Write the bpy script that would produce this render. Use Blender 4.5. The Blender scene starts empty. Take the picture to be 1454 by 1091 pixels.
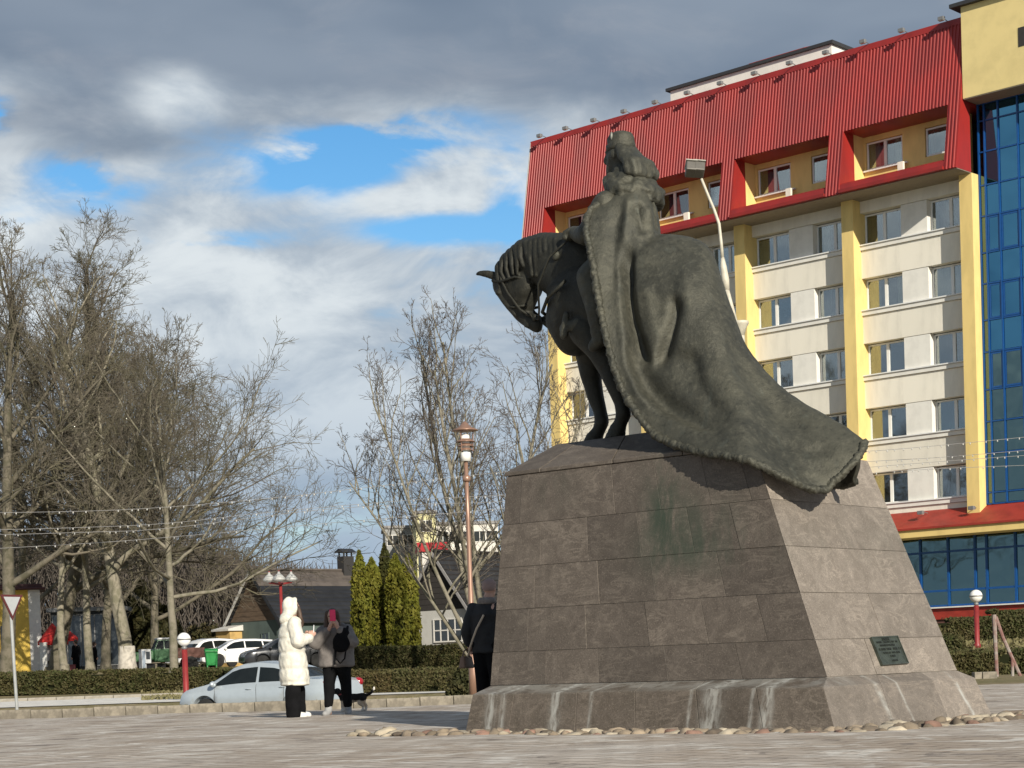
import bpy, bmesh, math, random
import numpy as np
from mathutils import Vector, Matrix, noise as mnoise

rng = random.Random(7)
C = bpy.context.scene.collection
SC = bpy.context.scene

# ------------------------------------------------------------------ camera, world, sun, exposure
F, ROLL, TILT, YH, HC = 2670.39, 0.0343, -0.037, 945.70, 0.6718     # fitted to the photograph (pixels, radians, metres)
cam = bpy.data.cameras.new('camera')
cam.sensor_width = 36.0
cam.lens = F / 1454 * 36
cam.shift_x = -0.0023
cam.shift_y = 0.3432
cam.clip_end = 6000
camo = bpy.data.objects.new('camera', cam)
C.objects.link(camo)
camo.matrix_world = Matrix.Translation((0, 0, HC)) @ Matrix.Rotation(math.pi / 2 + TILT, 4, 'X') @ Matrix.Rotation(-ROLL, 4, 'Z')
SC.camera = camo

SUN_EL = math.radians(24)
SUN_H = Vector((0.37, -0.929, 0)).normalized()
SUN = Vector((SUN_H.x * math.cos(SUN_EL), SUN_H.y * math.cos(SUN_EL), math.sin(SUN_EL)))
sl = bpy.data.lights.new('sun', 'SUN')
sl.energy = 5.0
sl.angle = math.radians(0.5)
sl.color = (1.0, 0.93, 0.80)
so = bpy.data.objects.new('sun', sl)
C.objects.link(so)
so.rotation_euler = (-SUN).to_track_quat('-Z', 'Y').to_euler()

SC.view_settings.view_transform = 'Standard'
SC.view_settings.look = 'None'
SC.view_settings.gamma = 1
SC.view_settings.exposure = 0.22
SC.view_settings.use_curve_mapping = False


class NT:
    """small helper to write node trees"""
    def __init__(s, tree):
        s.t = tree
        s.t.nodes.clear()

    def n(s, typ, **kw):
        nd = s.t.nodes.new(typ)
        for k, v in kw.items():
            if k.startswith('i_'):
                nd.inputs[k[2:].replace('_', ' ')].default_value = v
            else:
                setattr(nd, k, v)
        return nd

    def l(s, a, b):
        s.t.links.new(a, b)

    def put(s, v, sock):
        if isinstance(v, bpy.types.NodeSocket):
            s.l(v, sock)
        else:
            sock.default_value = v

    def m(s, op, a, b=None, c=None, clamp=False):
        nd = s.t.nodes.new('ShaderNodeMath')
        nd.operation = op
        nd.use_clamp = clamp
        for i, v in enumerate((a, b, c)):
            if v is not None:
                s.put(v, nd.inputs[i])
        return nd.outputs[0]

    def ramp(s, v, a, b, smooth=True):
        nd = s.t.nodes.new('ShaderNodeMapRange')
        nd.interpolation_type = 'SMOOTHSTEP' if smooth else 'LINEAR'
        s.put(v, nd.inputs['Value'])
        nd.inputs['From Min'].default_value = a
        nd.inputs['From Max'].default_value = b
        return nd.outputs[0]

    def mix(s, f, a, b, blend='MIX'):
        nd = s.t.nodes.new('ShaderNodeMix')
        nd.data_type = 'RGBA'
        nd.blend_type = blend
        s.put(f, nd.inputs[0])
        for v, k in ((a, 6), (b, 7)):
            if isinstance(v, tuple) and len(v) == 3:
                v = v + (1,)
            s.put(v, nd.inputs[k])
        return nd.outputs[2]

    def noise(s, vec, scale, detail=4, rough=0.55, dist=0.0, out=0):
        nd = s.t.nodes.new('ShaderNodeTexNoise')
        if vec is not None:
            s.l(vec, nd.inputs['Vector'])
        nd.inputs['Scale'].default_value = scale
        nd.inputs['Detail'].default_value = detail
        nd.inputs['Roughness'].default_value = rough
        nd.inputs['Distortion'].default_value = dist
        return nd.outputs[out]

    def vmul(s, vec, xyz, loc=(0, 0, 0)):
        nd = s.t.nodes.new('ShaderNodeMapping')
        s.l(vec, nd.inputs[0])
        nd.inputs['Location'].default_value = loc
        nd.inputs['Scale'].default_value = xyz
        return nd.outputs[0]


def make_world():
    w = bpy.data.worlds.new('World')
    SC.world = w
    w.use_nodes = True
    T = NT(w.node_tree)
    sky = T.n('ShaderNodeTexSky', sky_type='NISHITA')
    sky.sun_disc = False
    sky.sun_elevation = SUN_EL
    sky.sun_rotation = math.atan2(SUN_H.x, SUN_H.y)
    sky.air_density = 1.0
    sky.dust_density = 0.3
    sky.ozone_density = 1.6
    d = T.n('ShaderNodeTexCoord').outputs['Generated']
    sep = T.n('ShaderNodeSeparateXYZ')
    T.l(d, sep.inputs[0])
    X, Y, Z = sep.outputs
    hs = T.n('ShaderNodeHueSaturation', i_Saturation=1.38, i_Value=1.15)
    T.l(sky.outputs[0], hs.inputs['Color'])
    blue = hs.outputs[0]
    dv = T.vmul(d, (1.0, 1.0, 2.7))
    n1 = T.noise(dv, 5.5, 8, 0.56, 0.25)                # body of the clouds
    n2 = T.noise(T.vmul(d, (1.0, 1.0, 2.0), (3.1, 1.7, 0.4)), 13.0, 9, 0.60, 0.5)   # puffs
    n3 = T.noise(T.vmul(d, (1.0, 1.0, 3.2), (7.3, 4.1, 0.06)), 3.2, 4, 0.5, 0.1)     # big grey bands
    # breaks in the cloud deck: ahead the sky opens at a few places
    front = T.ramp(Y, 0.0, 0.3)

    def gauss(px, py, wx, wy):
        x0 = (px - 727) / F
        z0 = (YH - ROLL * (px - 727) - py) / F
        z0 = z0 / math.sqrt(1 + z0 * z0 + x0 * x0)
        x0 = x0 / math.sqrt(1 + x0 * x0 + z0 * z0)
        a = T.m('MULTIPLY', T.m('SUBTRACT', X, x0), F / wx)
        b = T.m('MULTIPLY', T.m('SUBTRACT', Z, z0), F / wy)
        r2 = T.m('ADD', T.m('MULTIPLY', a, a), T.m('MULTIPLY', b, b))
        return T.m('EXPONENT', T.m('MULTIPLY', r2, -1.0))

    gap = None
    for (px, py, wx, wy, k) in ((475, 240, 110, 40, 1.1), (600, 198, 100, 28, 0.9), (8, 172, 60, 34, 1.0), (160, 262, 75, 40, 0.85),
                                (330, 352, 90, 15, 0.7), (640, 330, 110, 22, 0.8), (745, 300, 30, 70, 0.7), (45, 320, 50, 30, 0.45)):
        g = T.m('MULTIPLY', gauss(px, py, wx, wy), k)
        gap = g if gap is None else T.m('ADD', gap, g)
    gap = T.m('MULTIPLY', gap, T.m('MULTIPLY', front, T.m('ADD', 0.12, T.m('MULTIPLY', T.ramp(T.noise(T.vmul(d, (1.0, 1.0, 2.6), (2.2, 0.3, 0.9)), 13.0, 8, 0.56, 0.5), 0.30, 0.62), 1.05))))
    dens = T.m('ADD', T.m('MULTIPLY', n1, 0.75), T.m('MULTIPLY', n2, 0.35))
    dens = T.m('SUBTRACT', dens, T.m('MULTIPLY', gap, 0.47))
    cover = T.ramp(dens, 0.22, 0.50)
    # light and shade inside the deck
    light = T.m('ADD', T.m('MULTIPLY', n2, 0.8), T.m('MULTIPLY', n1, 0.5))
    white = T.ramp(light, 0.48, 0.80)
    body = T.mix(white, (3.3, 3.95, 4.7, 1), (6.3, 6.8, 7.1, 1))
    # low, thicker haze-grey towards the horizon
    low = T.ramp(Z, 0.21, 0.04)
    body = T.mix(T.m('MULTIPLY', low, 0.78), body, (2.9, 3.85, 5.0, 1))
    # the dark bank that hangs overhead and reaches down to about 16 degrees
    edge = T.m('ADD', Z, T.m('MULTIPLY', T.m('SUBTRACT', n3, 0.5), 0.16))
    edge = T.m('ADD', edge, T.m('MULTIPLY', T.m('SUBTRACT', n1, 0.5), 0.10))
    tongue = T.m('MULTIPLY', T.m('MULTIPLY', gauss(270, 215, 190, 50), front), 0.045)
    right = T.m('MULTIPLY', T.m('MULTIPLY', gauss(1200, 60, 420, 110), front), 0.05)
    edge = T.m('ADD', edge, T.m('ADD', tongue, right))
    edge = T.m('SUBTRACT', edge, T.m('MULTIPLY', T.m('MULTIPLY', gauss(290, 150, 60, 40), front), 0.05))
    bank = T.ramp(edge, 0.258, 0.318)
    dk = T.mix(T.ramp(n3, 0.38, 0.64), (1.30, 1.78, 2.50, 1), (2.25, 2.75, 3.45, 1))
    dk = T.mix(T.m('MULTIPLY', T.ramp(n2, 0.45, 0.75), 0.35), dk, (3.4, 3.6, 4.0, 1))
    col = T.mix(cover, blue, body)
    col = T.mix(T.m('MULTIPLY', bank, T.ramp(dens, 0.2, 0.36)), col, dk)
    bg = T.n('ShaderNodeBackground', i_Strength=0.1)
    T.l(col, bg.inputs['Color'])
    out = T.n('ShaderNodeOutputWorld')
    T.l(bg.outputs[0], out.inputs[0])


make_world()


# ------------------------------------------------------------------ placing: a picture point at a known depth, height or plane
def ray(px, py):
    xr, yr = px - 727, YH - py
    x = xr * math.cos(ROLL) + yr * math.sin(ROLL)
    y = -xr * math.sin(ROLL) + yr * math.cos(ROLL) - F * math.tan(TILT)
    v = y / F
    ct, st = math.cos(TILT), math.sin(TILT)
    return Vector((x / F, ct - v * st, st + v * ct))


EYE = Vector((0, 0, HC))


def at(px, py, Y):
    d = ray(px, py)
    return EYE + d * (Y / d.y)


def onz(px, py, z=0.0):
    d = ray(px, py)
    return EYE + d * ((z - HC) / d.z)


def local(px, py, o, yaw, v):
    e1 = Vector((math.cos(yaw), math.sin(yaw), 0))
    e2 = Vector((-math.sin(yaw), math.cos(yaw), 0))
    d = ray(px, py)
    t = ((o - EYE).dot(e2) + v) / d.dot(e2)
    P = EYE + d * t - o
    return Vector((P.dot(e1), v, P.z))


def project(P):
    """world point -> picture point (photograph pixels)"""
    Z = P[2] - HC
    ct, st = math.cos(TILT), math.sin(TILT)
    d = P[1] * ct + Z * st
    v = Z * ct - P[1] * st
    x, y = F * P[0] / d, F * v / d + F * math.tan(TILT)
    return 727 + x * math.cos(ROLL) - y * math.sin(ROLL), YH - (x * math.sin(ROLL) + y * math.cos(ROLL))


def lerp(a, b, t):
    return a + (b - a) * t


def pw(x, pts):
    if x <= pts[0][0]:
        return pts[0][1]
    for (a, b), (c, d) in zip(pts, pts[1:]):
        if x <= c:
            return lerp(b, d, (x - a) / (c - a))
    return pts[-1][1]


def sstep(a, b, x):
    t = max(0.0, min(1.0, (x - a) / (b - a)))
    return t * t * (3 - 2 * t)


# ------------------------------------------------------------------ mesh building
class MB:
    def __init__(s):
        s.v, s.f = [], []

    def add(s, vs, fs):
        o = len(s.v)
        s.v += [tuple(p) for p in vs]
        s.f += [tuple(i + o for i in f) for f in fs]
        return s

    def box(s, a, b, rot=None, c=None):
        x0, y0, z0 = a
        x1, y1, z1 = b
        vs = [Vector(p) for p in ((x0, y0, z0), (x1, y0, z0), (x1, y1, z0), (x0, y1, z0), (x0, y0, z1), (x1, y0, z1), (x1, y1, z1), (x0, y1, z1))]
        if rot is not None:
            c = Vector(c)
            vs = [rot @ (p - c) + c for p in vs]
        return s.add(vs, [(0, 3, 2, 1), (4, 5, 6, 7), (0, 1, 5, 4), (1, 2, 6, 5), (2, 3, 7, 6), (3, 0, 4, 7)])

    def hexa(s, p8):
        return s.add(p8, [(0, 3, 2, 1), (4, 5, 6, 7), (0, 1, 5, 4), (1, 2, 6, 5), (2, 3, 7, 6), (3, 0, 4, 7)])

    def prism(s, poly, axis, a, b):
        """poly: list of 2D points counter-clockwise in the two other axes; extruded along axis from a to b"""
        n = len(poly)
        vs = []
        for t in (a, b):
            for (p, q) in poly:
                vs.append({'x': (t, p, q), 'y': (p, t, q), 'z': (p, q, t)}[axis])
        fs = [tuple(range(n)), tuple(range(2 * n - 1, n - 1, -1))]
        fs += [(i, i + n, (i + 1) % n + n, (i + 1) % n) for i in range(n)]
        return s.add(vs, fs)

    def tube(s, pts, rad, n=8, cap=True):
        pts = [Vector(p) for p in pts]
        if not hasattr(rad, '__len__'):
            rad = [rad] * len(pts)
        vs, fs = [], []
        up = None
        for i, p in enumerate(pts):
            d = (pts[min(i + 1, len(pts) - 1)] - pts[max(i - 1, 0)])
            d = d.normalized() if d.length > 1e-9 else Vector((0, 0, 1))
            if up is None:
                up = Vector((0, 0, 1)) if abs(d.z) < 0.9 else Vector((1, 0, 0))
            x = up.cross(d).normalized()
            y = d.cross(x).normalized()
            up = y
            for k in range(n):
                a = 2 * math.pi * k / n
                vs.append(p + (x * math.cos(a) + y * math.sin(a)) * rad[i])
        for i in range(len(pts) - 1):
            for k in range(n):
                a, b = i * n + k, i * n + (k + 1) % n
                fs.append((a, b, b + n, a + n))
        if cap:
            fs.append(tuple(range(n - 1, -1, -1)))
            fs.append(tuple(range((len(pts) - 1) * n, len(pts) * n)))
        return s.add(vs, fs)

    def lathe(s, prof, c=(0, 0, 0), n=16, sx=1.0, sy=1.0):
        vs, fs = [], []
        for (r, z) in prof:
            for k in range(n):
                a = 2 * math.pi * k / n
                vs.append((c[0] + r * sx * math.cos(a), c[1] + r * sy * math.sin(a), c[2] + z))
        m = len(prof)
        for i in range(m - 1):
            for k in range(n):
                a, b = i * n + k, i * n + (k + 1) % n
                fs.append((a, b, b + n, a + n))
        fs.append(tuple(range(n - 1, -1, -1)))
        fs.append(tuple(range((m - 1) * n, m * n)))
        return s.add(vs, fs)

    def ell(s, c, r, n=12, rot=None):
        if not hasattr(r, '__len__'):
            r = (r, r, r)
        vs, fs = [], []
        c = Vector(c)
        m = max(4, n // 2 + 1)
        for i in range(1, m):
            th = math.pi * i / m
            for k in range(n):
                a = 2 * math.pi * k / n
                p = Vector((r[0] * math.sin(th) * math.cos(a), r[1] * math.sin(th) * math.sin(a), r[2] * math.cos(th)))
                if rot is not None:
                    p = rot @ p
                vs.append(c + p)
        t, b = Vector((0, 0, r[2])), Vector((0, 0, -r[2]))
        if rot is not None:
            t, b = rot @ t, rot @ b
        it, ib = len(vs), len(vs) + 1
        vs += [c + t, c + b]
        for i in range(m - 2):
            for k in range(n):
                a, q = i * n + k, i * n + (k + 1) % n
                fs.append((a, a + n, q + n, q))
        for k in range(n):
            fs.append((it, k, (k + 1) % n))
            fs.append((ib, (m - 2) * n + (k + 1) % n, (m - 2) * n + k))
        return s.add(vs, fs)

    def chain(s, nodes, ys=1.0, n=12):
        """tapered limb for blobs: nodes (x, y, z, r); ys flattens it across y"""
        for (x, y, z, r) in nodes:
            s.ell((x, y, z), (r, r * ys, r), n)
        for a, b in zip(nodes, nodes[1:]):
            A, B = Vector(a[:3]), Vector(b[:3])
            k = max(1, int((B - A).length / (0.45 * min(a[3], b[3]))))
            for i in range(1, k):
                t = i / k
                p = A.lerp(B, t)
                r = lerp(a[3], b[3], t)
                s.ell(p, (r, r * ys, r), n)
        return s

    def loft(s, rings, cap=True):
        n = len(rings[0])
        vs = [p for r in rings for p in r]
        fs = []
        for i in range(len(rings) - 1):
            for k in range(n):
                a, b = i * n + k, i * n + (k + 1) % n
                fs.append((a, b, b + n, a + n))
        if cap:
            fs.append(tuple(range(n - 1, -1, -1)))
            fs.append(tuple(range((len(rings) - 1) * n, len(rings) * n)))
        return s.add(vs, fs)

    def mesh(s, name, smooth=False):
        me = bpy.data.meshes.new(name)
        me.from_pydata(s.v, [], s.f)
        me.update()
        if smooth:
            me.polygons.foreach_set('use_smooth', [True] * len(me.polygons))
        return me

    def build(s, name, mat, parent=None, smooth=False, bevel=0, loc=None, seg=2, fix=True):
        me = s.mesh(name, smooth)
        if fix or bevel:
            bm = bmesh.new()
            bm.from_mesh(me)
            if fix:
                bmesh.ops.recalc_face_normals(bm, faces=bm.faces)
            if bevel:
                bmesh.ops.bevel(bm, geom=[e for e in bm.edges if len(e.link_faces) == 2 and e.calc_face_angle(0) > 0.5], offset=bevel, segments=seg, affect='EDGES', profile=0.5)
            bm.to_mesh(me)
            bm.free()
            if smooth:
                me.polygons.foreach_set('use_smooth', [True] * len(me.polygons))
        return link(name, me, mat, parent, loc)


class BL:
    """soft solid: ellipsoids blended into one continuous skin (distance field, surface nets)"""
    def __init__(s):
        s.p = []

    def ell(s, c, r, n=0, rot=None):
        if not hasattr(r, '__len__'):
            r = (r, r, r)
        s.p.append((np.array(tuple(c), float), np.array(tuple(r), float), None if rot is None else np.array(rot)))
        return s

    def chain(s, nodes, ys=1.0, n=0):
        for a, b in zip(nodes, nodes[1:]):
            A, B = np.array(a[:3], float), np.array(b[:3], float)
            k = max(1, int(np.linalg.norm(B - A) / (0.32 * min(a[3], b[3]))))
            for i in range(k):
                t = i / k
                r = lerp(a[3], b[3], t)
                s.ell(A + (B - A) * t, (r, r * ys, r))
        a = nodes[-1]
        return s.ell(a[:3], (a[3], a[3] * ys, a[3]))

    def slabs(s, secs, v, th=0.05, steps=5):
        """sections in the x-z plane: (front point, back point, half width)"""
        for (a0, b0, h0), (a1, b1, h1) in zip(secs, secs[1:]):
            for i in range(steps):
                t = i / steps
                A = np.array((lerp(a0[0], a1[0], t), v, lerp(a0[1], a1[1], t)))
                B = np.array((lerp(b0[0], b1[0], t), v, lerp(b0[1], b1[1], t)))
                d = B - A
                ln = np.linalg.norm(d)
                x = d / ln
                y = np.array((0, 1.0, 0))
                s.ell((A + B) / 2, (ln / 2, lerp(h0, h1, t), max(th, ln * .22)), 0, np.stack([x, y, np.cross(x, y)], 1))
        return s

    def blob(s, name, mat, parent=None, voxel=0.02, smooth=3, loc=None, disp=None, k=None):
        k = voxel * 1.5 if k is None else k
        mar = 2.5 * voxel + k
        lo = np.min([c - np.max(r) for c, r, _ in s.p], 0) - 3 * voxel
        hi = np.max([c + np.max(r) for c, r, _ in s.p], 0) + 3 * voxel
        n = np.ceil((hi - lo) / voxel).astype(int) + 1
        ax = [lo[i] + voxel * np.arange(n[i]) for i in range(3)]
        f = np.full(tuple(n), 1.0, np.float32)
        for c, r, R in s.p:
            ext = r if R is None else np.full(3, np.max(r))
            i0 = np.maximum(((c - ext - mar - lo) / voxel).astype(int), 0)
            i1 = np.minimum(((c + ext + mar - lo) / voxel).astype(int) + 2, n)
            X = (ax[0][i0[0]:i1[0]] - c[0])[:, None, None]
            Y = (ax[1][i0[1]:i1[1]] - c[1])[None, :, None]
            Z = (ax[2][i0[2]:i1[2]] - c[2])[None, None, :]
            if R is not None:
                X, Y, Z = (X * R[0, q] + Y * R[1, q] + Z * R[2, q] for q in range(3))
            q = np.sqrt((X / r[0]) ** 2 + (Y / r[1]) ** 2 + (Z / r[2]) ** 2)
            g = np.sqrt((X / r[0] ** 2) ** 2 + (Y / r[1] ** 2) ** 2 + (Z / r[2] ** 2) ** 2)
            d = np.where(q > 1e-6, q * (q - 1) / np.maximum(g, 1e-6), -np.min(r))
            d = np.maximum(d, -np.min(r)).astype(np.float32)
            sub = f[i0[0]:i1[0], i0[1]:i1[1], i0[2]:i1[2]]
            h = np.clip(0.5 + 0.5 * (sub - d) / k, 0, 1)
            f[i0[0]:i1[0], i0[1]:i1[1], i0[2]:i1[2]] = sub * (1 - h) + d * h - k * h * (1 - h)
        ins = f < 0
        # one vertex in each cell the surface crosses
        cs = np.zeros(tuple(n - 1), np.int8)
        for a in (0, 1):
            for b in (0, 1):
                for c in (0, 1):
                    cs += ins[a:n[0] - 1 + a, b:n[1] - 1 + b, c:n[2] - 1 + c]
        act = (cs > 0) & (cs < 8)
        idx = np.full(act.shape, -1, np.int64)
        cells = np.argwhere(act)
        idx[act] = np.arange(len(cells))
        acc = np.zeros((len(cells), 3))
        cnt = np.zeros(len(cells))
        corners = [(a, b, c) for a in (0, 1) for b in (0, 1) for c in (0, 1)]
        for p in corners:
            for axs in range(3):
                if p[axs]:
                    continue
                q = list(p)
                q[axs] = 1
                fa = f[cells[:, 0] + p[0], cells[:, 1] + p[1], cells[:, 2] + p[2]]
                fb = f[cells[:, 0] + q[0], cells[:, 1] + q[1], cells[:, 2] + q[2]]
                m = (fa < 0) != (fb < 0)
                t = np.where(m, fa / np.where(m, fa - fb, 1), 0)
                pt = np.tile(np.array(p, float), (len(cells), 1))
                pt[:, axs] += t
                acc += pt * m[:, None]
                cnt += m
        V = lo + (cells + acc / cnt[:, None]) * voxel
        quads = []
        for axs in range(3):
            o1, o2 = [(1, 2), (2, 0), (0, 1)][axs]
            sl = [slice(1, -1)] * 3
            A = [slice(1, n[i] - 1) for i in range(3)]
            B = list(A)
            A[axs] = slice(0, n[axs] - 1)
            B[axs] = slice(1, n[axs])
            ia, ib = ins[tuple(A)], ins[tuple(B)]
            e = np.argwhere(ia != ib)
            if not len(e):
                continue
            fl = ia[tuple(e.T)]
            e = e + 1
            e[:, axs] -= 1
            c4 = []
            for (d1, d2) in ((0, 0), (1, 0), (1, 1), (0, 1)):
                w = e.copy()
                w[:, o1] -= d1
                w[:, o2] -= d2
                c4.append(idx[w[:, 0], w[:, 1], w[:, 2]])
            Q = np.stack(c4, 1)
            Q[~fl] = Q[~fl][:, ::-1]
            quads.append(Q)
        Q = np.concatenate(quads)
        for _ in range(smooth):
            S = np.zeros_like(V)
            c = np.zeros(len(V))
            for i in range(4):
                for j in (1, 3):
                    a, b = Q[:, i], Q[:, (i + j) % 4]
                    for q in range(3):
                        S[:, q] += np.bincount(a, V[b, q], len(V))
                    c += np.bincount(a, minlength=len(V))
            V = V * 0.5 + 0.5 * S / np.maximum(c, 1)[:, None]
        me = bpy.data.meshes.new(name)
        me.from_pydata(V.tolist(), [], Q.tolist())
        me.update()
        if disp:
            nr = np.zeros(len(V) * 3, np.float32)
            me.vertices.foreach_get('normal', nr)
            V = V + nr.reshape(-1, 3) * np.array([disp(p) for p in V])[:, None]
            me.vertices.foreach_set('co', V.astype(np.float32).ravel())
            me.update()
        me.polygons.foreach_set('use_smooth', [True] * len(me.polygons))
        return link(name, me, mat, parent, loc)


def link(name, me, mat, parent=None, loc=None):
    o = bpy.data.objects.new(name, me)
    if mat is not None and len(me.materials) == 0:
        me.materials.append(mat)
    C.objects.link(o)
    if parent is not None:
        o.parent = parent
    if loc is not None:
        o.location = loc
    return o


def tag(o, label=None, cat=None, group=None, kind=None):
    if label:
        o['label'] = label
    if cat:
        o['category'] = cat
    if group:
        o['group'] = group
    if kind:
        o['kind'] = kind
    return o


def thing(name, label, cat, loc=(0, 0, 0), rz=0.0, group=None, kind=None):
    o = bpy.data.objects.new(name, None)
    o.empty_display_size = 0.2
    C.objects.link(o)
    o.location = loc
    o.rotation_euler = (0, 0, rz)
    return tag(o, label, cat, group, kind)


def copy_tree(o, parent=None):
    c = o.copy()
    C.objects.link(c)
    if parent is not None:
        c.parent = parent
    for ch in list(o.children):
        copy_tree(ch, c)
    return c


# ------------------------------------------------------------------ materials
MATS = {}


def mat(name, col, rough=0.6, metal=0.0, var=0.12, scale=6.0, bump=0.0, bscale=30.0, col2=None, spec=0.5, rand=0.0, thr=(0.4, 0.65), stretch=(1, 1, 1), emit=None, coat=0.0):
    if name in MATS:
        return MATS[name]
    m = bpy.data.materials.new(name)
    m.use_nodes = True
    T = NT(m.node_tree)
    out = T.n('ShaderNodeOutputMaterial')
    b = T.n('ShaderNodeBsdfPrincipled')
    T.l(b.outputs[0], out.inputs[0])
    tc = T.n('ShaderNodeTexCoord').outputs['Object']
    if stretch != (1, 1, 1):
        tc = T.vmul(tc, stretch)
    n = T.noise(tc, scale, 6, 0.6)
    c2 = col2 if col2 else tuple(c * (1 - var) for c in col)
    c = T.mix(T.ramp(n, thr[0], thr[1]), tuple(col), tuple(c2))
    if rand:
        oi = T.n('ShaderNodeObjectInfo')
        k = T.m('ADD', T.m('MULTIPLY', oi.outputs['Random'], 2 * rand), 1 - rand)
        mm = T.n('ShaderNodeVectorMath', operation='SCALE')
        T.l(c, mm.inputs[0])
        T.l(k, mm.inputs['Scale'])
        c = mm.outputs[0]
    T.l(c, b.inputs['Base Color'])
    b.inputs['Roughness'].default_value = rough
    b.inputs['Metallic'].default_value = metal
    b.inputs['Specular IOR Level'].default_value = spec
    b.inputs['Coat Weight'].default_value = coat
    b.inputs['Coat Roughness'].default_value = 0.08
    if bump:
        bn = T.n('ShaderNodeBump', i_Strength=bump, i_Distance=0.02)
        T.l(T.noise(tc, bscale, 5, 0.6), bn.inputs['Height'])
        T.l(bn.outputs[0], b.inputs['Normal'])
    MATS[name] = m
    return m


def glass_mat(name, tint, see=0.45, rough=0.03, wob=0.02, wscale=2.0, gcol=(0.85, 0.9, 0.95)):
    """window glass: a mirror-like coat over a partly clear, tinted pane"""
    if name in MATS:
        return MATS[name]
    m = bpy.data.materials.new(name)
    m.use_nodes = True
    T = NT(m.node_tree)
    out = T.n('ShaderNodeOutputMaterial')
    tr = T.n('ShaderNodeBsdfTransparent')
    tr.inputs[0].default_value = tuple(tint) + (1,)
    gl = T.n('ShaderNodeBsdfGlossy')
    gl.inputs['Roughness'].default_value = rough
    gl.inputs['Color'].default_value = gcol + (1,)
    tc = T.n('ShaderNodeTexCoord').outputs['Object']
    oi = T.n('ShaderNodeObjectInfo')
    av = T.n('ShaderNodeVectorMath', operation='ADD')
    T.l(tc, av.inputs[0])
    sc = T.n('ShaderNodeVectorMath', operation='SCALE')
    sc.inputs[0].default_value = (11, 7, 5)
    T.l(oi.outputs['Random'], sc.inputs['Scale'])
    T.l(sc.outputs[0], av.inputs[1])
    bn = T.n('ShaderNodeBump', i_Strength=1.0, i_Distance=wob)
    T.l(T.noise(av.outputs[0], wscale, 1, 0.4), bn.inputs['Height'])
    T.l(bn.outputs[0], gl.inputs['Normal'])
    fr = T.n('ShaderNodeFresnel', i_IOR=1.6)
    fac = T.m('ADD', T.m('MULTIPLY', fr.outputs[0], 0.9), 1 - see - 0.08, clamp=True)
    mx = T.n('ShaderNodeMixShader')
    T.l(fac, mx.inputs[0])
    T.l(tr.outputs[0], mx.inputs[1])
    T.l(gl.outputs[0], mx.inputs[2])
    T.l(mx.outputs[0], out.inputs[0])
    MATS[name] = m
    return m
# ------------------------------------------------------------------ the ground
def gz(x, y):
    l = pw(y, [(35.4, -0.02), (36.0, 0.06), (39.2, 0.02), (41.2, -0.5), (49.6, -0.5), (51.6, -0.02), (66, 0.01), (72, 0.17), (79, 0.5), (85, 0.85), (107, 1.12), (200, 2.4), (3000, 14)])
    r = pw(y, [(36, -0.02), (50, 0.0), (51, 0.05), (58, 0.45), (64, 0.90), (70, 1.05), (80, 1.25), (107, 1.5), (200, 2.4), (3000, 14)])
    return lerp(l, r, sstep(0.5, 5.0, x))


def ground_mat():
    m = bpy.data.materials.new('dry_grass')
    m.use_nodes = True
    T = NT(m.node_tree)
    out = T.n('ShaderNodeOutputMaterial')
    b = T.n('ShaderNodeBsdfPrincipled')
    b.inputs['Roughness'].default_value = 0.95
    b.inputs['Specular IOR Level'].default_value = 0.1
    T.l(b.outputs[0], out.inputs[0])
    tc = T.n('ShaderNodeTexCoord').outputs['Object']
    n1 = T.noise(tc, 0.35, 5, 0.6)
    n2 = T.noise(tc, 4.0, 6, 0.7)
    c = T.mix(T.ramp(n1, 0.38, 0.62), (0.17, 0.15, 0.075), (0.23, 0.185, 0.11))
    c = T.mix(T.m('MULTIPLY', T.ramp(n2, 0.45, 0.7), 0.6), c, (0.30, 0.255, 0.165))
    c = T.mix(T.m('MULTIPLY', T.ramp(n2, 0.48, 0.3), 0.5), c, (0.10, 0.085, 0.045))
    T.l(c, b.inputs['Base Color'])
    bn = T.n('ShaderNodeBump', i_Strength=0.6, i_Distance=0.06)
    T.l(T.noise(tc, 9, 5, 0.7), bn.inputs['Height'])
    T.l(bn.outputs[0], b.inputs['Normal'])
    return m


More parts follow.
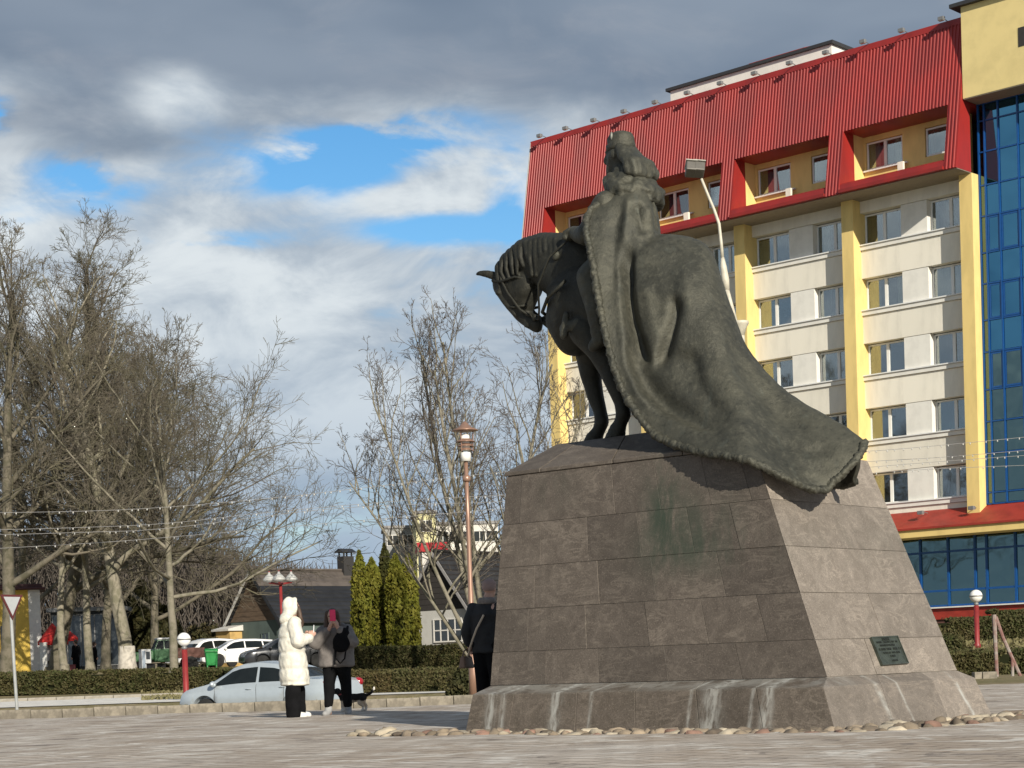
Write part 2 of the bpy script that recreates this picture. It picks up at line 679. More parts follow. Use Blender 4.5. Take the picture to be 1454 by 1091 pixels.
def paving_mat():
    """weathered stone paving, lit and dark streaks of its uneven surface put into the colour; joints of small setts"""
    m = bpy.data.materials.new('plaza_paving')
    m.use_nodes = True
    T = NT(m.node_tree)
    out = T.n('ShaderNodeOutputMaterial')
    b = T.n('ShaderNodeBsdfPrincipled')
    b.inputs['Roughness'].default_value = 0.85
    T.l(b.outputs[0], out.inputs[0])
    tc = T.n('ShaderNodeTexCoord').outputs['Object']
    rot = T.n('ShaderNodeMapping')
    rot.inputs['Rotation'].default_value = (0, 0, 0.86)
    T.l(tc, rot.inputs[0])
    br = T.n('ShaderNodeTexBrick')
    T.l(rot.outputs[0], br.inputs['Vector'])
    br.inputs['Color1'].default_value = (0.8, 0.8, 0.8, 1)
    br.inputs['Color2'].default_value = (1, 1, 1, 1)
    br.inputs['Mortar'].default_value = (0.34, 0.31, 0.28, 1)
    br.inputs['Scale'].default_value = 1.0
    br.inputs['Mortar Size'].default_value = 0.016
    br.inputs['Brick Width'].default_value = 0.42
    br.inputs['Row Height'].default_value = 0.21
    n1 = T.noise(tc, 0.55, 6, 0.65, 0.4)
    n2 = T.noise(T.vmul(tc, (1, 1, 1), (3, 8, 0)), 1.6, 6, 0.7, 0.6)
    n3 = T.noise(tc, 11, 5, 0.7)
    c = T.mix(T.ramp(n1, 0.36, 0.62), (0.38, 0.31, 0.245), (0.47, 0.41, 0.35))
    c = T.mix(T.m('MULTIPLY', T.ramp(n2, 0.5, 0.62), 0.9), c, (0.66, 0.62, 0.56))  # pale patches: sun catching the uneven paving, painted into the colour
    c = T.mix(T.m('MULTIPLY', T.ramp(n2, 0.44, 0.34), 0.8), c, (0.17, 0.14, 0.12))  # dark patches: shade in the dips, painted likewise
    c = T.mix(T.m('MULTIPLY', T.ramp(n3, 0.5, 0.75), 0.25), c, (0.55, 0.48, 0.40))
    c = T.mix(0.7, c, br.outputs['Color'], 'MULTIPLY')
    T.l(c, b.inputs['Base Color'])
    bn = T.n('ShaderNodeBump', i_Strength=0.7, i_Distance=0.03)
    h = T.m('ADD', T.m('MULTIPLY', T.noise(tc, 2.2, 6, 0.65), 0.9), T.m('MULTIPLY', br.outputs['Fac'], -0.25))
    T.l(h, bn.inputs['Height'])
    T.l(bn.outputs[0], b.inputs['Normal'])
    return m


def grid(name, xs, ys, zf, m, kind='structure', smooth=True):
    vs = [(x, y, zf(x, y)) for y in ys for x in xs]
    n = len(xs)
    fs = [(j * n + i, j * n + i + 1, (j + 1) * n + i + 1, (j + 1) * n + i) for j in range(len(ys) - 1) for i in range(n - 1)]
    me = bpy.data.meshes.new(name)
    me.from_pydata(vs, [], fs)
    me.polygons.foreach_set('use_smooth', [smooth] * len(fs))
    o = link(name, me, m)
    o['kind'] = kind
    return o


KA, KB = onz(0, 1021.5), onz(640, 1001.5)                 # foot of the kerb behind the plaza
KD = (KB - KA).normalized()


def kerb_y(x):
    return KA.y + (x - KA.x) * KD.y / KD.x if x < 3.2 else KA.y + (3.2 - KA.x) * KD.y / KD.x + (x - 3.2) * 0.35


M_GRASS = ground_mat()
xs = [-600, -400, -250, -160, -110, -80, -60, -50, -42, -36] + [round(-32 + 1.0 * i, 2) for i in range(0, 75)] + [46, 52, 60, 75, 100, 140, 200, 300, 450, 600]
ys = [-80, -40, -10, 10, 25, 33, 35.0] + [35.4 + 0.6 * i for i in range(0, 30)] + [54 + 1.5 * i for i in range(0, 40)] + [116, 125, 140, 160, 190, 240, 320, 450, 700, 1200, 2200, 3000]


def terrain(x, y):
    yk = kerb_y(x)
    if y < yk + 0.1 and y < 60:
        return -0.12
    b = 0.0
    if y > 60:
        b = 0.10 * mnoise.noise(Vector((x * 0.15, y * 0.12, 0)))
        d = ((x + 16.5) / 4.2) ** 2 + ((y - 84) / 4.0) ** 2          # heap of raked leaves and earth round the trees
        b += 0.28 * math.exp(-d)
    return gz(x, y) + b


ground = grid('ground', xs, ys, terrain, M_GRASS)

# plaza: slightly uneven paving up to the kerb
px_ = [-60, -30, -20] + [-14 + 0.5 * i for i in range(57)] + [18, 24, 40, 70]
rows = []
for j in range(60):
    rows.append(j / 59)


def plaza_pt(x, t):
    y0, y1 = -12.0, kerb_y(x) - 0.02
    t2 = t ** 0.75
    y = lerp(y0, y1, t2)
    z = 0.030 * mnoise.noise(Vector((x * 0.35, y * 0.30, 3.1))) + 0.012 * mnoise.noise(Vector((x * 1.1, y * 1.0, 9.0)))
    return (x, y, z)


vs = [plaza_pt(x, t) for t in rows for x in px_]
n = len(px_)
me = bpy.data.meshes.new('plaza')
me.from_pydata(vs, [], [(j * n + i, j * n + i + 1, (j + 1) * n + i + 1, (j + 1) * n + i) for j in range(len(rows) - 1) for i in range(n - 1)])
me.polygons.foreach_set('use_smooth', [True] * len(me.polygons))
plaza = tag(link('plaza', me, paving_mat()), kind='structure')

# kerb, stone by stone
M_KERB = mat('kerb_concrete', (0.29, 0.255, 0.20), 0.9, var=0.4, scale=5, bump=0.4, bscale=18, rand=0.15)
kerb = thing('kerb', None, None, kind='structure')
ang = math.atan2(KD.y, KD.x)
kw = 0.62
kmesh = MB().box((0.006, -0.09, -0.1), (kw - 0.006, 0.09, 0.165)).build('kerb_stone', M_KERB, kerb, bevel=0.012)
kerb_me = kmesh.data
bpy.data.objects.remove(kmesh)
for i in range(-6, 27):
    p = KA + KD * (i * kw)
    o = link('kerb_stone', kerb_me, None, kerb)
    o.location = (p.x, p.y + 0.09, rng.uniform(-0.012, 0.012))
    o.rotation_euler = (rng.uniform(-.02, .02), 0, ang + rng.uniform(-0.012, 0.012))

M_ROAD = mat('pale_asphalt', (0.72, 0.69, 0.64), 0.9, var=0.25, scale=1.5, bump=0.3, bscale=40)
M_LANE = mat('grey_asphalt', (0.085, 0.083, 0.08), 0.9, var=0.3, scale=2.0, bump=0.3, bscale=40)
lane = grid('lane', [-40, -30, -20, -15, -10, -6, -3, 0, 2], [41.3, 44, 47, 49.5], lambda x, y: gz(min(x, 0.4), y) + 0.012, M_LANE)
road = grid('road', [-60, -40, -30, -24, -20, -16, -12, -9, -6, -4, -2, 0], [52.2, 55, 58, 62, 65.5], lambda x, y: gz(min(x, 0.4), y) + 0.02, M_ROAD)
fk = MB()
x = -60.0
M_FK = mat('far_kerb', (0.35, 0.32, 0.27), 0.9, var=0.2)
far_kerb = thing('far_kerb', None, None, kind='structure')
fkm = MB().box((0.01, 0, -0.1), (0.99, 0.18, 0.12)).build('kerb_stone', M_FK, None, bevel=0.015)
fk_me = fkm.data
bpy.data.objects.remove(fkm)
for i in range(0, 30):
    o = link('kerb_stone', fk_me, None, far_kerb)
    o.location = (-31 + i, 65.9, gz(-20, 65.9))

# ------------------------------------------------------------------ pedestal
PO, PYAW = Vector((3.0244, 17.2999, 0)), -0.7103


def granite_mat(name, c1, c2, vein, streaks=False):
    m = bpy.data.materials.new(name)
    m.use_nodes = True
    T = NT(m.node_tree)
    out = T.n('ShaderNodeOutputMaterial')
    b = T.n('ShaderNodeBsdfPrincipled')
    b.inputs['Roughness'].default_value = 0.62
    b.inputs['Specular IOR Level'].default_value = 0.35
    T.l(b.outputs[0], out.inputs[0])
    tc = T.n('ShaderNodeTexCoord').outputs['Object']
    oi = T.n('ShaderNodeObjectInfo')
    off = T.n('ShaderNodeVectorMath', operation='SCALE')
    off.inputs[0].default_value = (5.1, 3.3, 2.1)
    T.l(oi.outputs['Random'], off.inputs['Scale'])
    av = T.n('ShaderNodeVectorMath', operation='ADD')
    T.l(tc, av.inputs[0])
    T.l(off.outputs[0], av.inputs[1])
    p = av.outputs[0]
    fine = T.noise(p, 70, 3, 0.7)
    mid = T.noise(p, 5.0, 7, 0.68, 0.9)
    warp = T.noise(p, 1.3, 4, 0.6, 1.6)
    vn = T.m('ABSOLUTE', T.m('SUBTRACT', T.noise(T.vmul(p, (0.8, 0.8, 3.2)), 1.5, 5, 0.64, 1.6), 0.5))
    c = T.mix(T.ramp(mid, 0.33, 0.66), c1, c2)
    c = T.mix(T.m('MULTIPLY', T.ramp(vn, 0.045, 0.0), T.m('MULTIPLY', T.ramp(warp, 0.42, 0.60), 0.42)), c, vein)
    c = T.mix(T.m('MULTIPLY', T.ramp(mid, 0.54, 0.75), 0.38), c, vein)
    c = T.mix(T.m('MULTIPLY', T.ramp(fine, 0.54, 0.70), 0.35), c, tuple(v * 1.5 for v in vein))
    c = T.mix(T.m('MULTIPLY', T.ramp(fine, 0.44, 0.3), 0.55), c, tuple(v * 0.4 for v in c1))
    k = T.m('ADD', T.m('MULTIPLY', oi.outputs['Random'], 0.34), 0.83)
    mm = T.n('ShaderNodeVectorMath', operation='SCALE')
    T.l(c, mm.inputs[0])
    T.l(k, mm.inputs['Scale'])
    c = mm.outputs[0]
    # damp algae under the cape, grime, lime runs
    sep = T.n('ShaderNodeSeparateXYZ')
    T.l(tc, sep.inputs[0])
    X, Y, Z = sep.outputs
    rag = T.noise(T.vmul(tc, (1, 1, 0.35)), 3.2, 6, 0.7, 0.6)

    def blotch(x, z, wx, wz, k):
        a = T.m('DIVIDE', T.m('SUBTRACT', X, x), wx)
        q = T.m('DIVIDE', T.m('SUBTRACT', Z, z), wz)
        g = T.m('EXPONENT', T.m('MULTIPLY', T.m('ADD', T.m('MULTIPLY', a, a), T.m('MULTIPLY', q, q)), -1))
        return T.m('MULTIPLY', g, k)
    al = T.m('ADD', T.m('ADD', blotch(-2.15, 2.25, 0.22, 0.55, 1.2), blotch(-1.75, 2.0, 0.5, 0.35, 0.9)), T.m('ADD', blotch(-1.55, 1.72, 0.8, 0.22, 0.8), blotch(-3.5, 2.5, 0.2, 0.2, 0.6)))
    al = T.m('MULTIPLY', al, T.ramp(rag, 0.35, 0.62))
    c = T.mix(T.m('MULTIPLY', al, 0.62, clamp=True), c, (0.032, 0.045, 0.03))
    if streaks:
        # lime runs: pale tongues that start at the ledge and run down
        run = None
        fl = T.noise(T.vmul(tc, (22, 22, 0.8)), 1.0, 4, 0.6)
        for (x, w, k) in ((-3.93, 0.06, 1.0), (-3.77, 0.035, 0.8), (-3.07, 0.06, 1.1), (-2.62, 0.022, 0.6), (-1.17, 0.10, 0.9), (-1.42, 0.018, 0.8), (-0.72, 0.02, 0.8), (-0.55, 0.06, 1.0)):
            a = T.m('DIVIDE', T.m('SUBTRACT', X, x), w)
            g = T.m('MULTIPLY', T.m('EXPONENT', T.m('MULTIPLY', T.m('MULTIPLY', a, a), -1)), k)
            run = g if run is None else T.m('ADD', run, g)
        lf = T.ramp(Y, 0.4, 0.1)
        run = T.m('MULTIPLY', T.m('MULTIPLY', run, lf), T.ramp(fl, 0.3, 0.62))
        rs = None
        for (y, w, k) in ((0.62, 0.045, 1.0), (1.02, 0.022, 0.7), (2.25, 0.03, 1.2)):
            a = T.m('DIVIDE', T.m('SUBTRACT', Y, T.m('ADD', y, T.m('MULTIPLY', T.m('SUBTRACT', rag, 0.5), 0.12))), w)
            g = T.m('MULTIPLY', T.m('EXPONENT', T.m('MULTIPLY', T.m('MULTIPLY', a, a), -1)), k)
            rs = g if rs is None else T.m('ADD', rs, g)
        rs = T.m('MULTIPLY', T.m('MULTIPLY', rs, T.ramp(X, -0.35, -0.1)), T.ramp(T.noise(T.vmul(tc, (3, 3, 5)), 1.0, 5, 0.7), 0.36, 0.6))
        run = T.m('ADD', run, rs)
        ledge = T.m('MULTIPLY', T.ramp(Z, 0.36, 0.43), T.m('MULTIPLY', T.ramp(rag, 0.38, 0.6), 0.5))
        run = T.m('ADD', run, T.m('MULTIPLY', ledge, lf))
        c = T.mix(T.m('MULTIPLY', run, 0.68, clamp=True), c, (0.42, 0.42, 0.39))
    T.l(c, b.inputs['Base Color'])
    bn = T.n('ShaderNodeBump', i_Strength=0.35, i_Distance=0.006)
    T.l(T.m('ADD', T.m('MULTIPLY', fine, 0.5), mid), bn.inputs['Height'])
    T.l(bn.outputs[0], b.inputs['Normal'])
    return m


M_GRAN = granite_mat('shaded_granite', (0.077, 0.063, 0.051), (0.106, 0.088, 0.072), (0.19, 0.16, 0.13))  # same stone darkened: shade of the front painted into its colour
M_GRANS = granite_mat('sunlit_granite', (0.165, 0.140, 0.116), (0.215, 0.185, 0.156), (0.35, 0.30, 0.25))  # lighter copy: sunlight on the right end painted into the colour
M_GRANP = granite_mat('shaded_plinth_granite', (0.080, 0.065, 0.050), (0.112, 0.092, 0.074), (0.195, 0.162, 0.13), True)  # plinth in the darkened tone, shade included in the colour
M_GRANPS = granite_mat('sunlit_plinth_granite', (0.155, 0.132, 0.110), (0.205, 0.176, 0.149), (0.32, 0.27, 0.22), True)  # plinth copy brightened to carry the sun on the right end
M_MORT = mat('mortar', (0.34, 0.31, 0.27), 0.9, var=0.5, scale=1.2)

ped = thing('pedestal', 'tapering brown granite block pedestal under the bronze horseman', 'pedestal', PO, PYAW)
Z0, Z1, Z2 = 0.0, 0.465, 2.70
# four corner lines of the shaft: (u, v) at the bottom and at the top
BOT = dict(fl=(-4.30, 0.0), fr=(-0.15, 0.0), br=(-0.15, 2.55), bl=(-4.30, 2.55))
TOP = dict(fl=(-4.23, 0.294), fr=(-1.075, 0.294), br=(-1.075, 2.45), bl=(-4.23, 2.45))


def corner(k, z, off=0.0):
    t = (z - Z1) / (Z2 - Z1)
    u = lerp(BOT[k][0], TOP[k][0], t) + (-off if k[1] == 'l' else off)
    v = lerp(BOT[k][1], TOP[k][1], t) + (-off if k[0] == 'f' else off)
    return Vector((u, v, z))


def face_pt(a, b, s, z, off=0.0):
    return corner(a, z, off).lerp(corner(b, z, off), s)


core = MB()
core.hexa([corner(k, 0.3, -0.011) for k in ('fl', 'fr', 'br', 'bl')] + [corner(k, Z2 - 0.01, -0.011) for k in ('fl', 'fr', 'br', 'bl')])
core.build('core', M_MORT, ped)
COURSES = [0.468, 0.82, 1.27, 1.72, 2.18, 2.70]
gr = random.Random(3)


def block(a, b, s0, s1, z0, z1, m, gap=0.003, depth=0.10):
    po = gr.uniform(-0.003, 0.003)
    L = (corner(a, z0) - corner(b, z0)).length
    g = gap / L
    q = []
    for z in (z0 + gap / 2, z1 - gap / 2):
        A, B = face_pt(a, b, s0 + g / 2, z, po), face_pt(a, b, s1 - g / 2, z, po)
        A2, B2 = face_pt(a, b, s0 + g / 2 + (depth / L if s0 == 0 else 0), z, -depth), face_pt(a, b, s1 - g / 2 - (depth / L if s1 == 1 else 0), z, -depth)
        q += [A, B, B2, A2]
    mb = MB().hexa(q)
    return mb.build('granite_block', m, ped, bevel=0.002, seg=1)


JF = [[0, .205, .405, .615, .825, 1], [0, .02, .12, .32, .52, .70, .87, 1], [0, .14, .37, .56, .78, 1], [0, .16, .34, .53, .71, .86, 1], [0, .07, .45, .62, .80, .94, 1]]
JF[0] = [0, .025, .185, .355, .565, .775, 1]
JR = [[0, .36, .66, 1], [0, .52, 1], [0, .34, .7, 1], [0, .5, 1], [0, .3, .68, 1]]
for i in range(5):
    z0, z1 = COURSES[i], COURSES[i + 1]
    for (a, b, J) in (('fl', 'fr', JF[i]), ('fr', 'br', JR[i]), ('br', 'bl', JF[(i + 1) % 5]), ('bl', 'fl', JR[(i + 1) % 5])):
        for s0, s1 in zip(J, J[1:]):
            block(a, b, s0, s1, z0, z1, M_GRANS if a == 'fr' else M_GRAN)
# plinth with a chamfered ledge on the front, the back and the left end
PL = dict(fl=(-4.26, -0.49), fr=(0.225, -0.49), br=(0.225, 2.60), bl=(-4.36, 3.0))
PT = dict(fl=(-4.20, -0.40), fr=(0.02, -0.36), br=(-0.045, 2.72), bl=(-4.33, 2.85))
ZC = 0.387


def plinth_pt(a, b, s, k):
    """k: 0 foot, 1 shoulder, 2 wall line"""
    src = (PL, PT)[min(k, 1)]
    z = (0.0 - 0.1, ZC, Z1)[k]
    if k == 2:
        return face_pt(a, b, s, Z1, 0.0)
    A, B = Vector(src[a] + (z,)), Vector(src[b] + (z,))
    if k == 0:
        # the foot stands in the ground: continue the slope a little below
        A, B = Vector(PL[a] + (-0.06,)), Vector(PL[b] + (-0.06,))
    return A.lerp(B, s)


def plinth_block(a, b, s0, s1, m=None):
    q = []
    g = 0.0005
    for s in (s0 + g, s1 - g):
        p0, p1, p2 = (plinth_pt(a, b, s, k) for k in (0, 1, 2))
        cen = Vector((-2.2, 1.3, 0))
        inn = (cen - p2)
        inn.z = 0
        inn = inn.normalized() * 0.2
        q.append([p0, p1, p2, p2 + inn, Vector((p0.x, p0.y, p0.z)) + inn])
    n = 5
    mb = MB().add(q[0] + q[1], [tuple(range(n)), tuple(range(2 * n - 1, n - 1, -1))] + [(i, i + n, (i + 1) % n + n, (i + 1) % n) for i in range(n)])
    mb.build('plinth_block', m or M_GRANP, ped, bevel=0.003, seg=1)


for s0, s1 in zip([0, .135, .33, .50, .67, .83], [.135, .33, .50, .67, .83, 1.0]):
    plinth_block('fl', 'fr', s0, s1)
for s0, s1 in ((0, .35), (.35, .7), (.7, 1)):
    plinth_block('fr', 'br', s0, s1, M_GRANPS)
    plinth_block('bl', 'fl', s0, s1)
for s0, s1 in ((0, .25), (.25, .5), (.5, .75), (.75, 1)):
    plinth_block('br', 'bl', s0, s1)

# sloping cap
ZE, ZP = 2.745, 3.075
e = {k: corner(k, Z2, 0.012) for k in TOP}
for k in e:
    e[k].z = Z2 + 0.004
    if k[1] == 'r':
        e[k].x = -1.32
cap_in = dict(fl=(-4.06, 0.95), fr=(-2.15, 0.95), br=(-2.15, 1.75), bl=(-4.06, 1.75))


def cap_pt(a, b, s, k):
    if k == 0:
        return e[a].lerp(e[b], s)
    if k == 1:
        p = e[a].lerp(e[b], s)
        return Vector((p.x, p.y, ZE))
    return Vector(cap_in[a] + (ZP,)).lerp(Vector(cap_in[b] + (ZP,)), s)


for (a, b, J) in (('fl', 'fr', [0, .17, .5, .8, 1]), ('fr', 'br', [0, .5, 1]), ('br', 'bl', [0, .33, .66, 1]), ('bl', 'fl', [0, 1])):
    for s0, s1 in zip(J, J[1:]):
        q = []
        for s in (s0 + .0015, s1 - .0015):
            p0, p1, p2 = (cap_pt(a, b, s, k) for k in (0, 1, 2))
            p3 = Vector((p2.x, p2.y, Z2 + 0.004))
            q.append([p0, p1, p2, p3])
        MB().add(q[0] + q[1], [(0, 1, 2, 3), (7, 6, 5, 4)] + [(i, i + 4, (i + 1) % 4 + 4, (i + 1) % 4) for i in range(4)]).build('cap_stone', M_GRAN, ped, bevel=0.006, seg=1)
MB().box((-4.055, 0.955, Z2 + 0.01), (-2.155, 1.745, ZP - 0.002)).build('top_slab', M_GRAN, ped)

# bronze plaque on the lit end
M_BRZP = mat('plaque_bronze', (0.060, 0.072, 0.056), 0.45, 0.35, var=0.35, scale=14, bump=0.3, bscale=60)
M_BRZL = mat('plaque_letters', (0.024, 0.028, 0.022), 0.5, 0.3, var=0.2)
nrm = (corner('br', 0.6) - corner('fr', 0.6)).cross(corner('fr', 2) - corner('fr', 0.6)).normalized()
pcs = []
o0 = PO
for (px, py) in ((1234.8, 906.2), (1272.4, 904.3), (1286.0, 943.6), (1249.5, 946.4)):
    # meet of the sight line with the lit end face
    d = ray(px, py)
    ca, sa = math.cos(PYAW), math.sin(PYAW)
    R = Matrix(((ca, sa, 0), (-sa, ca, 0), (0, 0, 1)))
    dl, ol = R @ d, R @ (EYE - PO)
    q0 = corner('fr', 0.6)
    t = (q0 - ol).dot(nrm) / dl.dot(nrm)
    pcs.append(ol + dl * t)
plq = thing('plaque', 'dark green bronze plaque with raised lines of writing on the sunlit end of the pedestal', 'plaque')
plq.parent = None
plq.location = PO
plq.rotation_euler = (0, 0, PYAW)
tl, tr, br_, bl_ = pcs
ux = (tr - tl).normalized()
uz = nrm.cross(ux)
uz = uz if uz.z > 0 else -uz
wq, hq = (tr - tl).length, ((tl - bl_).dot(uz) + (tr - br_).dot(uz)) / 2
mid_ = (tl + tr + br_ + bl_) / 4
nn = nrm if nrm.x > 0 else -nrm


def plq_pt(a, b, c):
    return mid_ + ux * a + uz * b + nn * c


mbq = MB().hexa([plq_pt(-wq / 2, -hq / 2, -0.01), plq_pt(wq / 2, -hq / 2, -0.01), plq_pt(wq / 2, hq / 2, -0.01), plq_pt(-wq / 2, hq / 2, -0.01),
                 plq_pt(-wq / 2, -hq / 2, 0.024), plq_pt(wq / 2, -hq / 2, 0.024), plq_pt(wq / 2, hq / 2, 0.024), plq_pt(-wq / 2, hq / 2, 0.024)])
mbq.build('plate', M_BRZP, plq, bevel=0.003)
mf = MB()
for (a0, a1, b0, b1) in ((-wq / 2, wq / 2, hq / 2 - .012, hq / 2), (-wq / 2, wq / 2, -hq / 2, -hq / 2 + .012), (-wq / 2, -wq / 2 + .012, -hq / 2 + .012, hq / 2 - .012), (wq / 2 - .012, wq / 2, -hq / 2 + .012, hq / 2 - .012)):
    mf.hexa([plq_pt(a0, b0, .022), plq_pt(a1, b0, .022), plq_pt(a1, b1, .022), plq_pt(a0, b1, .022), plq_pt(a0, b0, .032), plq_pt(a1, b0, .032), plq_pt(a1, b1, .032), plq_pt(a0, b1, .032)])
mf.build('border', M_BRZP, plq)
ml = MB()
lr = random.Random(11)
for (yy, hh, halfw, c0) in ((.40, .05, .13, 0.0), (.30, .032, .40, 0.02), (.185, .032, .30, 0.0), (.05, .04, .42, 0.03), (-.08, .032, .30, 0.02), (-.2, .036, .11, -0.0), (-.36, .03, .10, .04)):
    xx = c0 - halfw
    while xx < c0 + halfw:
        lw = lr.uniform(.018, .034)
        if lr.random() > 0.14:
            k = lr.randint(0, 3)
            X0, X1, Y0, Y1 = xx * wq, (xx + lw) * wq, (yy - hh) * hq, (yy + hh) * hq
            st = 0.0045
            bars = [((X0, X0 + st), (Y0, Y1))]
            if k in (0, 2):
                bars.append(((X1 - st, X1), (Y0, Y1)))
            if k in (1, 2, 3):
                bars.append(((X0 + st, X1 - st), (Y1 - st, Y1)))
            if k in (0, 3):
                bars.append(((X0 + st, X1 - st), ((Y0 + Y1) / 2, (Y0 + Y1) / 2 + st)))
            for (p, q) in bars:
                ml.hexa([plq_pt(p[0], q[0], .0235), plq_pt(p[1], q[0], .0235), plq_pt(p[1], q[1], .0235), plq_pt(p[0], q[1], .0235), plq_pt(p[0], q[0], .029), plq_pt(p[1], q[0], .029), plq_pt(p[1], q[1], .029), plq_pt(p[0], q[1], .029)])
        xx += lw + .008
ml.build('lettering', M_BRZL, plq)['kind'] = 'stuff'

# ------------------------------------------------------------------ cobble border round the foot
M_COB = mat('cobble_stone', (0.24, 0.19, 0.135), 0.9, var=0.5, scale=3, bump=0.4, bscale=25, col2=(0.14, 0.11, 0.085), rand=0.5)
M_COBP = mat('cobble_pink', (0.26, 0.155, 0.115), 0.9, var=0.3, scale=3, bump=0.4, bscale=25, rand=0.3)
M_COBW = mat('cobble_pale', (0.42, 0.36, 0.27), 0.9, var=0.3, scale=3, bump=0.4, bscale=25, rand=0.2)
cob = thing('cobble_border', None, None, PO, PYAW, kind='structure')
cobs = []
for k in range(9):
    r = random.Random(100 + k)
    mb = MB()
    mb.ell((0, 0, 0), (0.095 * r.uniform(.8, 1.25), 0.075 * r.uniform(.8, 1.25), 0.048), 9, Matrix.Rotation(r.uniform(0, 3), 3, 'Z'))
    vs = []
    for v in mb.v:
        q = Vector(v)
        f = 1 + 0.75 * mnoise.noise(q * 11 + Vector((k * 7, 0, 0)))
        vs.append(q * f)
    mb.v = [tuple(v) for v in vs]
    cobs.append([mb.mesh('cobble', True) for _ in range(1)][0])
    cobs[-1].materials.append((M_COB, M_COBP, M_COB, M_COBW, M_COB, M_COB, M_COBW, M_COB, M_COB)[k])
cr = random.Random(5)
cnt = 0


def ring_pt(u, off):
    """front line, then round the corner to the right end"""
    return Vector((u, -0.52 - off, 0))


pts = []
for row in range(4):
    off = 0.10 + row * 0.15
    u = -5.3
    while u < 0.25:
        pts.append((u + cr.uniform(-.03, .03), -0.55 - off - (0.35 * sstep(-4.3, -5.2, u) * 0) + cr.uniform(-.03, .03)))
        u += 0.165
    # round corner
    for k in range(int(4 + off * 6)):
        a = -math.pi / 2 + (k + .5) / int(4 + off * 6) * math.pi / 2
        pts.append((0.25 + (off + .05) * math.cos(a), -0.5 + (off + .05) * math.sin(a)))
    v = -0.45
    while v < 2.9:
        pts.append((0.30 + off + cr.uniform(-.03, .03), v + cr.uniform(-.03, .03)))
        v += 0.165
for (u, v) in pts:
    if cnt >= 296:
        break
    o = link('cobble', cobs[cr.randrange(9)], None, cob)
    o.location = (u, v, cr.uniform(-0.03, 0.008))
    o.rotation_euler = (cr.uniform(-.25, .25), cr.uniform(-.25, .25), cr.uniform(0, 6.28))
    s = cr.uniform(.55, 1.1)
    o.scale = (s, s, s * cr.uniform(.8, 1.3))
    cnt += 1
# ------------------------------------------------------------------ hotel
HO, HYAW = Vector((20.4363, 83.7767, 0)), -0.7469
W = 6.1084
M_YEL = mat('yellow_render', (0.76, 0.57, 0.22), 0.9, var=0.14, scale=1.6, stretch=(1, 1, .3), bump=0.15, bscale=40)
M_YELT = mat('tower_render', (0.72, 0.58, 0.26), 0.9, var=0.13, scale=1.1, bump=0.15, bscale=40, thr=(0.35, 0.7))
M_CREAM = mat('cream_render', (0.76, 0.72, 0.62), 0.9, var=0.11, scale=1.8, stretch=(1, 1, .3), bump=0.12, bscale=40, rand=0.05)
M_WHITE = mat('white_render', (0.75, 0.73, 0.67), 0.9, var=0.10, scale=1.5)
M_RED = mat('red_roof_sheet', (0.30, 0.022, 0.018), 0.42, var=0.32, scale=0.8, col2=(0.225, 0.020, 0.018), stretch=(1, 1, 0.35))
M_REDP = mat('red_paint', (0.33, 0.035, 0.022), 0.55, var=0.25, scale=1.5)
M_FRAME = mat('white_frame', (0.74, 0.74, 0.72), 0.4, var=0.03)
M_BLUE = mat('blue_frame', (0.007, 0.070, 0.25), 0.35, var=0.1)
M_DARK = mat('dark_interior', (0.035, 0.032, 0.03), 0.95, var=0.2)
M_COPE = mat('dark_coping', (0.03, 0.03, 0.032), 0.6)
M_SOFF = mat('soffit', (0.25, 0.22, 0.17), 0.9)
M_CURT = [mat('curtain_beige', (0.36, 0.30, 0.19), 0.9, var=0.2, scale=3), mat('curtain_white', (0.45, 0.42, 0.35), 0.9, var=0.2, scale=3),
          mat('curtain_brown', (0.14, 0.09, 0.065), 0.9, var=0.2, scale=3), mat('curtain_wine', (0.15, 0.05, 0.05), 0.9, var=0.2, scale=3)]
G_WIN = glass_mat('window_glass', (0.80, 0.84, 0.80), see=0.76, wob=0.004, wscale=0.8)
G_BLUE = glass_mat('blue_mirror_glass', (0.02, 0.16, 0.34), see=0.55, wob=0.006, wscale=0.6, gcol=(0.14, 0.42, 0.66))
G_TEAL = glass_mat('teal_glass', (0.08, 0.22, 0.22), see=0.62, wob=0.018, wscale=0.9, gcol=(0.34, 0.50, 0.50))

hotel = thing('hotel', 'six storey yellow and cream hotel with ribbed red mansard roof and blue glass tower', 'hotel', HO, HYAW)


def hb(name, m, *boxes, bevel=0, kind=None):
    mb = MB()
    for b in boxes:
        mb.box(*b)
    o = mb.build(name, m, hotel, bevel=bevel, fix=False)
    if kind:
        o['kind'] = kind
    return o


UL, UR = -4 * W, 0.0
# carcass behind everything (closed room backs) and the end walls
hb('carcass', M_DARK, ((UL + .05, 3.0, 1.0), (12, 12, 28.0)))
hb('end_wall', M_YEL, ((UL, 0.8, 1.0), (UL + .05, 12, 27.9)))
# pilasters
pil = MB().box((0, 0, 6.6), (0.62, 1.12, 21.60)).mesh('pilaster')
pil.materials.append(M_YEL)
for k in range(5):
    o = link('pilaster', pil, None, hotel)
    o.location = (-k * W, 0, 0)
zs = [19.58 - 3 * n for n in range(5)]
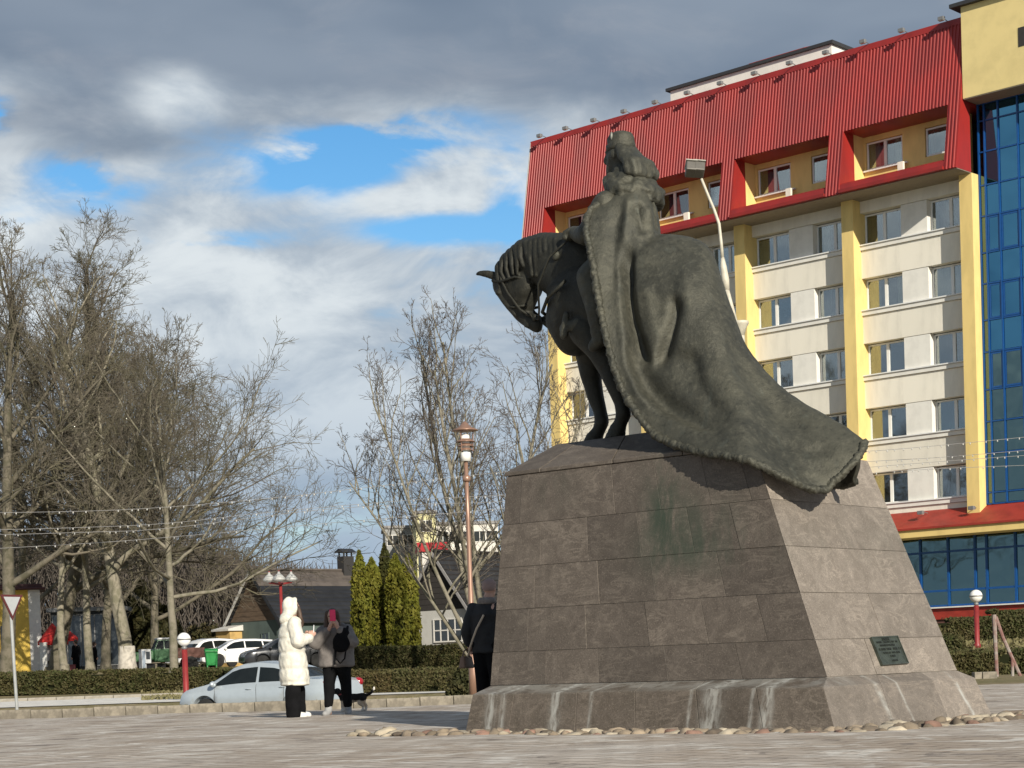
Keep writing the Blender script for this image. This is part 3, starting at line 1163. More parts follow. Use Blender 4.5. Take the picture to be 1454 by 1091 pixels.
# spandrel panels, sill bands, blank panels between the windows, floor slabs
span = MB().box((0, 0.64, 0), (W - .62, 1.12, 1.27)).mesh('spandrel')
span.materials.append(M_CREAM)
band = MB().box((0, 0.56, 0), (W - .62, 1.10, 0.185)).mesh('sill_band')
band.materials.append(M_WHITE)
lip = MB().box((0, 0.50, 0), (W - .62, 1.10, 0.055)).mesh('window_sill')
lip.materials.append(M_FRAME)
blank = MB().box((0, 0.66, 0), (1.34, 1.14, 1.44)).mesh('blank_panel')
blank.materials.append(M_WHITE)
for k in range(1, 5):
    u0 = -k * W + .62
    for n, z in enumerate(zs):
        for me, zz, nm in ((span, z - 1.53, 'spandrel'), (band, z - 0.245, 'sill_band'), (lip, z - 0.05, 'window_sill')):
            o = link(nm, me, None, hotel)
            o.location = (u0, 0, zz)
        o = link('blank_panel', blank, None, hotel)
        o.location = (-k * W + 2.75, 0, z + 0.01)
    o = link('lintel_panel', MB().box((u0, .64, 21.05), (u0 + W - .62, 1.12, 21.62)).mesh('lintel_panel'), M_CREAM, hotel)


def window_meshes(w, h, mull, dep=0.07, ft=0.075):
    f = MB()
    f.box((0, 0, 0), (ft, dep, h)).box((w - ft, 0, 0), (w, dep, h)).box((ft, 0, 0), (w - ft, dep, ft)).box((ft, 0, h - ft), (w - ft, dep, h))
    ms = sorted(mull)
    for x in ms:
        f.box((x - 0.075, -0.012, ft), (x + 0.075, dep, h - ft))
    xs_ = [ft] + [c for x in ms for c in (x - 0.075, x + 0.075)] + [w - ft]
    panes = []
    for a, b in zip(xs_[::2], xs_[1::2]):
        p = MB().box((a + .002, dep * .45, ft + .002), (b - .002, dep * .6, h - ft - .002)).mesh('pane')
        p.materials.append(G_WIN)
        panes.append(p)
    fm = f.mesh('window')
    fm.materials.append(M_FRAME)
    return fm, panes


def curtain_mesh(x0, x1, h, seed, side):
    r = random.Random(seed)
    n = max(6, int((x1 - x0) / .035))
    vs, fs = [], []
    for i in range(n + 1):
        x = lerp(x0, x1, i / n)
        y = 0.03 * math.sin(i * 1.7 + seed) + 0.012 * r.uniform(-1, 1)
        vs += [(x, y, 0.02), (x, y, h - .02)]
    for i in range(n):
        fs.append((2 * i, 2 * i + 2, 2 * i + 3, 2 * i + 1))
    me = bpy.data.meshes.new('curtain')
    me.from_pydata(vs, [], fs)
    me.polygons.foreach_set('use_smooth', [True] * len(fs))
    return me


WA = window_meshes(2.10, 1.42, [1.05])
WB = window_meshes(2.02, 1.42, [1.02])
WL = window_meshes(1.9, 1.25, [0.98])
WL2 = window_meshes(1.4, 1.25, [])
wr = random.Random(21)
CUR = {}


def put_window(kind, u, v, z, w, seed, interior=True):
    fm, panes = kind
    o = link('window', fm, None, hotel)
    o.location = (u, v, z)
    for p in panes:
        link('pane', p, None, o)
    h = 1.3
    if interior:
        r = random.Random(seed)
        q = r.random()
        spans = []
        if q < 0.3:
            spans = [(0.05, w * .52)]
        elif q < 0.6:
            spans = [(0.05, w * .3), (w * .72, w - .05)]
        elif q < 0.9:
            spans = [(0.05, w - .05)]
        m = r.choice([M_CURT[0], M_CURT[1], M_CURT[1], M_CURT[2], M_CURT[3]])
        for (a, b) in spans:
            me = curtain_mesh(a, b, h, seed, 0)
            me.materials.append(m)
            c = link('curtain', me, None, o)
            c.location = (0, 0.22, 0.05)
    return o


for k in range(1, 5):
    u0 = -k * W
    for n, z in enumerate(zs):
        put_window(WA, u0 + .63, 1.02, z + 0.012, 2.1, 100 * k + n)
        put_window(WB, u0 + 4.09, 1.02, z + 0.012, 2.02, 100 * k + n + 50)
# top floor behind the mansard openings
ML = -25.05
for k in range(1, 5):
    u0 = -k * W
    wallb = []
    for (a, b, z0, z1) in ((0, W, 21.62, 22.98), (0, W, 24.28, 25.2), (0, 0.88, 22.98, 24.28), (2.82, 3.98, 22.98, 24.28), (5.42, W, 22.98, 24.28)):
        wallb.append(((u0 + a, 0.85, z0), (u0 + b - .0, 1.3, z1)))
    hb('loggia_wall', M_YEL, *wallb)
    hb('loggia_cheek', M_YEL, ((u0 - .02, 0.02, 21.63), (u0 + .77, 0.848, 24.9)))
    put_window(WL, u0 + 0.90, 0.93, 23.0, 1.9, 900 + k)
    put_window(WL2, u0 + 4.0, 0.93, 23.0, 1.2, 940 + k)
    hb('loggia_sill', M_FRAME, ((u0 + 0.8, .70, 22.90), (u0 + 3.1, .92, 22.97)))
    hb('sun_patch_box', M_CREAM, ((u0 + 2.80, .40, 22.40), (u0 + 3.08, .55, 22.92)))  # pale box put in as the patch of sunlight beside the window


# mansard: ribbed sheet on a solid body
def man_v(z):
    return -0.1 - 1.2 * (28.3 - z) / 6.6


RB, RT = 21.62, 28.3
OT = 24.52


def rprism(name, poly, a, b, m):
    return MB().prism(poly, 'x', a, b).build(name, m, hotel)


UE = 0.60
rprism('roof_body', [(man_v(OT), OT), (man_v(RT), RT), (2.6, RT), (2.6, OT)], ML, UE, M_RED)
piers = [(-k * W, -k * W + .77) for k in range(1, 4)] + [(0.0, UE), (ML, -4 * W + .77)]
for (a, b) in piers:
    rprism('roof_pier', [(man_v(RB), RB), (man_v(OT), OT), (0.015, OT), (0.015, RB)], a, b, M_RED)
for k in range(1, 5):
    a, b = -k * W + .772, -(k - 1) * W - .002
    rprism('roof_lip', [(man_v(RB) + .02, RB + .01), (man_v(22.0) + .0, 22.02), (man_v(22.0) + .1, 22.10), (0.80, 22.48), (0.80, RB + .01)], a, b, M_RED)
    rprism('gutter', [(man_v(RB) - .10, RB + .02), (man_v(RB) - .12, RB + .16), (man_v(RB) + .02, RB + .14), (man_v(RB) + .02, RB + .02)], a, b, M_RED)
hb('soffit', M_SOFF, ((ML + .01, -1.2, RB - .03), (UE - .01, 0.63, RB - .002)))
hb('soffit_board', M_SOFF, ((ML + .01, 0.63, RB - .03), (UE - .01, 1.3, RB - .002)))


def ribbed(u0, u1, z0, z1):
    pitch = 0.172
    prof = [(0.0, 0), (0.075, 0), (0.095, 1), (0.152, 1)]
    us = []
    i = math.floor(u0 / pitch)
    while i * pitch < u1:
        for (d, h) in prof:
            u = i * pitch + d
            if u0 < u < u1:
                us.append((u, h))
        i += 1
    us = [(u0, 0)] + us + [(u1, 0)]
    nv, nz = 1.2 / 6.6, 1.0
    vs, fs = [], []
    for (u, h) in us:
        off = 0.012 + 0.034 * h
        for z in (z0, z1):
            vs.append((u, man_v(z) - off, z + off * nv))
    for j in range(len(us) - 1):
        fs.append((2 * j, 2 * j + 2, 2 * j + 3, 2 * j + 1))
    return vs, fs


mb = MB()
mb.add(*ribbed(ML, UE, OT, RT))
mb.build('roof_cladding', M_RED, hotel, fix=False)['kind'] = 'stuff'
for (a, b) in piers:
    mb = MB()
    mb.add(*ribbed(a, b, RB, OT))
    mb.build('roof_cladding', M_RED, hotel, fix=False)['kind'] = 'stuff'
rprism('ridge_cap', [(man_v(RT) - .09, RT - .22), (man_v(RT) - .05, RT + .06), (0.6, RT + .10), (0.6, RT)], ML - .03, UE + .01, M_RED)
M_VERGE = mat('pale_verge', (0.5, 0.45, 0.42), 0.6)
vv = MB()
vv.hexa([(ML - .05, man_v(RB) - .06, RB), (ML, man_v(RB) - .06, RB), (ML, man_v(RB) + .1, RB), (ML - .05, man_v(RB) + .1, RB), (ML - .05, man_v(RT) - .06, RT), (ML, man_v(RT) - .06, RT), (ML, man_v(RT) + .1, RT), (ML - .05, man_v(RT) + .1, RT)])
vv.build('verge', M_VERGE, hotel)
# attic storey, vent
hb('attic', M_WHITE, ((-18.1, 3.0, 28.0), (-8.3, 8.0, 30.02)))
hb('attic_coping', M_COPE, ((-18.3, 2.85, 30.02), (-8.15, 8.1, 30.17)))
hb('vent_stack', M_WHITE, ((-14.3, 5.6, 30.17), (-14.05, 6.6, 31.0)), ((-13.1, 5.6, 30.17), (-12.85, 6.6, 31.0)), ((-11.9, 5.6, 30.17), (-11.65, 6.6, 31.0)))
hb('vent_back', M_DARK, ((-14.05, 6.3, 30.17), (-11.9, 6.55, 30.95)))
MB().prism([(5.2, 31.0), (5.2, 31.08), (6.1, 31.38), (7.0, 31.08), (7.0, 31.0)], 'x', -14.7, -11.3).build('vent_roof', M_REDP, hotel)
# tower with blue curtain wall
hb('tower_block', M_YELT, ((0.63, -0.6, 24.68), (16, 9, 28.62)))
hb('tower_coping', M_COPE, ((0.2, -0.85, 28.62), (16.2, 9.2, 28.78)))
hb('tower_vent', M_DARK, ((3.32, -0.62, 26.25), (4.1, -0.55, 27.05)))
hb('tower_soffit', M_SOFF, ((0.65, -0.58, 24.64), (16, 0.9, 24.678)))
cu = [0.66, 0.95, 1.62, 2.55, 3.6, 4.7, 5.8, 6.9]
cz = [7.12, 7.62, 9.35, 10.75, 12.15, 13.8, 15.2, 16.8, 18.15, 19.75, 21.1, 22.55, 23.9, 24.64]
mb = MB()
for u in cu:
    mb.box((u - .034, 0.58, 7.1), (u + .034, 0.70, 24.64))
for z in cz:
    for a, b in zip(cu, cu[1:]):
        mb.box((a + .046, 0.60, z - .03), (b - .046, 0.70, z + .03))
cw = mb.build('curtain_wall', M_BLUE, hotel, fix=False)
for i, (a, b) in enumerate(zip(cu, cu[1:])):
    for j, (z0, z1) in enumerate(zip(cz, cz[1:])):
        m = G_BLUE if z1 > 15.3 else (G_TEAL if z1 < 13.9 else G_BLUE)
        if i == 0:
            m = G_TEAL
        p = MB().box((a + .047, 0.645, z0 + .047), (b - .047, 0.665, z1 - .047)).mesh('pane')
        p.materials.append(m)
        o = link('pane', p, None, cw)
        if i in (1, 2) and j in (6, 8, 4):
            sash = MB()
            w0, w1, h0, h1 = a + .05, b - .05, z0 + .05, z1 - .05
            sash.box((w0, .62, h0), (w0 + .07, .64, h1)).box((w1 - .07, .62, h0), (w1, .64, h1)).box((w0 + .07, .62, h0), (w1 - .07, .64, h0 + .07)).box((w0 + .07, .62, h1 - .07), (w1 - .07, .64, h1))
            sash.build('sash', M_BLUE, cw, fix=False)
# inside floors seen dimly through the glass
hb('inner_floor', mat('inner_slab', (0.20, 0.20, 0.18), 0.9), *[((0.66, 0.8, z), (9, 3.0, z + .25)) for z in (7.0, 10.0, 13.0, 16.0, 19.0, 22.0)])
# canopy over the ground floor
cpoly = [(-1.0, 6.20), (0.64, 7.08), (0.64, 6.15), (-1.0, 6.15)]
rprism('canopy_roof', cpoly, UL - .6, 14, M_REDP)
hb('canopy_fascia', M_YEL, ((UL - .6, -0.98, 5.80), (14, 0.6, 6.148)))
hb('canopy_gutter', M_REDP, ((UL - .6, -1.08, 6.13), (14, -1.0, 6.22)))
# ground floor glazing
gu = [-24, -21.5, -19, -16.5, -14, -11.5, -9, -6.6, -4.2, -2.76, -1.34, 0.01, 0.58, 1.98, 3.3, 4.7, 6.1, 7.5]
gzs = [2.66, 3.40, 5.16, 5.80]
mb = MB()
for u in gu:
    mb.box((u - .05, .54, 2.66), (u + .05, .68, 5.79))
for z in gzs[1:3] + [2.72]:
    for a, b in zip(gu, gu[1:]):
        mb.box((a + .051, .56, z - .045), (b - .051, .68, z + .045))
sf = mb.build('shop_front', M_BLUE, hotel, fix=False)
for a, b in zip(gu, gu[1:]):
    for z0, z1 in zip(gzs, gzs[1:]):
        p = MB().box((a + .052, .61, z0 + .047), (b - .052, .63, z1 - .047)).mesh('pane')
        p.materials.append(G_TEAL)
        link('pane', p, None, sf)
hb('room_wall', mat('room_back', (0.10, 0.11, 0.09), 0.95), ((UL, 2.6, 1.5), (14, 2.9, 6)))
hb('plinth_sill', M_WHITE, ((UL - .1, -.15, 2.60), (14, .53, 2.655)))
hb('plinth', M_REDP, ((UL - .1, 0.0, 2.10), (14, .53, 2.598)))
hb('base_wall', mat('dark_base', (0.11, 0.05, 0.04), 0.9), ((UL - .1, 0.1, 0.8), (14, .53, 2.098)))

# small floodlights along the roof edge and the canopy
M_LAMPB = mat('lamp_grey', (0.22, 0.22, 0.22), 0.5, 0.3)
M_LAMPG = mat('lamp_glass', (0.55, 0.55, 0.5), 0.2)


def floodlight(loc_uvz, label, group):
    t = thing('floodlight', label, 'floodlight', None or (0, 0, 0), HYAW, group)
    R = Matrix.Rotation(HYAW, 4, 'Z')
    t.location = HO + (R @ Vector(loc_uvz))
    MB().tube([(0, 0.1, 0), (0, -.25, .05), (0, -.42, .02)], .018, 6).build('arm', M_LAMPB, t)
    MB().box((-.14, -.62, -.07), (.14, -.42, .09)).build('housing', M_LAMPB, t, bevel=.02)
    MB().box((-.12, -.60, -.082), (.12, -.44, -.072)).build('lens', M_LAMPG, t)
    return t


fl0 = None
lab = ['small floodlight on the red roof edge, the one nearest the yellow tower', 'small floodlight on the red roof edge, second from the yellow tower', 'small floodlight on the red roof edge beside the right end of the white attic',
       'small floodlight on the red roof edge below the middle of the attic vent', 'small floodlight on the red roof edge left of the attic vent', 'small floodlight on the red roof edge below the white attic wall',
       'small floodlight on the red roof edge below the left end of the white attic', 'small floodlight on the red roof edge just left of the white attic', 'small floodlight on the red roof edge right of the bronze rider head',
       'small floodlight on the red roof edge straight above the bronze rider head', 'small floodlight on the red roof edge left of the bronze rider head', 'small floodlight on the red roof edge second from the left roof corner',
       'small floodlight on the red roof edge nearest the left roof corner']
for i, u in enumerate([-0.3, -2.3, -4.3, -6.3, -8.3, -10.3, -12.3, -14.3, -16.3, -18.3, -20.3, -22.2, -24.0]):
    if fl0 is None:
        fl0 = floodlight((u, man_v(RT) - .02, RT + .05), lab[i], 'floodlights along the roof edge')
        o = fl0
    else:
        o = copy_tree(fl0)
        o['label'] = lab[i]
    o.location = HO + (Matrix.Rotation(HYAW, 4, 'Z') @ Vector((u, man_v(RT) - .02, RT + .05)))
for u, lb in ((-2.1, 'floodlight on the red canopy below the cream wall beside the pedestal'), (0.45, 'floodlight on the red canopy at the foot of the last yellow pilaster')):
    o = copy_tree(fl0)
    o['label'] = lb
    o['group'] = 'floodlights on the canopy'
    o.location = HO + (Matrix.Rotation(HYAW, 4, 'Z') @ Vector((u, 0.1, 6.92)))
# ------------------------------------------------------------------ bronze horseman
def bronze_mat(name='weathered_bronze', f=1.0):
    m = bpy.data.materials.new(name)
    m.use_nodes = True
    T = NT(m.node_tree)
    out = T.n('ShaderNodeOutputMaterial')
    b = T.n('ShaderNodeBsdfPrincipled')
    T.l(b.outputs[0], out.inputs[0])
    tc = T.n('ShaderNodeTexCoord').outputs['Object']
    n1 = T.noise(tc, 1.6, 6, 0.65, 0.6)
    n2 = T.noise(tc, 16, 5, 0.7)
    n3 = T.noise(T.vmul(tc, (7, 7, 0.7)), 1.0, 4, 0.6)
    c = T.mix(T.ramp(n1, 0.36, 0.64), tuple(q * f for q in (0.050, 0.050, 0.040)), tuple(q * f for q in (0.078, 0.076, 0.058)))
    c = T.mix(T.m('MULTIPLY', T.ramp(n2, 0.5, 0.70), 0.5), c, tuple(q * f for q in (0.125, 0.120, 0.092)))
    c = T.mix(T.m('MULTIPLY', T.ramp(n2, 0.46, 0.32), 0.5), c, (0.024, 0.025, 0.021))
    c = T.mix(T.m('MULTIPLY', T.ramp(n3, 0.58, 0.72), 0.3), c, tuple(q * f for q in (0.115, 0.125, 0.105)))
    T.l(c, b.inputs['Base Color'])
    b.inputs['Metallic'].default_value = 0.4
    b.inputs['Specular IOR Level'].default_value = 0.35
    T.l(T.m('ADD', T.m('MULTIPLY', n2, 0.3), 0.42), b.inputs['Roughness'])
    bn = T.n('ShaderNodeBump', i_Strength=0.55, i_Distance=0.016)
    T.l(T.m('ADD', T.m('MULTIPLY', T.noise(tc, 24, 6, 0.75), 0.9), n2), bn.inputs['Height'])
    T.l(bn.outputs[0], b.inputs['Normal'])
    return m


M_BRZ = bronze_mat()
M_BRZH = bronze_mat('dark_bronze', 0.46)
VC = 1.30
statue = thing('equestrian_statue', 'dark bronze statue of a cloaked rider on horseback, long train trailing over the pedestal', 'statue', PO, PYAW)


def L(px, py, v=VC):
    return local(px, py, PO, PYAW, v)


# horse -----------------------------------------------------------------
mb = BL()
yk = 0.86


def hch(nodes, ys=1.0):
    mb.chain([(u, v, z, r) for (u, v, z, r) in nodes], ys, 14)


hch([(-3.86, VC, 4.62, .44), (-3.35, VC, 4.52, .47), (-2.8, VC, 4.54, .43), (-2.62, VC, 4.58, .38)], .88)
hch([(-3.95, VC, 4.62, .40), (-3.98, VC, 4.98, .40), (-4.22, VC, 5.10, .345), (-4.45, VC, 5.20, .285), (-4.68, VC, 5.22, .235), (-4.86, VC, 5.15, .20), (-4.97, VC, 5.06, .165)], .62)
hch([(-3.98, VC, 4.5, .36), (-4.02, VC, 4.32, .25)], .95)
# mane: locks that fall over the near and far side of the neck
mr = random.Random(8)
for k in range(15):
    t = k / 14
    u = lerp(-4.02, -5.04, t)
    zt = pw(u, [(-5.2, 5.16), (-5.11, 5.22), (-4.96, 5.36), (-4.73, 5.47), (-4.44, 5.485), (-4.17, 5.44), (-4.0, 5.37)])
    for sgn in (-1, 1):
        ln = mr.uniform(.22, .42)
        w = 0.17 + 0.05 * (1 - t)
        mb.chain([(u, VC + sgn * .02, zt - .05, .05), (u + .02, VC + sgn * w * .62, zt - .10, .036), (u + .05 + mr.uniform(-.02, .03), VC + sgn * (w - .016), zt - .10 - ln * .5, .021), (u + .07 + mr.uniform(-.03, .03), VC + sgn * (w - .025), zt - .1 - ln, .010)], 1, 7)
# head: sections from the poll to the lips (front point, back point, half width)
secs = [((-5.12, 5.13), (-4.80, 5.22), .10), ((-5.17, 5.05), (-4.66, 5.08), .135), ((-5.16, 4.97), (-4.56, 4.95), .150), ((-5.07, 4.85), (-4.53, 4.84), .150), ((-4.98, 4.74), (-4.60, 4.71), .115),
        ((-4.88, 4.62), (-4.66, 4.645), .085), ((-4.79, 4.54), (-4.62, 4.61), .078), ((-4.71, 4.475), (-4.53, 4.575), .082), ((-4.63, 4.43), (-4.50, 4.52), .065), ((-4.585, 4.42), (-4.52, 4.47), .035)]
mb.slabs(secs, VC)
for sgn in (-1, 1):
    mb.ell((-4.70, VC + sgn * .085, 4.93), (.155, .082, .165), 12)                # cheek
    mb.ell((-5.00, VC + sgn * .128, 4.90), (.058, .038, .046), 8)
    mb.ell((-4.985, VC + sgn * .155, 4.885), (.026, .018, .024), 8)                  # eye ridge
    mb.chain([(-4.97, VC + sgn * .115, 4.84, .028), (-4.80, VC + sgn * .085, 4.62, .022)], 1, 8)   # face bone
    mb.ell((-4.655, VC + sgn * .065, 4.485), (.045, .03, .035), 8)                # nostril
    mb.chain([(-5.10, VC + sgn * .085, 5.105, .045), (-5.18, VC + sgn * .12, 5.135, .04), (-5.27, VC + sgn * .135, 5.155, .022), (-5.335, VC + sgn * .12, 5.155 + (sgn > 0) * .02, .006)], .5, 8)  # ear
mb.ell((-4.56, VC, 4.50), (.06, .05, .045), 8)
# legs (far fore, near fore, hinds)
hch([(-3.92, 1.48, 4.28, .22), (-4.0, 1.52, 4.02, .145), (-3.98, 1.52, 3.80, .105), (-3.945, 1.52, 3.64, .092), (-3.88, 1.52, 3.46, .068), (-3.855, 1.52, 3.34, .078), (-3.91, 1.52, 3.24, .068), (-3.96, 1.52, 3.18, .085)])
hch([(-3.68, 1.10, 4.28, .21), (-3.49, 1.08, 4.02, .145), (-3.39, 1.08, 3.80, .105), (-3.32, 1.08, 3.62, .092), (-3.25, 1.08, 3.44, .068), (-3.22, 1.08, 3.32, .078), (-3.26, 1.08, 3.24, .068), (-3.30, 1.08, 3.18, .08)])
for v in (1.06, 1.54):
    hch([(-2.7, lerp(v, VC, .3), 4.42, .26), (-2.5, lerp(v, VC, .25), 4.05, .17), (-2.0, v, 3.78, .12), (-2.05, v, 3.45, .085), (-2.1, v, 3.28, .085), (-2.16, v, 3.18, .09)])
for (u, v) in ((-3.99, 1.52), (-3.32, 1.08), (-2.18, 1.06), (-2.18, 1.54)):
    for (z, r, du) in ((3.085, .12, -.03), (3.12, .115, -.015), (3.16, .105, 0), (3.20, .09, .01)):
        mb.ell((u + du, v, z), (r, r * .88, .035))
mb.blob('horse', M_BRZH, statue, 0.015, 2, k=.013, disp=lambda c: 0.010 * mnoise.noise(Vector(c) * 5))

# bridle, reins, breast collar ----------------------------------------------
tk = MB()


def strap(pts, r=.016):
    tk.tube(pts, r, 6)


for sgn in (-1, 1):
    s = VC + sgn * .165
    strap([(-5.0, VC + sgn * .12, 5.17), (-4.93, s, 5.02), (-4.84, s, 4.86), (-4.70, VC + sgn * .125, 4.66), (-4.545, VC + sgn * .085, 4.55)])
    strap([(-4.99, VC, 4.75), (-4.9, VC + sgn * .11, 4.72), (-4.78, VC + sgn * .125, 4.70), (-4.62, VC + sgn * .09, 4.70)])
    strap([(-5.18, VC, 5.05), (-5.08, VC + sgn * .14, 5.04), (-4.93, VC + sgn * .17, 5.0), (-4.72, VC + sgn * .17, 5.02), (-4.55, VC + sgn * .10, 4.97)])
    tk.ell((-4.53, VC + sgn * .085, 4.55), (.04, .02, .04), 8)
    # curb and rein: from the bit back to the chest, then up to the hand
    strap([(-4.53, VC + sgn * .085, 4.55), (-4.44, VC + sgn * .12, 4.51), (-4.36, VC + sgn * .2, 4.60), (-4.28, VC + sgn * .30, 4.85), (-4.1, VC + sgn * .31, 5.12), (-3.9, VC + sgn * .2, 5.30), (-3.72, VC - .2, 5.36)], .012)
    # breast collar
    strap([(-4.36, VC, 4.52), (-4.3, VC + sgn * .22, 4.56), (-4.08, VC + sgn * .39, 4.66), (-3.8, VC + sgn * .42, 4.80)], .02)
strap([(-4.46, VC, 4.50), (-4.36, VC, 4.42)], .03)
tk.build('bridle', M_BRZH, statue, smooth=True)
# knot of ribbons on the chest
kn = BL()
kp = L(812, 466, .95)
kn.chain([(kp.x - .08, kp.y - .05, kp.z, .05), (kp.x + .10, kp.y - .02, kp.z + .03, .065)], .6, 10)
kn.chain([(kp.x - .02, kp.y - .06, kp.z + .15, .03), (kp.x - .06, kp.y - .07, kp.z - .08, .045)], .6, 10)
kn.blob('chest_knot', M_BRZ, statue, .012, 2)
tp = L(789, 363, 1.06)
MB().ell((tp.x, tp.y, tp.z), (.055, .03, .055), 10).build('rosette', M_BRZ, statue, smooth=True)

# rider ---------------------------------------------------------------------
mb = BL()
mb.chain([(-3.22, VC, 4.95, .33), (-3.20, VC, 5.3, .30), (-3.22, VC, 5.62, .27), (-3.22, VC, 5.72, .2)], 1.05, 14)
mb.chain([(-3.24, VC, 5.75, .12), (-3.30, VC, 6.0, .11)], 1, 12)
hd = L(881, 219)
mb.ell((hd.x, VC, hd.z), (.155, .13, .185), 16)                                    # skull
mb.ell((hd.x - .07, VC, hd.z - .07), (.10, .095, .13), 12)                         # face
mb.chain([(hd.x - .16, VC, hd.z + .02, .02), (hd.x - .19, VC, hd.z - .045, .03)], .8, 8)   # nose
for sgn in (-1, 1):
    mb.ell((hd.x - .13, VC + sgn * .055, hd.z + .035), (.03, .045, .018), 8)       # brow
    mb.ell((hd.x - .0, VC + sgn * .13, hd.z - .02), (.035, .02, .055), 8)          # ear
# beard
mb.chain([(hd.x - .10, VC, hd.z - .14, .085), (hd.x - .10, VC, hd.z - .24, .065), (hd.x - .075, VC, hd.z - .31, .03)], .9, 10)
# hair down the nape
hrr = random.Random(4)
for k in range(22):
    a = (k / 21 - .5) * 2.4
    s = math.sin(a)
    bx = hd.x + .06 + .07 * math.cos(a)
    mb.chain([(bx - .02, VC + .12 * s, hd.z + .04, .04), (bx + .06, VC + .16 * s, hd.z - .08, .045), (bx + .16 + hrr.uniform(-.02, .03), VC + .2 * s, hd.z - .16, .045), (bx + .21 + hrr.uniform(-.06, .03), VC + .21 * s, hd.z - .25 - hrr.uniform(0, .06), .04)], 1, 7)
# near arm and hand with the reins, legs
mb.chain([(-3.3, .98, 5.55, .13), (-3.52, .93, 5.25, .11), (-3.72, 1.05, 5.30, .085), (-3.84, 1.1, 5.36, .06)], 1, 10)
mb.chain([(-3.3, 1.62, 5.55, .13), (-3.52, 1.67, 5.25, .11), (-3.72, 1.55, 5.30, .085), (-3.84, 1.5, 5.36, .06)], 1, 10)
for hv in (1.1, 1.5):
    for q in range(4):
        mb.chain([(-3.86, hv - .05 + .03 * q, 5.37, .022), (-3.92, hv - .05 + .03 * q, 5.35, .02), (-3.93, hv - .05 + .03 * q, 5.31, .018), (-3.89, hv - .05 + .03 * q, 5.30, .016)], 1, 6)
for v in (.86, 1.74):
    mb.chain([(-3.2, lerp(v, VC, .4), 4.98, .2), (-3.45, v, 4.78, .14), (-3.36, v - .02, 4.4, .10), (-3.34, v, 4.1, .07), (-3.42, v, 4.04, .06)], 1, 10)
mb.blob('rider', M_BRZ, statue, .014, 2, disp=lambda c: .008 * mnoise.noise(Vector(c) * 14))
# cap with a fur rim and a clasp
cp = MB()
ct = Vector((hd.x + .01, VC, hd.z + .04))
prof = [(.150, -.01), (.160, .02), (.158, .05), (.145, .07), (.148, .085), (.146, .125), (.125, .165), (.07, .19), (.01, .195)]
cp.lathe([(r, z) for r, z in prof], (ct.x, ct.y, ct.z), 28, 1.03, .95)
cv = []
for v in cp.v:
    q = Vector(v)
    rim = 1 if q.z - ct.z < .08 else .25
    q += (q - ct).normalized() * .012 * rim * mnoise.noise(q * 30)
    cv.append(tuple(q))
cp.v = cv
cp.build('cap', M_BRZ, statue, smooth=True)
MB().ell((ct.x - .02, VC - .135, ct.z + .13), (.016, .016, .045), 8).build('clasp', mat('pale_bronze', (0.22, 0.22, 0.19), .5, .3), statue, smooth=True)
# fur collar
cl = BL()
cc = L(901, 252)
for k in range(34):
    a = 2 * math.pi * k / 34
    u = cc.x + .235 * math.cos(a) - .01
    v = VC + .25 * math.sin(a)
    z = cc.z - .12 - .10 * math.cos(a) - (0.05 if abs(math.sin(a)) > .7 else 0)
    cl.ell((u, v, z), (.085, .085, .10), 8)
    cl.ell((u * .5 + cc.x * .5 + .02, VC + .16 * math.sin(a), z + .10), (.09, .09, .08), 8)
    if k % 2 == 0:
        cl.ell((cc.x - .01 + .275 * math.cos(a), VC + .29 * math.sin(a), z - .06 - hrr.uniform(0, .03)), (.045, .045, .05), 8)
cl.blob('fur_collar', M_BRZ, statue, .015, 1, disp=lambda c: .022 * mnoise.noise(Vector(c) * 13) + .008 * mnoise.noise(Vector(c) * 34))

# cloak -----------------------------------------------------------------------
# each station: spine, two points over the near side, hem (picture x, y and depth across the pedestal)
ST = [[(925, 262, 1.30), (908, 268, 1.08), (886, 274, 1.00), (869, 279, 1.00)],
      [(932, 298, 1.30), (912, 300, 1.00), (868, 304, .84), (833, 309, .72)],
      [(936, 331, 1.30), (914, 342, .94), (880, 366, .74), (845, 392, .54)],
      [(958, 334, 1.30), (927, 352, .90), (890, 410, .66), (857, 462, .44)],
      [(985, 338, 1.30), (950, 385, .84), (915, 465, .64), (880, 545, .38)],
      [(1010, 355, 1.30), (988, 430, .80), (957, 530, .57), (926, 614, .33)],
      [(1034, 425, 1.27), (1022, 500, .76), (1005, 580, .43), (990, 641, .16)],
      [(1062, 495, 1.25), (1060, 555, .76), (1058, 610, .36), (1060, 653, .05)],
      [(1110, 550, 1.25), (1108, 603, .82), (1108, 647, .54), (1111, 677, .26)],
      [(1165, 585, 1.22), (1158, 627, .86), (1152, 667, .70), (1149, 694, .56)],
      [(1203, 606, 1.20), (1195, 637, .95), (1183, 670, .80), (1172, 696, .72)],
      [(1228, 626, 1.16), (1221, 645, 1.02), (1203, 667, .88), (1180, 688, .78)]]


def crom(P, t):
    n = len(P) - 1
    x = min(max(t, 0), 1) * n
    i = min(int(x), n - 1)
    f = x - i
    p0, p1, p2, p3 = P[max(i - 1, 0)], P[i], P[i + 1], P[min(i + 2, n)]
    return 0.5 * ((2 * p1) + (p2 - p0) * f + (2 * p0 - 5 * p1 + 4 * p2 - p3) * f * f + (3 * p1 - p0 - 3 * p2 + p3) * f ** 3)


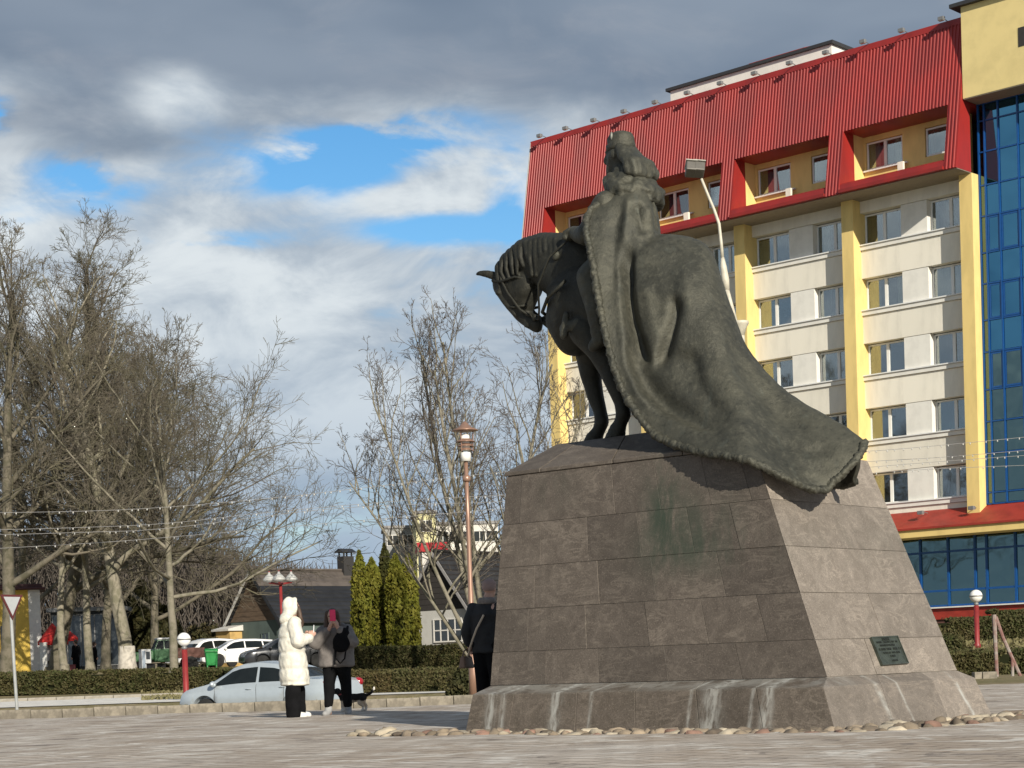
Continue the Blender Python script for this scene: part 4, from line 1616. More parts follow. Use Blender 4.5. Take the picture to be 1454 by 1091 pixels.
stat = []
for s in ST:
    near = [L(*p) for p in s]
    kk = pw(len(stat), [(7, 1.0), (9, .45)])
    sp = near[0]
    # the far side hangs out of the camera's sight behind the horse
    far = [Vector((sp.x + .3 * (p.x - sp.x) - .66 * (VC - p.y) * kk, sp.y + (sp.y - p.y) * kk, lerp(sp.z, p.z, .85))) for p in near[1:]]
    stat.append(far[::-1] + near)
NS, NTt = 250, 180
col = [[crom([Vector(p) for p in st], j / (NTt - 1)) for j in range(NTt)] for st in stat]
G = np.zeros((NS, NTt, 3))
for j in range(NTt):
    P = [c[j] for c in col]
    for i in range(NS):
        G[i, j] = crom(P, i / (NS - 1))


for _ in range(14):
    G[1:-1] = .5 * G[1:-1] + .25 * (G[2:] + G[:-2])


def normals(G):
    du = np.gradient(G, axis=0)
    dv = np.gradient(G, axis=1)
    n = np.cross(du, dv)
    n /= np.linalg.norm(n, axis=2, keepdims=True) + 1e-9
    return n


N = normals(G)
if N[NS // 2, NTt // 2, 2] < 0:
    N = -N
ca, sa = math.cos(PYAW), math.sin(PYAW)
Wd = np.stack([PO.x + G[..., 0] * ca - G[..., 1] * sa, PO.y + G[..., 0] * sa + G[..., 1] * ca, G[..., 2]], -1)
PX, PY_ = project((Wd[..., 0], Wd[..., 1], Wd[..., 2]))
nearside = np.linspace(-1, 1, NTt)[None, :] > 0.02
disp = np.zeros((NS, NTt))


def fold(poly, w, d, asym=0.0):
    """a fold that follows a line drawn over the near side of the cloak: w half width in picture pixels, d depth in metres"""
    best = np.full(PX.shape, 1e9)
    fade = np.ones(PX.shape)
    side = np.zeros(PX.shape)
    Lt = sum(math.dist(a, b) for a, b in zip(poly, poly[1:]))
    acc = 0
    for (a, b) in zip(poly, poly[1:]):
        dx, dy = b[0] - a[0], b[1] - a[1]
        l2 = dx * dx + dy * dy
        t = np.clip(((PX - a[0]) * dx + (PY_ - a[1]) * dy) / l2, 0, 1)
        qx, qy = PX - (a[0] + t * dx), PY_ - (a[1] + t * dy)
        dd = np.hypot(qx, qy)
        m = dd < best
        best = np.where(m, dd, best)
        side = np.where(m, np.sign(dx * qy - dy * qx), side)
        s = (acc + t * math.sqrt(l2)) / Lt
        fade = np.where(m, np.clip(np.minimum(s / .18, (1 - s) / .25), 0, 1), fade)
        acc += math.sqrt(l2)
    ww = w * np.where(side * asym > 0, 1 + abs(asym), 1.0)
    g = np.exp(-(best / ww) ** 2) * (fade * fade * (3 - 2 * fade))
    return np.where(nearside, -d * g, 0)


for args in (([(897, 345), (892, 375), (893, 410), (899, 450), (911, 492), (924, 524)], 6, .15, 1.2),
             ([(960, 415), (956, 445), (948, 475), (937, 503), (925, 528)], 6, .12, -1.0),
             ([(893, 470), (899, 515), (915, 548), (943, 577), (990, 598), (1030, 610)], 9, .13, -1.4),
             ([(978, 490), (985, 535), (1008, 572), (1045, 602)], 13, .07, 0.8),
             ([(1040, 470), (1065, 540), (1110, 590), (1165, 625)], 13, .035, 0),
             ([(905, 285), (911, 310), (918, 335)], 6, .05, 0.6),
             ([(886, 282), (874, 320), (870, 380), (872, 430)], 7, .035, 0.5),
             ([(1100, 622), (1140, 640), (1190, 638)], 10, .03, 0),
             ([(930, 275), (933, 305), (931, 335)], 4, .03, 0)):
    disp += fold(*args)
for args in (([(880, 350), (882, 410), (887, 470), (893, 520), (908, 560), (940, 595)], 9, -.05), ([(893, 275), (890, 310), (884, 350)], 6, -.03),
             ([(920, 290), (924, 320), (926, 345)], 5, -.03), ([(975, 370), (972, 420), (965, 470), (955, 510)], 14, -.04), ([(1010, 430), (1020, 490), (1040, 545), (1085, 590)], 14, -.03),
             ([(915, 400), (925, 450), (930, 490)], 10, -.03)):
    disp += fold(*args)
edge = np.clip((1 - np.abs(np.linspace(-1, 1, NTt)))[None, :] / .10, 0, 1)
for i in range(NS):
    for j in range(0, NTt):
        q = Vector(G[i, j])
        disp[i, j] += .012 * mnoise.noise(q * 2.6) + .005 * mnoise.noise(q * 8)
G2 = G + N * (disp * edge)[..., None]
vs = [tuple(p) for p in G2.reshape(-1, 3)]
N2 = normals(G2)
if N2[NS // 2, NTt // 2, 2] < 0:
    N2 = -N2
vs += [tuple(p) for p in (G2 - N2 * .045).reshape(-1, 3)]
n0 = NS * NTt
fs = []
for i in range(NS - 1):
    for j in range(NTt - 1):
        a = i * NTt + j
        fs.append((a, a + 1, a + NTt + 1, a + NTt))
        fs.append((a + n0, a + n0 + NTt, a + n0 + NTt + 1, a + n0 + 1))
rim = [i * NTt for i in range(NS)] + [(NS - 1) * NTt + j for j in range(1, NTt)] + [i * NTt + NTt - 1 for i in range(NS - 2, -1, -1)] + [j for j in range(NTt - 2, 0, -1)]
for a, b in zip(rim, rim[1:] + rim[:1]):
    fs.append((a, b, b + n0, a + n0))
clo = MB().add(vs, fs).build('cloak', M_BRZ, statue, smooth=True)

# shaggy fur trim along the hem and round the end of the train
hem = [Vector(G2[i, NTt - 1]) for i in range(8, NS)] + [Vector(G2[NS - 1, j]) for j in range(NTt - 6, NTt // 2, -5)]
hem2 = [Vector(G2[i, 0]) for i in range(8, NS)]


def fur(path, r, seed):
    # even steps
    out, acc = [path[0]], 0
    for a, b in zip(path, path[1:]):
        d = (b - a).length
        while acc + d >= .012:
            t = (.012 - acc) / d
            a = a.lerp(b, t)
            out.append(a)
            d = (b - a).length
            acc = 0
        acc += d
    t = MB().tube(out, r, 14)
    vs = []
    for i, v in enumerate(t.v):
        q = Vector(v)
        c = out[min(i // 14, len(out) - 1)]
        d = (q - c)
        k = 1.05 + .45 * mnoise.noise(q * 15 + Vector((seed, 0, 0))) + .5 * mnoise.noise(q * 42)
        vs.append(tuple(c + d * k))
    t.v = vs
    return t


fur(hem, .036, 1).build('fur_trim', M_BRZ, statue, smooth=True)
fur(hem2, .036, 5).build('fur_trim', M_BRZ, statue, smooth=True)
# ------------------------------------------------------------------ planting
def gp(px, Y, py=950):
    p = at(px, py, Y)
    return Vector((p.x, Y, terrain(p.x, Y)))


def hgt(px, py, Y):
    return at(px, py, Y).z


M_BARK = mat('bark', (0.155, 0.135, 0.10), 0.95, var=0.45, scale=3, bump=0.5, bscale=20, col2=(0.085, 0.078, 0.05), rand=0.12)
M_BARKP = mat('pale_bark', (0.24, 0.215, 0.165), 0.95, var=0.4, scale=3, bump=0.5, bscale=20, col2=(0.15, 0.14, 0.095), rand=0.1)
M_TWIG = mat('twigs', (0.135, 0.115, 0.088), 0.95, var=0.35, scale=0.6, col2=(0.115, 0.105, 0.062), rand=0.12)
M_TWIGB = mat('dark_twigs', (0.125, 0.105, 0.086), 0.95, var=0.3, scale=0.6)


def seg_mesh(name, segs, sides):
    """segs: array (n, 8): p0 xyz r0 p1 xyz r1, each a small tapered prism"""
    S = np.array(segs, float)
    n = len(S)
    P0, R0, P1, R1 = S[:, 0:3], S[:, 3], S[:, 4:7], S[:, 7]
    d = P1 - P0
    d /= np.linalg.norm(d, axis=1, keepdims=True) + 1e-9
    up = np.where(np.abs(d[:, 2:3]) < 0.9, np.array([[0, 0, 1.0]]), np.array([[1.0, 0, 0]]))
    x = np.cross(up, d)
    x /= np.linalg.norm(x, axis=1, keepdims=True) + 1e-9
    y = np.cross(d, x)
    V = np.zeros((n, 2 * sides, 3))
    for k in range(sides):
        a = 2 * math.pi * k / sides
        o = x * math.cos(a) + y * math.sin(a)
        V[:, k] = P0 + o * R0[:, None]
        V[:, sides + k] = P1 + o * R1[:, None]
    base = (np.arange(n) * 2 * sides)[:, None]
    q = np.array([[k, (k + 1) % sides, sides + (k + 1) % sides, sides + k] for k in range(sides)])
    Q = (base[:, None, :] + q[None]).reshape(-1, 4)
    me = bpy.data.meshes.new(name)
    me.vertices.add(n * 2 * sides)
    me.vertices.foreach_set('co', V.reshape(-1).astype(np.float32))
    me.loops.add(len(Q) * 4)
    me.loops.foreach_set('vertex_index', Q.reshape(-1).astype(np.int32))
    me.polygons.add(len(Q))
    me.polygons.foreach_set('loop_start', np.arange(0, len(Q) * 4, 4, dtype=np.int32))
    me.polygons.foreach_set('use_smooth', np.ones(len(Q), bool))
    me.update(calc_edges=True)
    return me


def rot_about(d, ang, az):
    up = Vector((0, 0, 1)) if abs(d.z) < .9 else Vector((1, 0, 0))
    x = up.cross(d).normalized()
    y = d.cross(x)
    return (d * math.cos(ang) + (x * math.cos(az) + y * math.sin(az)) * math.sin(ang)).normalized()


def tree(label, px, Y, H, R, seed, r0, first=.3, limbs=14, ch=(9, 8, 5), up=0.045, lean=(0, 0), bark=None, twig=None, group='bare trees', elev=(25, 55), rt=.0095, fork=None, cat='tree'):
    r = random.Random(seed)
    base = gp(px, Y)
    t = thing('bare_tree', label, cat, base, 0, group)
    big, small = [], []

    def grow(p, d, Lh, rad, lev):
        n = (10, 8, 6, 4, 3)[lev]
        pts = [(p, rad)]
        for i in range(n):
            j = (.04, .11, .14, .17, .20)[lev]
            d = (d + Vector((r.gauss(0, j), r.gauss(0, j), r.gauss(0, j) + up * (0 if lev == 0 else 1)))).normalized()
            p = p + d * (Lh / n)
            pts.append((p, max(rt * (1.0 if lev < 3 else .8), rad * (1 - .72 * (i + 1) / n))))
        dst = big if lev <= 1 else small
        for (a, ra), (b, rb) in zip(pts, pts[1:]):
            dst.append((a.x, a.y, a.z, ra, b.x, b.y, b.z, rb))
        if lev < 4 and (lev == 0 or lev - 1 < len(ch)):
            nc = limbs if lev == 0 else ch[lev - 1]
            for k in range(nc):
                if lev == 0:
                    tt = first + (1 - first) * ((k + r.random() * .8) / nc)
                else:
                    tt = r.uniform(.22, 1.0)
                f = tt * n
                i = min(int(f), n - 1)
                q = pts[i][0].lerp(pts[i + 1][0], f - i)
                rq = lerp(pts[i][1], pts[i + 1][1], f - i)
                dd = (pts[i + 1][0] - pts[i][0]).normalized()
                if lev == 0:
                    el = math.radians(lerp(elev[0], elev[1] + 18, (tt - first) / (1 - first)) + r.uniform(-9, 9))
                    az = k * 2.4 + r.uniform(-.4, .4)
                    nd = Vector((math.cos(az) * math.cos(el), math.sin(az) * math.cos(el), math.sin(el)))
                    hh = (tt - first) / (1 - first)
                    ln = R * 1.22 * (1.12 - .66 * hh ** 1.4) * r.uniform(.75, 1.15)
                    grow(q, nd, ln, max(rq * .58, .03), 1)
                else:
                    nd = rot_about(dd, math.radians(r.uniform(24, 58)), r.uniform(0, 6.28))
                    ln = Lh * (.62 - .30 * tt) * r.uniform(.7, 1.2)
                    grow(q, nd, ln, max(rq * .6, rt), lev + 1)

    for (dx, dy, k) in (fork or [(lean[0], lean[1], 1.0)]):
        grow(Vector((0, 0, -.1)), Vector((dx, dy, 1)).normalized(), H * .86 * k, r0 * (1 if k > .9 else .75), 0)
    # flare at the foot
    big.append((0, 0, -.15, r0 * 1.45, 0, 0, .5, r0 * 1.0))
    me = seg_mesh('trunk', big, 7)
    link('trunk', me, bark or M_BARK, t)
    me = seg_mesh('crown', small, 3)
    c = link('crown', me, twig or M_TWIG, t)
    return t


GL = 'bare trees in the park on the left'
tree('tall bare tree with a leaning trunk at the left edge of the picture', 6, 80, 19.5, 6.2, 1, .33, .25, 17, (8, 7, 5), lean=(.05, 0), group=GL)
tree('tallest bare tree, its crown rising highest beside the yellow kiosk', 74, 88, 21.0, 6.2, 2, .36, .22, 20, (9, 8, 5), lean=(.15, .02), group=GL)
tree('thin pale leaning trunk just right of the red parasol', 92, 84, 12.0, 4.2, 3, .20, .42, 12, (8, 7, 4), lean=(-.09, 0), bark=M_BARKP, group=GL)
tree('slim bare tree with pale bark in front of the dark shop', 128, 86, 14.5, 5.0, 4, .21, .30, 14, (9, 7, 5), lean=(-.05, .02), bark=M_BARKP, group=GL)
tree('thick straight trunk with whitewashed foot on the heap of leaves', 181, 83, 18.0, 5.6, 5, .34, .26, 18, (8, 7, 5), bark=M_BARKP, group=GL)
tree('broad bare tree with low forked limbs beside the red globe lamp', 247, 79, 12.8, 5.9, 6, .20, .30, 16, (9, 7, 5), bark=M_BARKP, elev=(18, 50), group=GL)
tree('bare tree standing behind the yellow kiosk', 38, 104, 20.0, 6.0, 7, .30, .2, 18, (10, 9, 6), bark=M_BARK, twig=M_TWIGB, group=GL)
tree('bare tree behind the dark shop, between the pale trunks', 150, 108, 19.0, 6.2, 8, .30, .2, 20, (11, 9, 6), bark=M_BARK, group=GL)
tree('bare tree behind the green off-road car', 222, 112, 17.0, 7.5, 9, .28, .2, 20, (11, 9, 6), group=GL)
tree('open bare tree with many rising stems behind the copper lamp post', 694, 70, 14.8, 3.2, 10, .13, .30, 15, (5, 4, 3), up=.05, bark=M_BARKP, twig=M_TWIGB, elev=(48, 66), group='bare trees behind the horseman', rt=.0085,
     fork=[(-.02, 0, 1.0), (-.26, .12, .98), (-.46, -.05, .88), (.15, .05, .95), (.32, -.1, .86), (-.14, -.2, .92), (-.70, .1, .74)])

M_WASH = mat('whitewash', (0.50, 0.46, 0.40), 0.95, var=0.3, scale=5)
for o in bpy.data.objects:
    if o.get('label', '').startswith('thick straight trunk'):
        MB().lathe([(.52, -.15), (.40, .35), (.375, .9), (.372, 1.12), (.33, 1.13)], (0, 0, 0), 14).build('whitewash', M_WASH, o, smooth=True)


# leafy masses -----------------------------------------------------------------
def leaf_mat(name, a, b, c):
    if name in MATS:
        return MATS[name]
    m = bpy.data.materials.new(name)
    m.use_nodes = True
    T = NT(m.node_tree)
    out = T.n('ShaderNodeOutputMaterial')
    bs = T.n('ShaderNodeBsdfPrincipled')
    bs.inputs['Roughness'].default_value = 0.7
    bs.inputs['Specular IOR Level'].default_value = 0.2
    tl = T.n('ShaderNodeBsdfTranslucent')
    mx = T.n('ShaderNodeMixShader', i_Fac=0.18)
    g = T.n('ShaderNodeNewGeometry')
    tc = T.n('ShaderNodeTexCoord').outputs['Object']
    col = T.mix(T.ramp(T.noise(tc, 1.4, 4, 0.6), 0.35, 0.65), a, b)
    col = T.mix(T.m('MULTIPLY', g.outputs['Random Per Island'], 0.6), col, c)
    T.l(col, bs.inputs['Base Color'])
    T.l(col, tl.inputs['Color'])
    T.l(bs.outputs[0], mx.inputs[1])
    T.l(tl.outputs[0], mx.inputs[2])
    T.l(mx.outputs[0], out.inputs[0])
    MATS[name] = m
    return m


def leaves(name, pts, size, m, parent=None, seed=0, updown=1.0, normal=None):
    """pts (n,3): one small leaf-clump face at each"""
    g = np.random.default_rng(seed)
    n = len(pts)
    P = np.array(pts, float)
    a = g.normal(size=(n, 3))
    a[:, 2] *= updown
    a /= np.linalg.norm(a, axis=1, keepdims=True)
    b = g.normal(size=(n, 3))
    b -= (b * a).sum(1, keepdims=True) * a
    b /= np.linalg.norm(b, axis=1, keepdims=True)
    s = size * g.uniform(.6, 1.4, size=(n, 1))
    V = np.stack([P - a * s, P + b * s * .55, P + a * s, P - b * s * .55], 1).reshape(-1, 3)
    me = bpy.data.meshes.new(name)
    me.vertices.add(4 * n)
    me.vertices.foreach_set('co', V.reshape(-1).astype(np.float32))
    me.loops.add(4 * n)
    me.loops.foreach_set('vertex_index', np.arange(4 * n, dtype=np.int32))
    me.polygons.add(n)
    me.polygons.foreach_set('loop_start', np.arange(0, 4 * n, 4, dtype=np.int32))
    me.update(calc_edges=True)
    return link(name, me, m, parent)


L_HEDGE = leaf_mat('hedge_leaves', (0.050, 0.066, 0.020), (0.085, 0.082, 0.030), (0.115, 0.085, 0.045))
L_HEDGEB = leaf_mat('brown_hedge_leaves', (0.085, 0.078, 0.030), (0.13, 0.095, 0.045), (0.06, 0.065, 0.02))
L_THUJA = leaf_mat('thuja_leaves', (0.15, 0.155, 0.020), (0.185, 0.165, 0.025), (0.09, 0.10, 0.016))
L_SPRUCE = leaf_mat('conifer_leaves', (0.030, 0.034, 0.012), (0.048, 0.046, 0.016), (0.06, 0.05, 0.02))
L_BUSH = leaf_mat('bush_leaves', (0.060, 0.060, 0.022), (0.11, 0.085, 0.040), (0.03, 0.035, 0.015))
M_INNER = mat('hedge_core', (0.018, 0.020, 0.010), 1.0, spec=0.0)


def hedge(label, pa, pb, width, h, n, m=None, group='clipped hedges', size=.055, seed=0, ground=terrain):
    """clipped hedge between two (picture x, depth) posts"""
    A, B = gp(*pa), gp(*pb)
    t = thing('hedge', label, 'hedge', A, math.atan2(B.y - A.y, B.x - A.x), group)
    Ln = (Vector((B.x, B.y)) - Vector((A.x, A.y))).length
    dz = B.z - A.z
    g = np.random.default_rng(seed + 5)
    u = g.uniform(0, Ln, n)
    face = g.random(n)
    y = np.where(face < .5, -width / 2 + g.normal(0, .035, n), g.uniform(-width / 2, width / 2, n))
    z = np.where(face < .5, h * g.random(n) ** .85, h + g.normal(0, .035, n))
    wob = np.array([.07 * mnoise.noise(Vector((q * .8, seed, 0))) + .05 * mnoise.noise(Vector((q * 2.6, seed, 3))) for q in u])
    # thin places
    keep = np.array([mnoise.noise(Vector((q * 1.1, w * 2.0, seed + 9))) > -.42 for q, w in zip(u, z)])
    P = np.stack([u, y + wob * (face < .5), z * (1 + wob * .8) + dz * u / Ln], 1)[keep]
    leaves('foliage', P, size, m or L_HEDGE, t, seed)
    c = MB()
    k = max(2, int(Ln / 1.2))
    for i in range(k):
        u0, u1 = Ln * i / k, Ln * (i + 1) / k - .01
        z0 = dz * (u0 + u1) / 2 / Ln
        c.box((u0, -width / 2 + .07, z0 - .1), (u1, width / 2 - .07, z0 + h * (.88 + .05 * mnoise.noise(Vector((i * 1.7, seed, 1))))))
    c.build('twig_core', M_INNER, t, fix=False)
    return t


hedge('long clipped hedge along the far side of the road below the bare trees', (-40, 73), (232, 71), 1.0, .80, 15000, group='clipped hedges on the left', seed=1)
hedge('short hedge between the red globe lamp and the silver car', (236, 71), (330, 69), 1.0, .80, 7000, group='clipped hedges on the left', seed=2)
hedge('brownish low hedge behind the woman in the grey coat', (478, 57), (566, 56), .9, .62, 8000, L_HEDGEB, 'clipped hedges behind the dog', .05, 3)
hedge('green low hedge between the brownish hedge and the copper lamp post', (568, 56), (660, 55), .9, .62, 9000, L_HEDGE, 'clipped hedges behind the dog', .05, 4)
hedge('upper hedge at the feet of the yellow green thujas', (480, 84), (700, 82), 1.0, .92, 13000, L_HEDGE, 'clipped hedges behind the dog', .06, 5)
hedge('lower dark hedge on the hotel bank behind the concrete blocks', (1300, 50), (1500, 50), .9, .60, 11000, L_HEDGE, 'clipped hedges before the hotel', .05, 6)
hedge('upper dark hedge on the hotel bank below the globe lamp', (1290, 66), (1520, 66), 1.0, .80, 13000, L_HEDGE, 'clipped hedges before the hotel', .055, 7)
hedge('topmost strip of hedge against the red hotel plinth', (1405, 72), (1530, 72), 1.0, .95, 8000, L_HEDGE, 'clipped hedges before the hotel', .06, 8)


def column_tree(name, label, px, Y, top_py, rad, m, n, seed, group, cat='tree', shape=None, size=.10):
    b = gp(px, Y)
    H = hgt(px, top_py, Y) - b.z
    t = thing(name, label, cat, b, 0, group)
    g = np.random.default_rng(seed)
    z = g.uniform(0.03, 1, n)
    prof = shape or [(0, .78), (.1, .95), (.5, 1.0), (.75, .85), (.9, .5), (1, .04)]
    a = g.uniform(0, 2 * math.pi, n)
    rr = np.array([pw(q, prof) for q in z]) * rad
    lump = np.array([1 + .30 * mnoise.noise(Vector((math.cos(w) * 1.6 + seed, math.sin(w) * 1.6, q * H * .8))) for w, q in zip(a, z)])
    rr = rr * lump * (g.random(n) ** .22)
    P = np.stack([rr * np.cos(a), rr * np.sin(a), z * H], 1)
    leaves('foliage', P, size, m, t, seed, 2.2)
    MB().tube([(0, 0, -.1), (0, 0, H * .9)], [rad * .16, .02], 7).build('trunk', M_BARK, t)
    MB().lathe([(rad * .62, .1), (rad * .72, H * .4), (rad * .5, H * .75), (.03, H * .93)], (0, 0, 0), 9).build('inner_twigs', M_INNER, t)
    return t


GT = 'columnar thujas behind the upper hedge'
column_tree('thuja', 'slim pointed thuja at the left end of the row, against the black tiled roof', 516, 87, 783, .45, L_THUJA, 3600, 31, GT)
column_tree('thuja', 'shorter thuja, second from the left of the row', 533, 88, 793, .62, L_THUJA, 4600, 32, GT)
column_tree('thuja', 'darkest and tallest thuja in the middle of the row', 552, 91, 773, .42, leaf_mat('dark_thuja', (0.05, 0.055, .014), (.065, .06, .016), (.03, .032, .01)), 3600, 33, GT)
column_tree('thuja', 'broad thuja to the right of the dark gap', 567, 87, 788, .55, L_THUJA, 4600, 34, GT)
column_tree('thuja', 'thuja at the right end of the row, beside the grey gable', 584, 88, 786, .52, L_THUJA, 4400, 35, GT)
column_tree('conifer', 'dark olive conifer behind the whitewashed trunk', 205, 122, 826, 1.9, L_SPRUCE, 7000, 36, 'dark conifers behind the park', shape=[(0, .8), (.15, 1), (.5, .8), (.8, .45), (1, .05)], size=.2)
column_tree('conifer', 'lower dark conifer to the right of the olive one, behind the forked tree', 236, 124, 862, 1.6, L_SPRUCE, 5000, 37, 'dark conifers behind the park', shape=[(0, .8), (.15, 1), (.5, .8), (.8, .45), (1, .05)], size=.2)


def bush(label, px, Y, w, h, m, n, seed, group=None, size=.05):
    b = gp(px, Y)
    t = thing('bush', label, 'bush', b, 0, group)
    g = np.random.default_rng(seed)
    d = g.normal(size=(n, 3))
    d /= np.linalg.norm(d, axis=1, keepdims=True)
    lump = np.array([1 + .35 * mnoise.noise(Vector(q) * 2.2 + Vector((seed, 0, 0))) for q in d])
    r = (g.random(n) ** .25) * lump
    P = np.stack([d[:, 0] * r * w / 2, d[:, 1] * r * w / 2, h * .5 + d[:, 2] * r * h / 2], 1)
    P = P[P[:, 2] > 0]
    leaves('foliage', P, size, m, t, seed)
    MB().ell((0, 0, h * .45), (w * .33, w * .33, h * .36), 10).build('twig_core', M_INNER, t)
    return t


bush('round brown green shrub behind the foot of the copper lamp post', 659, 47, .95, 1.15, L_BUSH, 3600, 41)
bush('dark ragged bush behind the left end of the hotel hedge', 1346, 53, 1.2, 1.0, L_HEDGE, 2500, 42)
bush('grey brown thicket left of the brown gabled house', 292, 118, 3.4, 2.6, L_BUSH, 4200, 43, 'thickets by the gabled house', .12)
bush('low thicket behind the white cars', 330, 121, 3.0, 1.9, L_BUSH, 3200, 44, 'thickets by the gabled house', .12)

# the far wood: a mass of bare twigs nobody could count
g = np.random.default_rng(77)
segs = []
for i in range(30000):
    px = g.uniform(-60, 560)
    Y = g.uniform(150, 190)
    top = pw(px, [(-60, 800), (60, 800), (250, 806), (300, 815), (345, 832), (420, 850), (560, 868)])
    p = at(px, g.uniform(top - 6, 950) if g.random() < .8 else g.uniform(top - 26, top + 30), Y)
    ln = g.uniform(.8, 2.2)
    dx, dy = g.normal(0, .35, 2)
    segs.append((p.x, p.y, p.z, .055, p.x + dx * ln, p.y + dy * ln, p.z + ln, .02))
far_wood = link('far_wood', seg_mesh('far_wood', segs, 3), mat('far_twigs', (0.125, 0.105, 0.088), 1.0, var=0.3, scale=0.2))
tag(far_wood, 'grey brown mass of far bare woodland behind the park', 'wood', kind='stuff')

# short dry grass along the kerb strip and hedge feet
g = np.random.default_rng(5)
pts = []
while len(pts) < 16000:
    x = g.uniform(-13, 3)
    y = kerb_y(x) + .15 + abs(g.normal(0, 1.6))
    if y < kerb_y(x) + 4.0:
        pts.append((x, y, terrain(x, y) + g.uniform(.0, .05)))
L_DRY = leaf_mat('dry_grass_blades', (0.20, 0.17, 0.08), (0.15, 0.14, 0.06), (0.28, 0.235, 0.13))
gs = leaves('grass', pts, .045, L_DRY, None, 3, 2.5)
tag(gs, 'short dry grass on the strip behind the kerb', 'grass', kind='stuff')
pts = []
while len(pts) < 16000:
    px, Y = g.uniform(200, 1460), g.uniform(57, 82)
    if 705 < px < 1300:
        continue
    q = at(px, 950, Y)
    pts.append((q.x, Y, terrain(q.x, Y) + g.uniform(0, .06)))
gs = leaves('lawn_grass', pts, .07, leaf_mat('lawn_blades', (0.15, 0.15, 0.06), (0.18, 0.16, 0.075), (0.25, 0.21, 0.12)), None, 4, 2.5)
tag(gs, 'thin winter lawn on the banks between the hedges', 'lawn', kind='stuff')

# ------------------------------------------------------------------ houses behind
M_TILE = mat('black_tile', (0.020, 0.020, 0.022), 0.45, var=0.3, scale=2, rand=0.15)
M_TILEB = mat('brown_tile', (0.10, 0.083, 0.072), 0.6, var=0.3, scale=2, rand=0.15)
M_PLANK = mat('brown_planks', (0.125, 0.085, 0.055), 0.8, var=0.3, scale=1.5, stretch=(1, 1, 4), rand=0.12)
M_TEAL = mat('teal_wall', (0.085, 0.115, 0.105), 0.9, var=0.2, scale=1)
M_WALLW = mat('house_white', (0.46, 0.45, 0.42), 0.9, var=0.15, scale=1)
M_BARGE = mat('white_board', (0.62, 0.60, 0.56), 0.7, var=0.1)
M_GREYB = mat('grey_board', (0.26, 0.25, 0.245), 0.8, var=0.15)
M_OCHRE = mat('ochre_boards', (0.50, 0.33, 0.12), 0.8, var=0.25, scale=2)
G_HOUSE = glass_mat('house_glass', (0.3, 0.33, 0.33), see=0.7, wob=0.004)


def gable_house(name, label, px, Y, yaw, hw, ln, zr, ze, mats, ov=.35, group=None):
    """gable in the local y-z plane at x = 0, ridge along +x; zr, ze: ridge and eave heights above the site"""
    wallm, gablem, tile_lo, tile_hi, barge = mats
    b = gp(px, Y)
    t = thing(name, label, 'house', b, yaw, group)
    MB().box((0, -hw, -.4), (ln, hw, ze)).build('wall', wallm, t, fix=False)
    # gable boards, plank by plank
    n = 10
    for i in range(n):
        z0, z1 = lerp(ze, zr, i / n) + .004, lerp(ze, zr, (i + 1) / n) - .01
        y0, y1 = hw * (1 - i / n) - .02, max(.02, hw * (1 - (i + 1) / n) - .02)
        MB().hexa([(-.03, -y0, z0), (.1, -y0, z0), (.1, y0, z0), (-.03, y0, z0), (-.03, -y1, z1), (.1, -y1, z1), (.1, y1, z1), (-.03, y1, z1)]).build('plank', gablem, t)
    sl = (zr - ze) / hw
    for sgn in (-1, 1):
        rows_ = 13
        for i in range(rows_):
            f0, f1 = i / rows_, (i + 1) / rows_ + .012
            ya, yb = sgn * (hw + ov) * (1 - f0), sgn * (hw + ov) * (1 - min(f1, 1))
            za, zb = zr - abs(ya) * sl + .1, zr - abs(yb) * sl + .1
            m = tile_hi if f0 > .62 else tile_lo
            MB().hexa([(-ov, ya, za + .02), (ln + ov, ya, za + .02), (ln + ov, yb, zb - .03), (-ov, yb, zb - .03), (-ov, ya, za + .11), (ln + ov, ya, za + .11), (ln + ov, yb, zb + .04), (-ov, yb, zb + .04)]).build('tile_row', m, t)
        ya = sgn * (hw + ov)
        MB().hexa([(-ov - .05, ya, zr - abs(ya) * sl - .12), (-ov, ya, zr - abs(ya) * sl - .12), (-ov, 0, zr - .12), (-ov - .05, 0, zr - .12),
                   (-ov - .05, ya, zr - abs(ya) * sl + .12), (-ov, ya, zr - abs(ya) * sl + .12), (-ov, 0, zr + .12), (-ov - .05, 0, zr + .12)]).build('bargeboard', barge[0] if sgn > 0 else barge[1], t)
    MB().box((-ov, -.12, zr + .1), (ln + ov, .12, zr + .24)).build('ridge', tile_hi, t, bevel=.05)
    return t


def house_window(parent, p, w, h, nx, ny, axis='y', m=M_BARGE, glass=None):
    """window in the local plane x = const (axis y) or y = const (axis x)"""
    f, bars = MB(), []
    px_, py_, pz_ = p

    def bx(a0, a1, z0, z1, d0, d1):
        return ((px_ + d0, py_ + a0, pz_ + z0), (px_ + d1, py_ + a1, pz_ + z1)) if axis == 'y' else ((px_ + a0, py_ + d0, pz_ + z0), (px_ + a1, py_ + d1, pz_ + z1))
    fw = .07
    f.box(*bx(-w / 2, -w / 2 + fw, 0, h, -.06, .02)).box(*bx(w / 2 - fw, w / 2, 0, h, -.06, .02)).box(*bx(-w / 2 + fw, w / 2 - fw, 0, fw, -.06, .02)).box(*bx(-w / 2 + fw, w / 2 - fw, h - fw, h, -.06, .02))
    for i in range(1, nx):
        a = -w / 2 + w * i / nx
        f.box(*bx(a - .03, a + .03, fw, h - fw, -.05, .02))
    for j in range(1, ny):
        z = h * j / ny
        f.box(*bx(-w / 2 + fw, w / 2 - fw, z - .03, z + .03, -.045, .015))
    o = f.build('window', m, parent, fix=False)
    MB().box(*bx(-w / 2 + fw, w / 2 - fw, fw, h - fw, -.02, -.005)).build('pane', glass or M_PANE, o, fix=False)
    return o


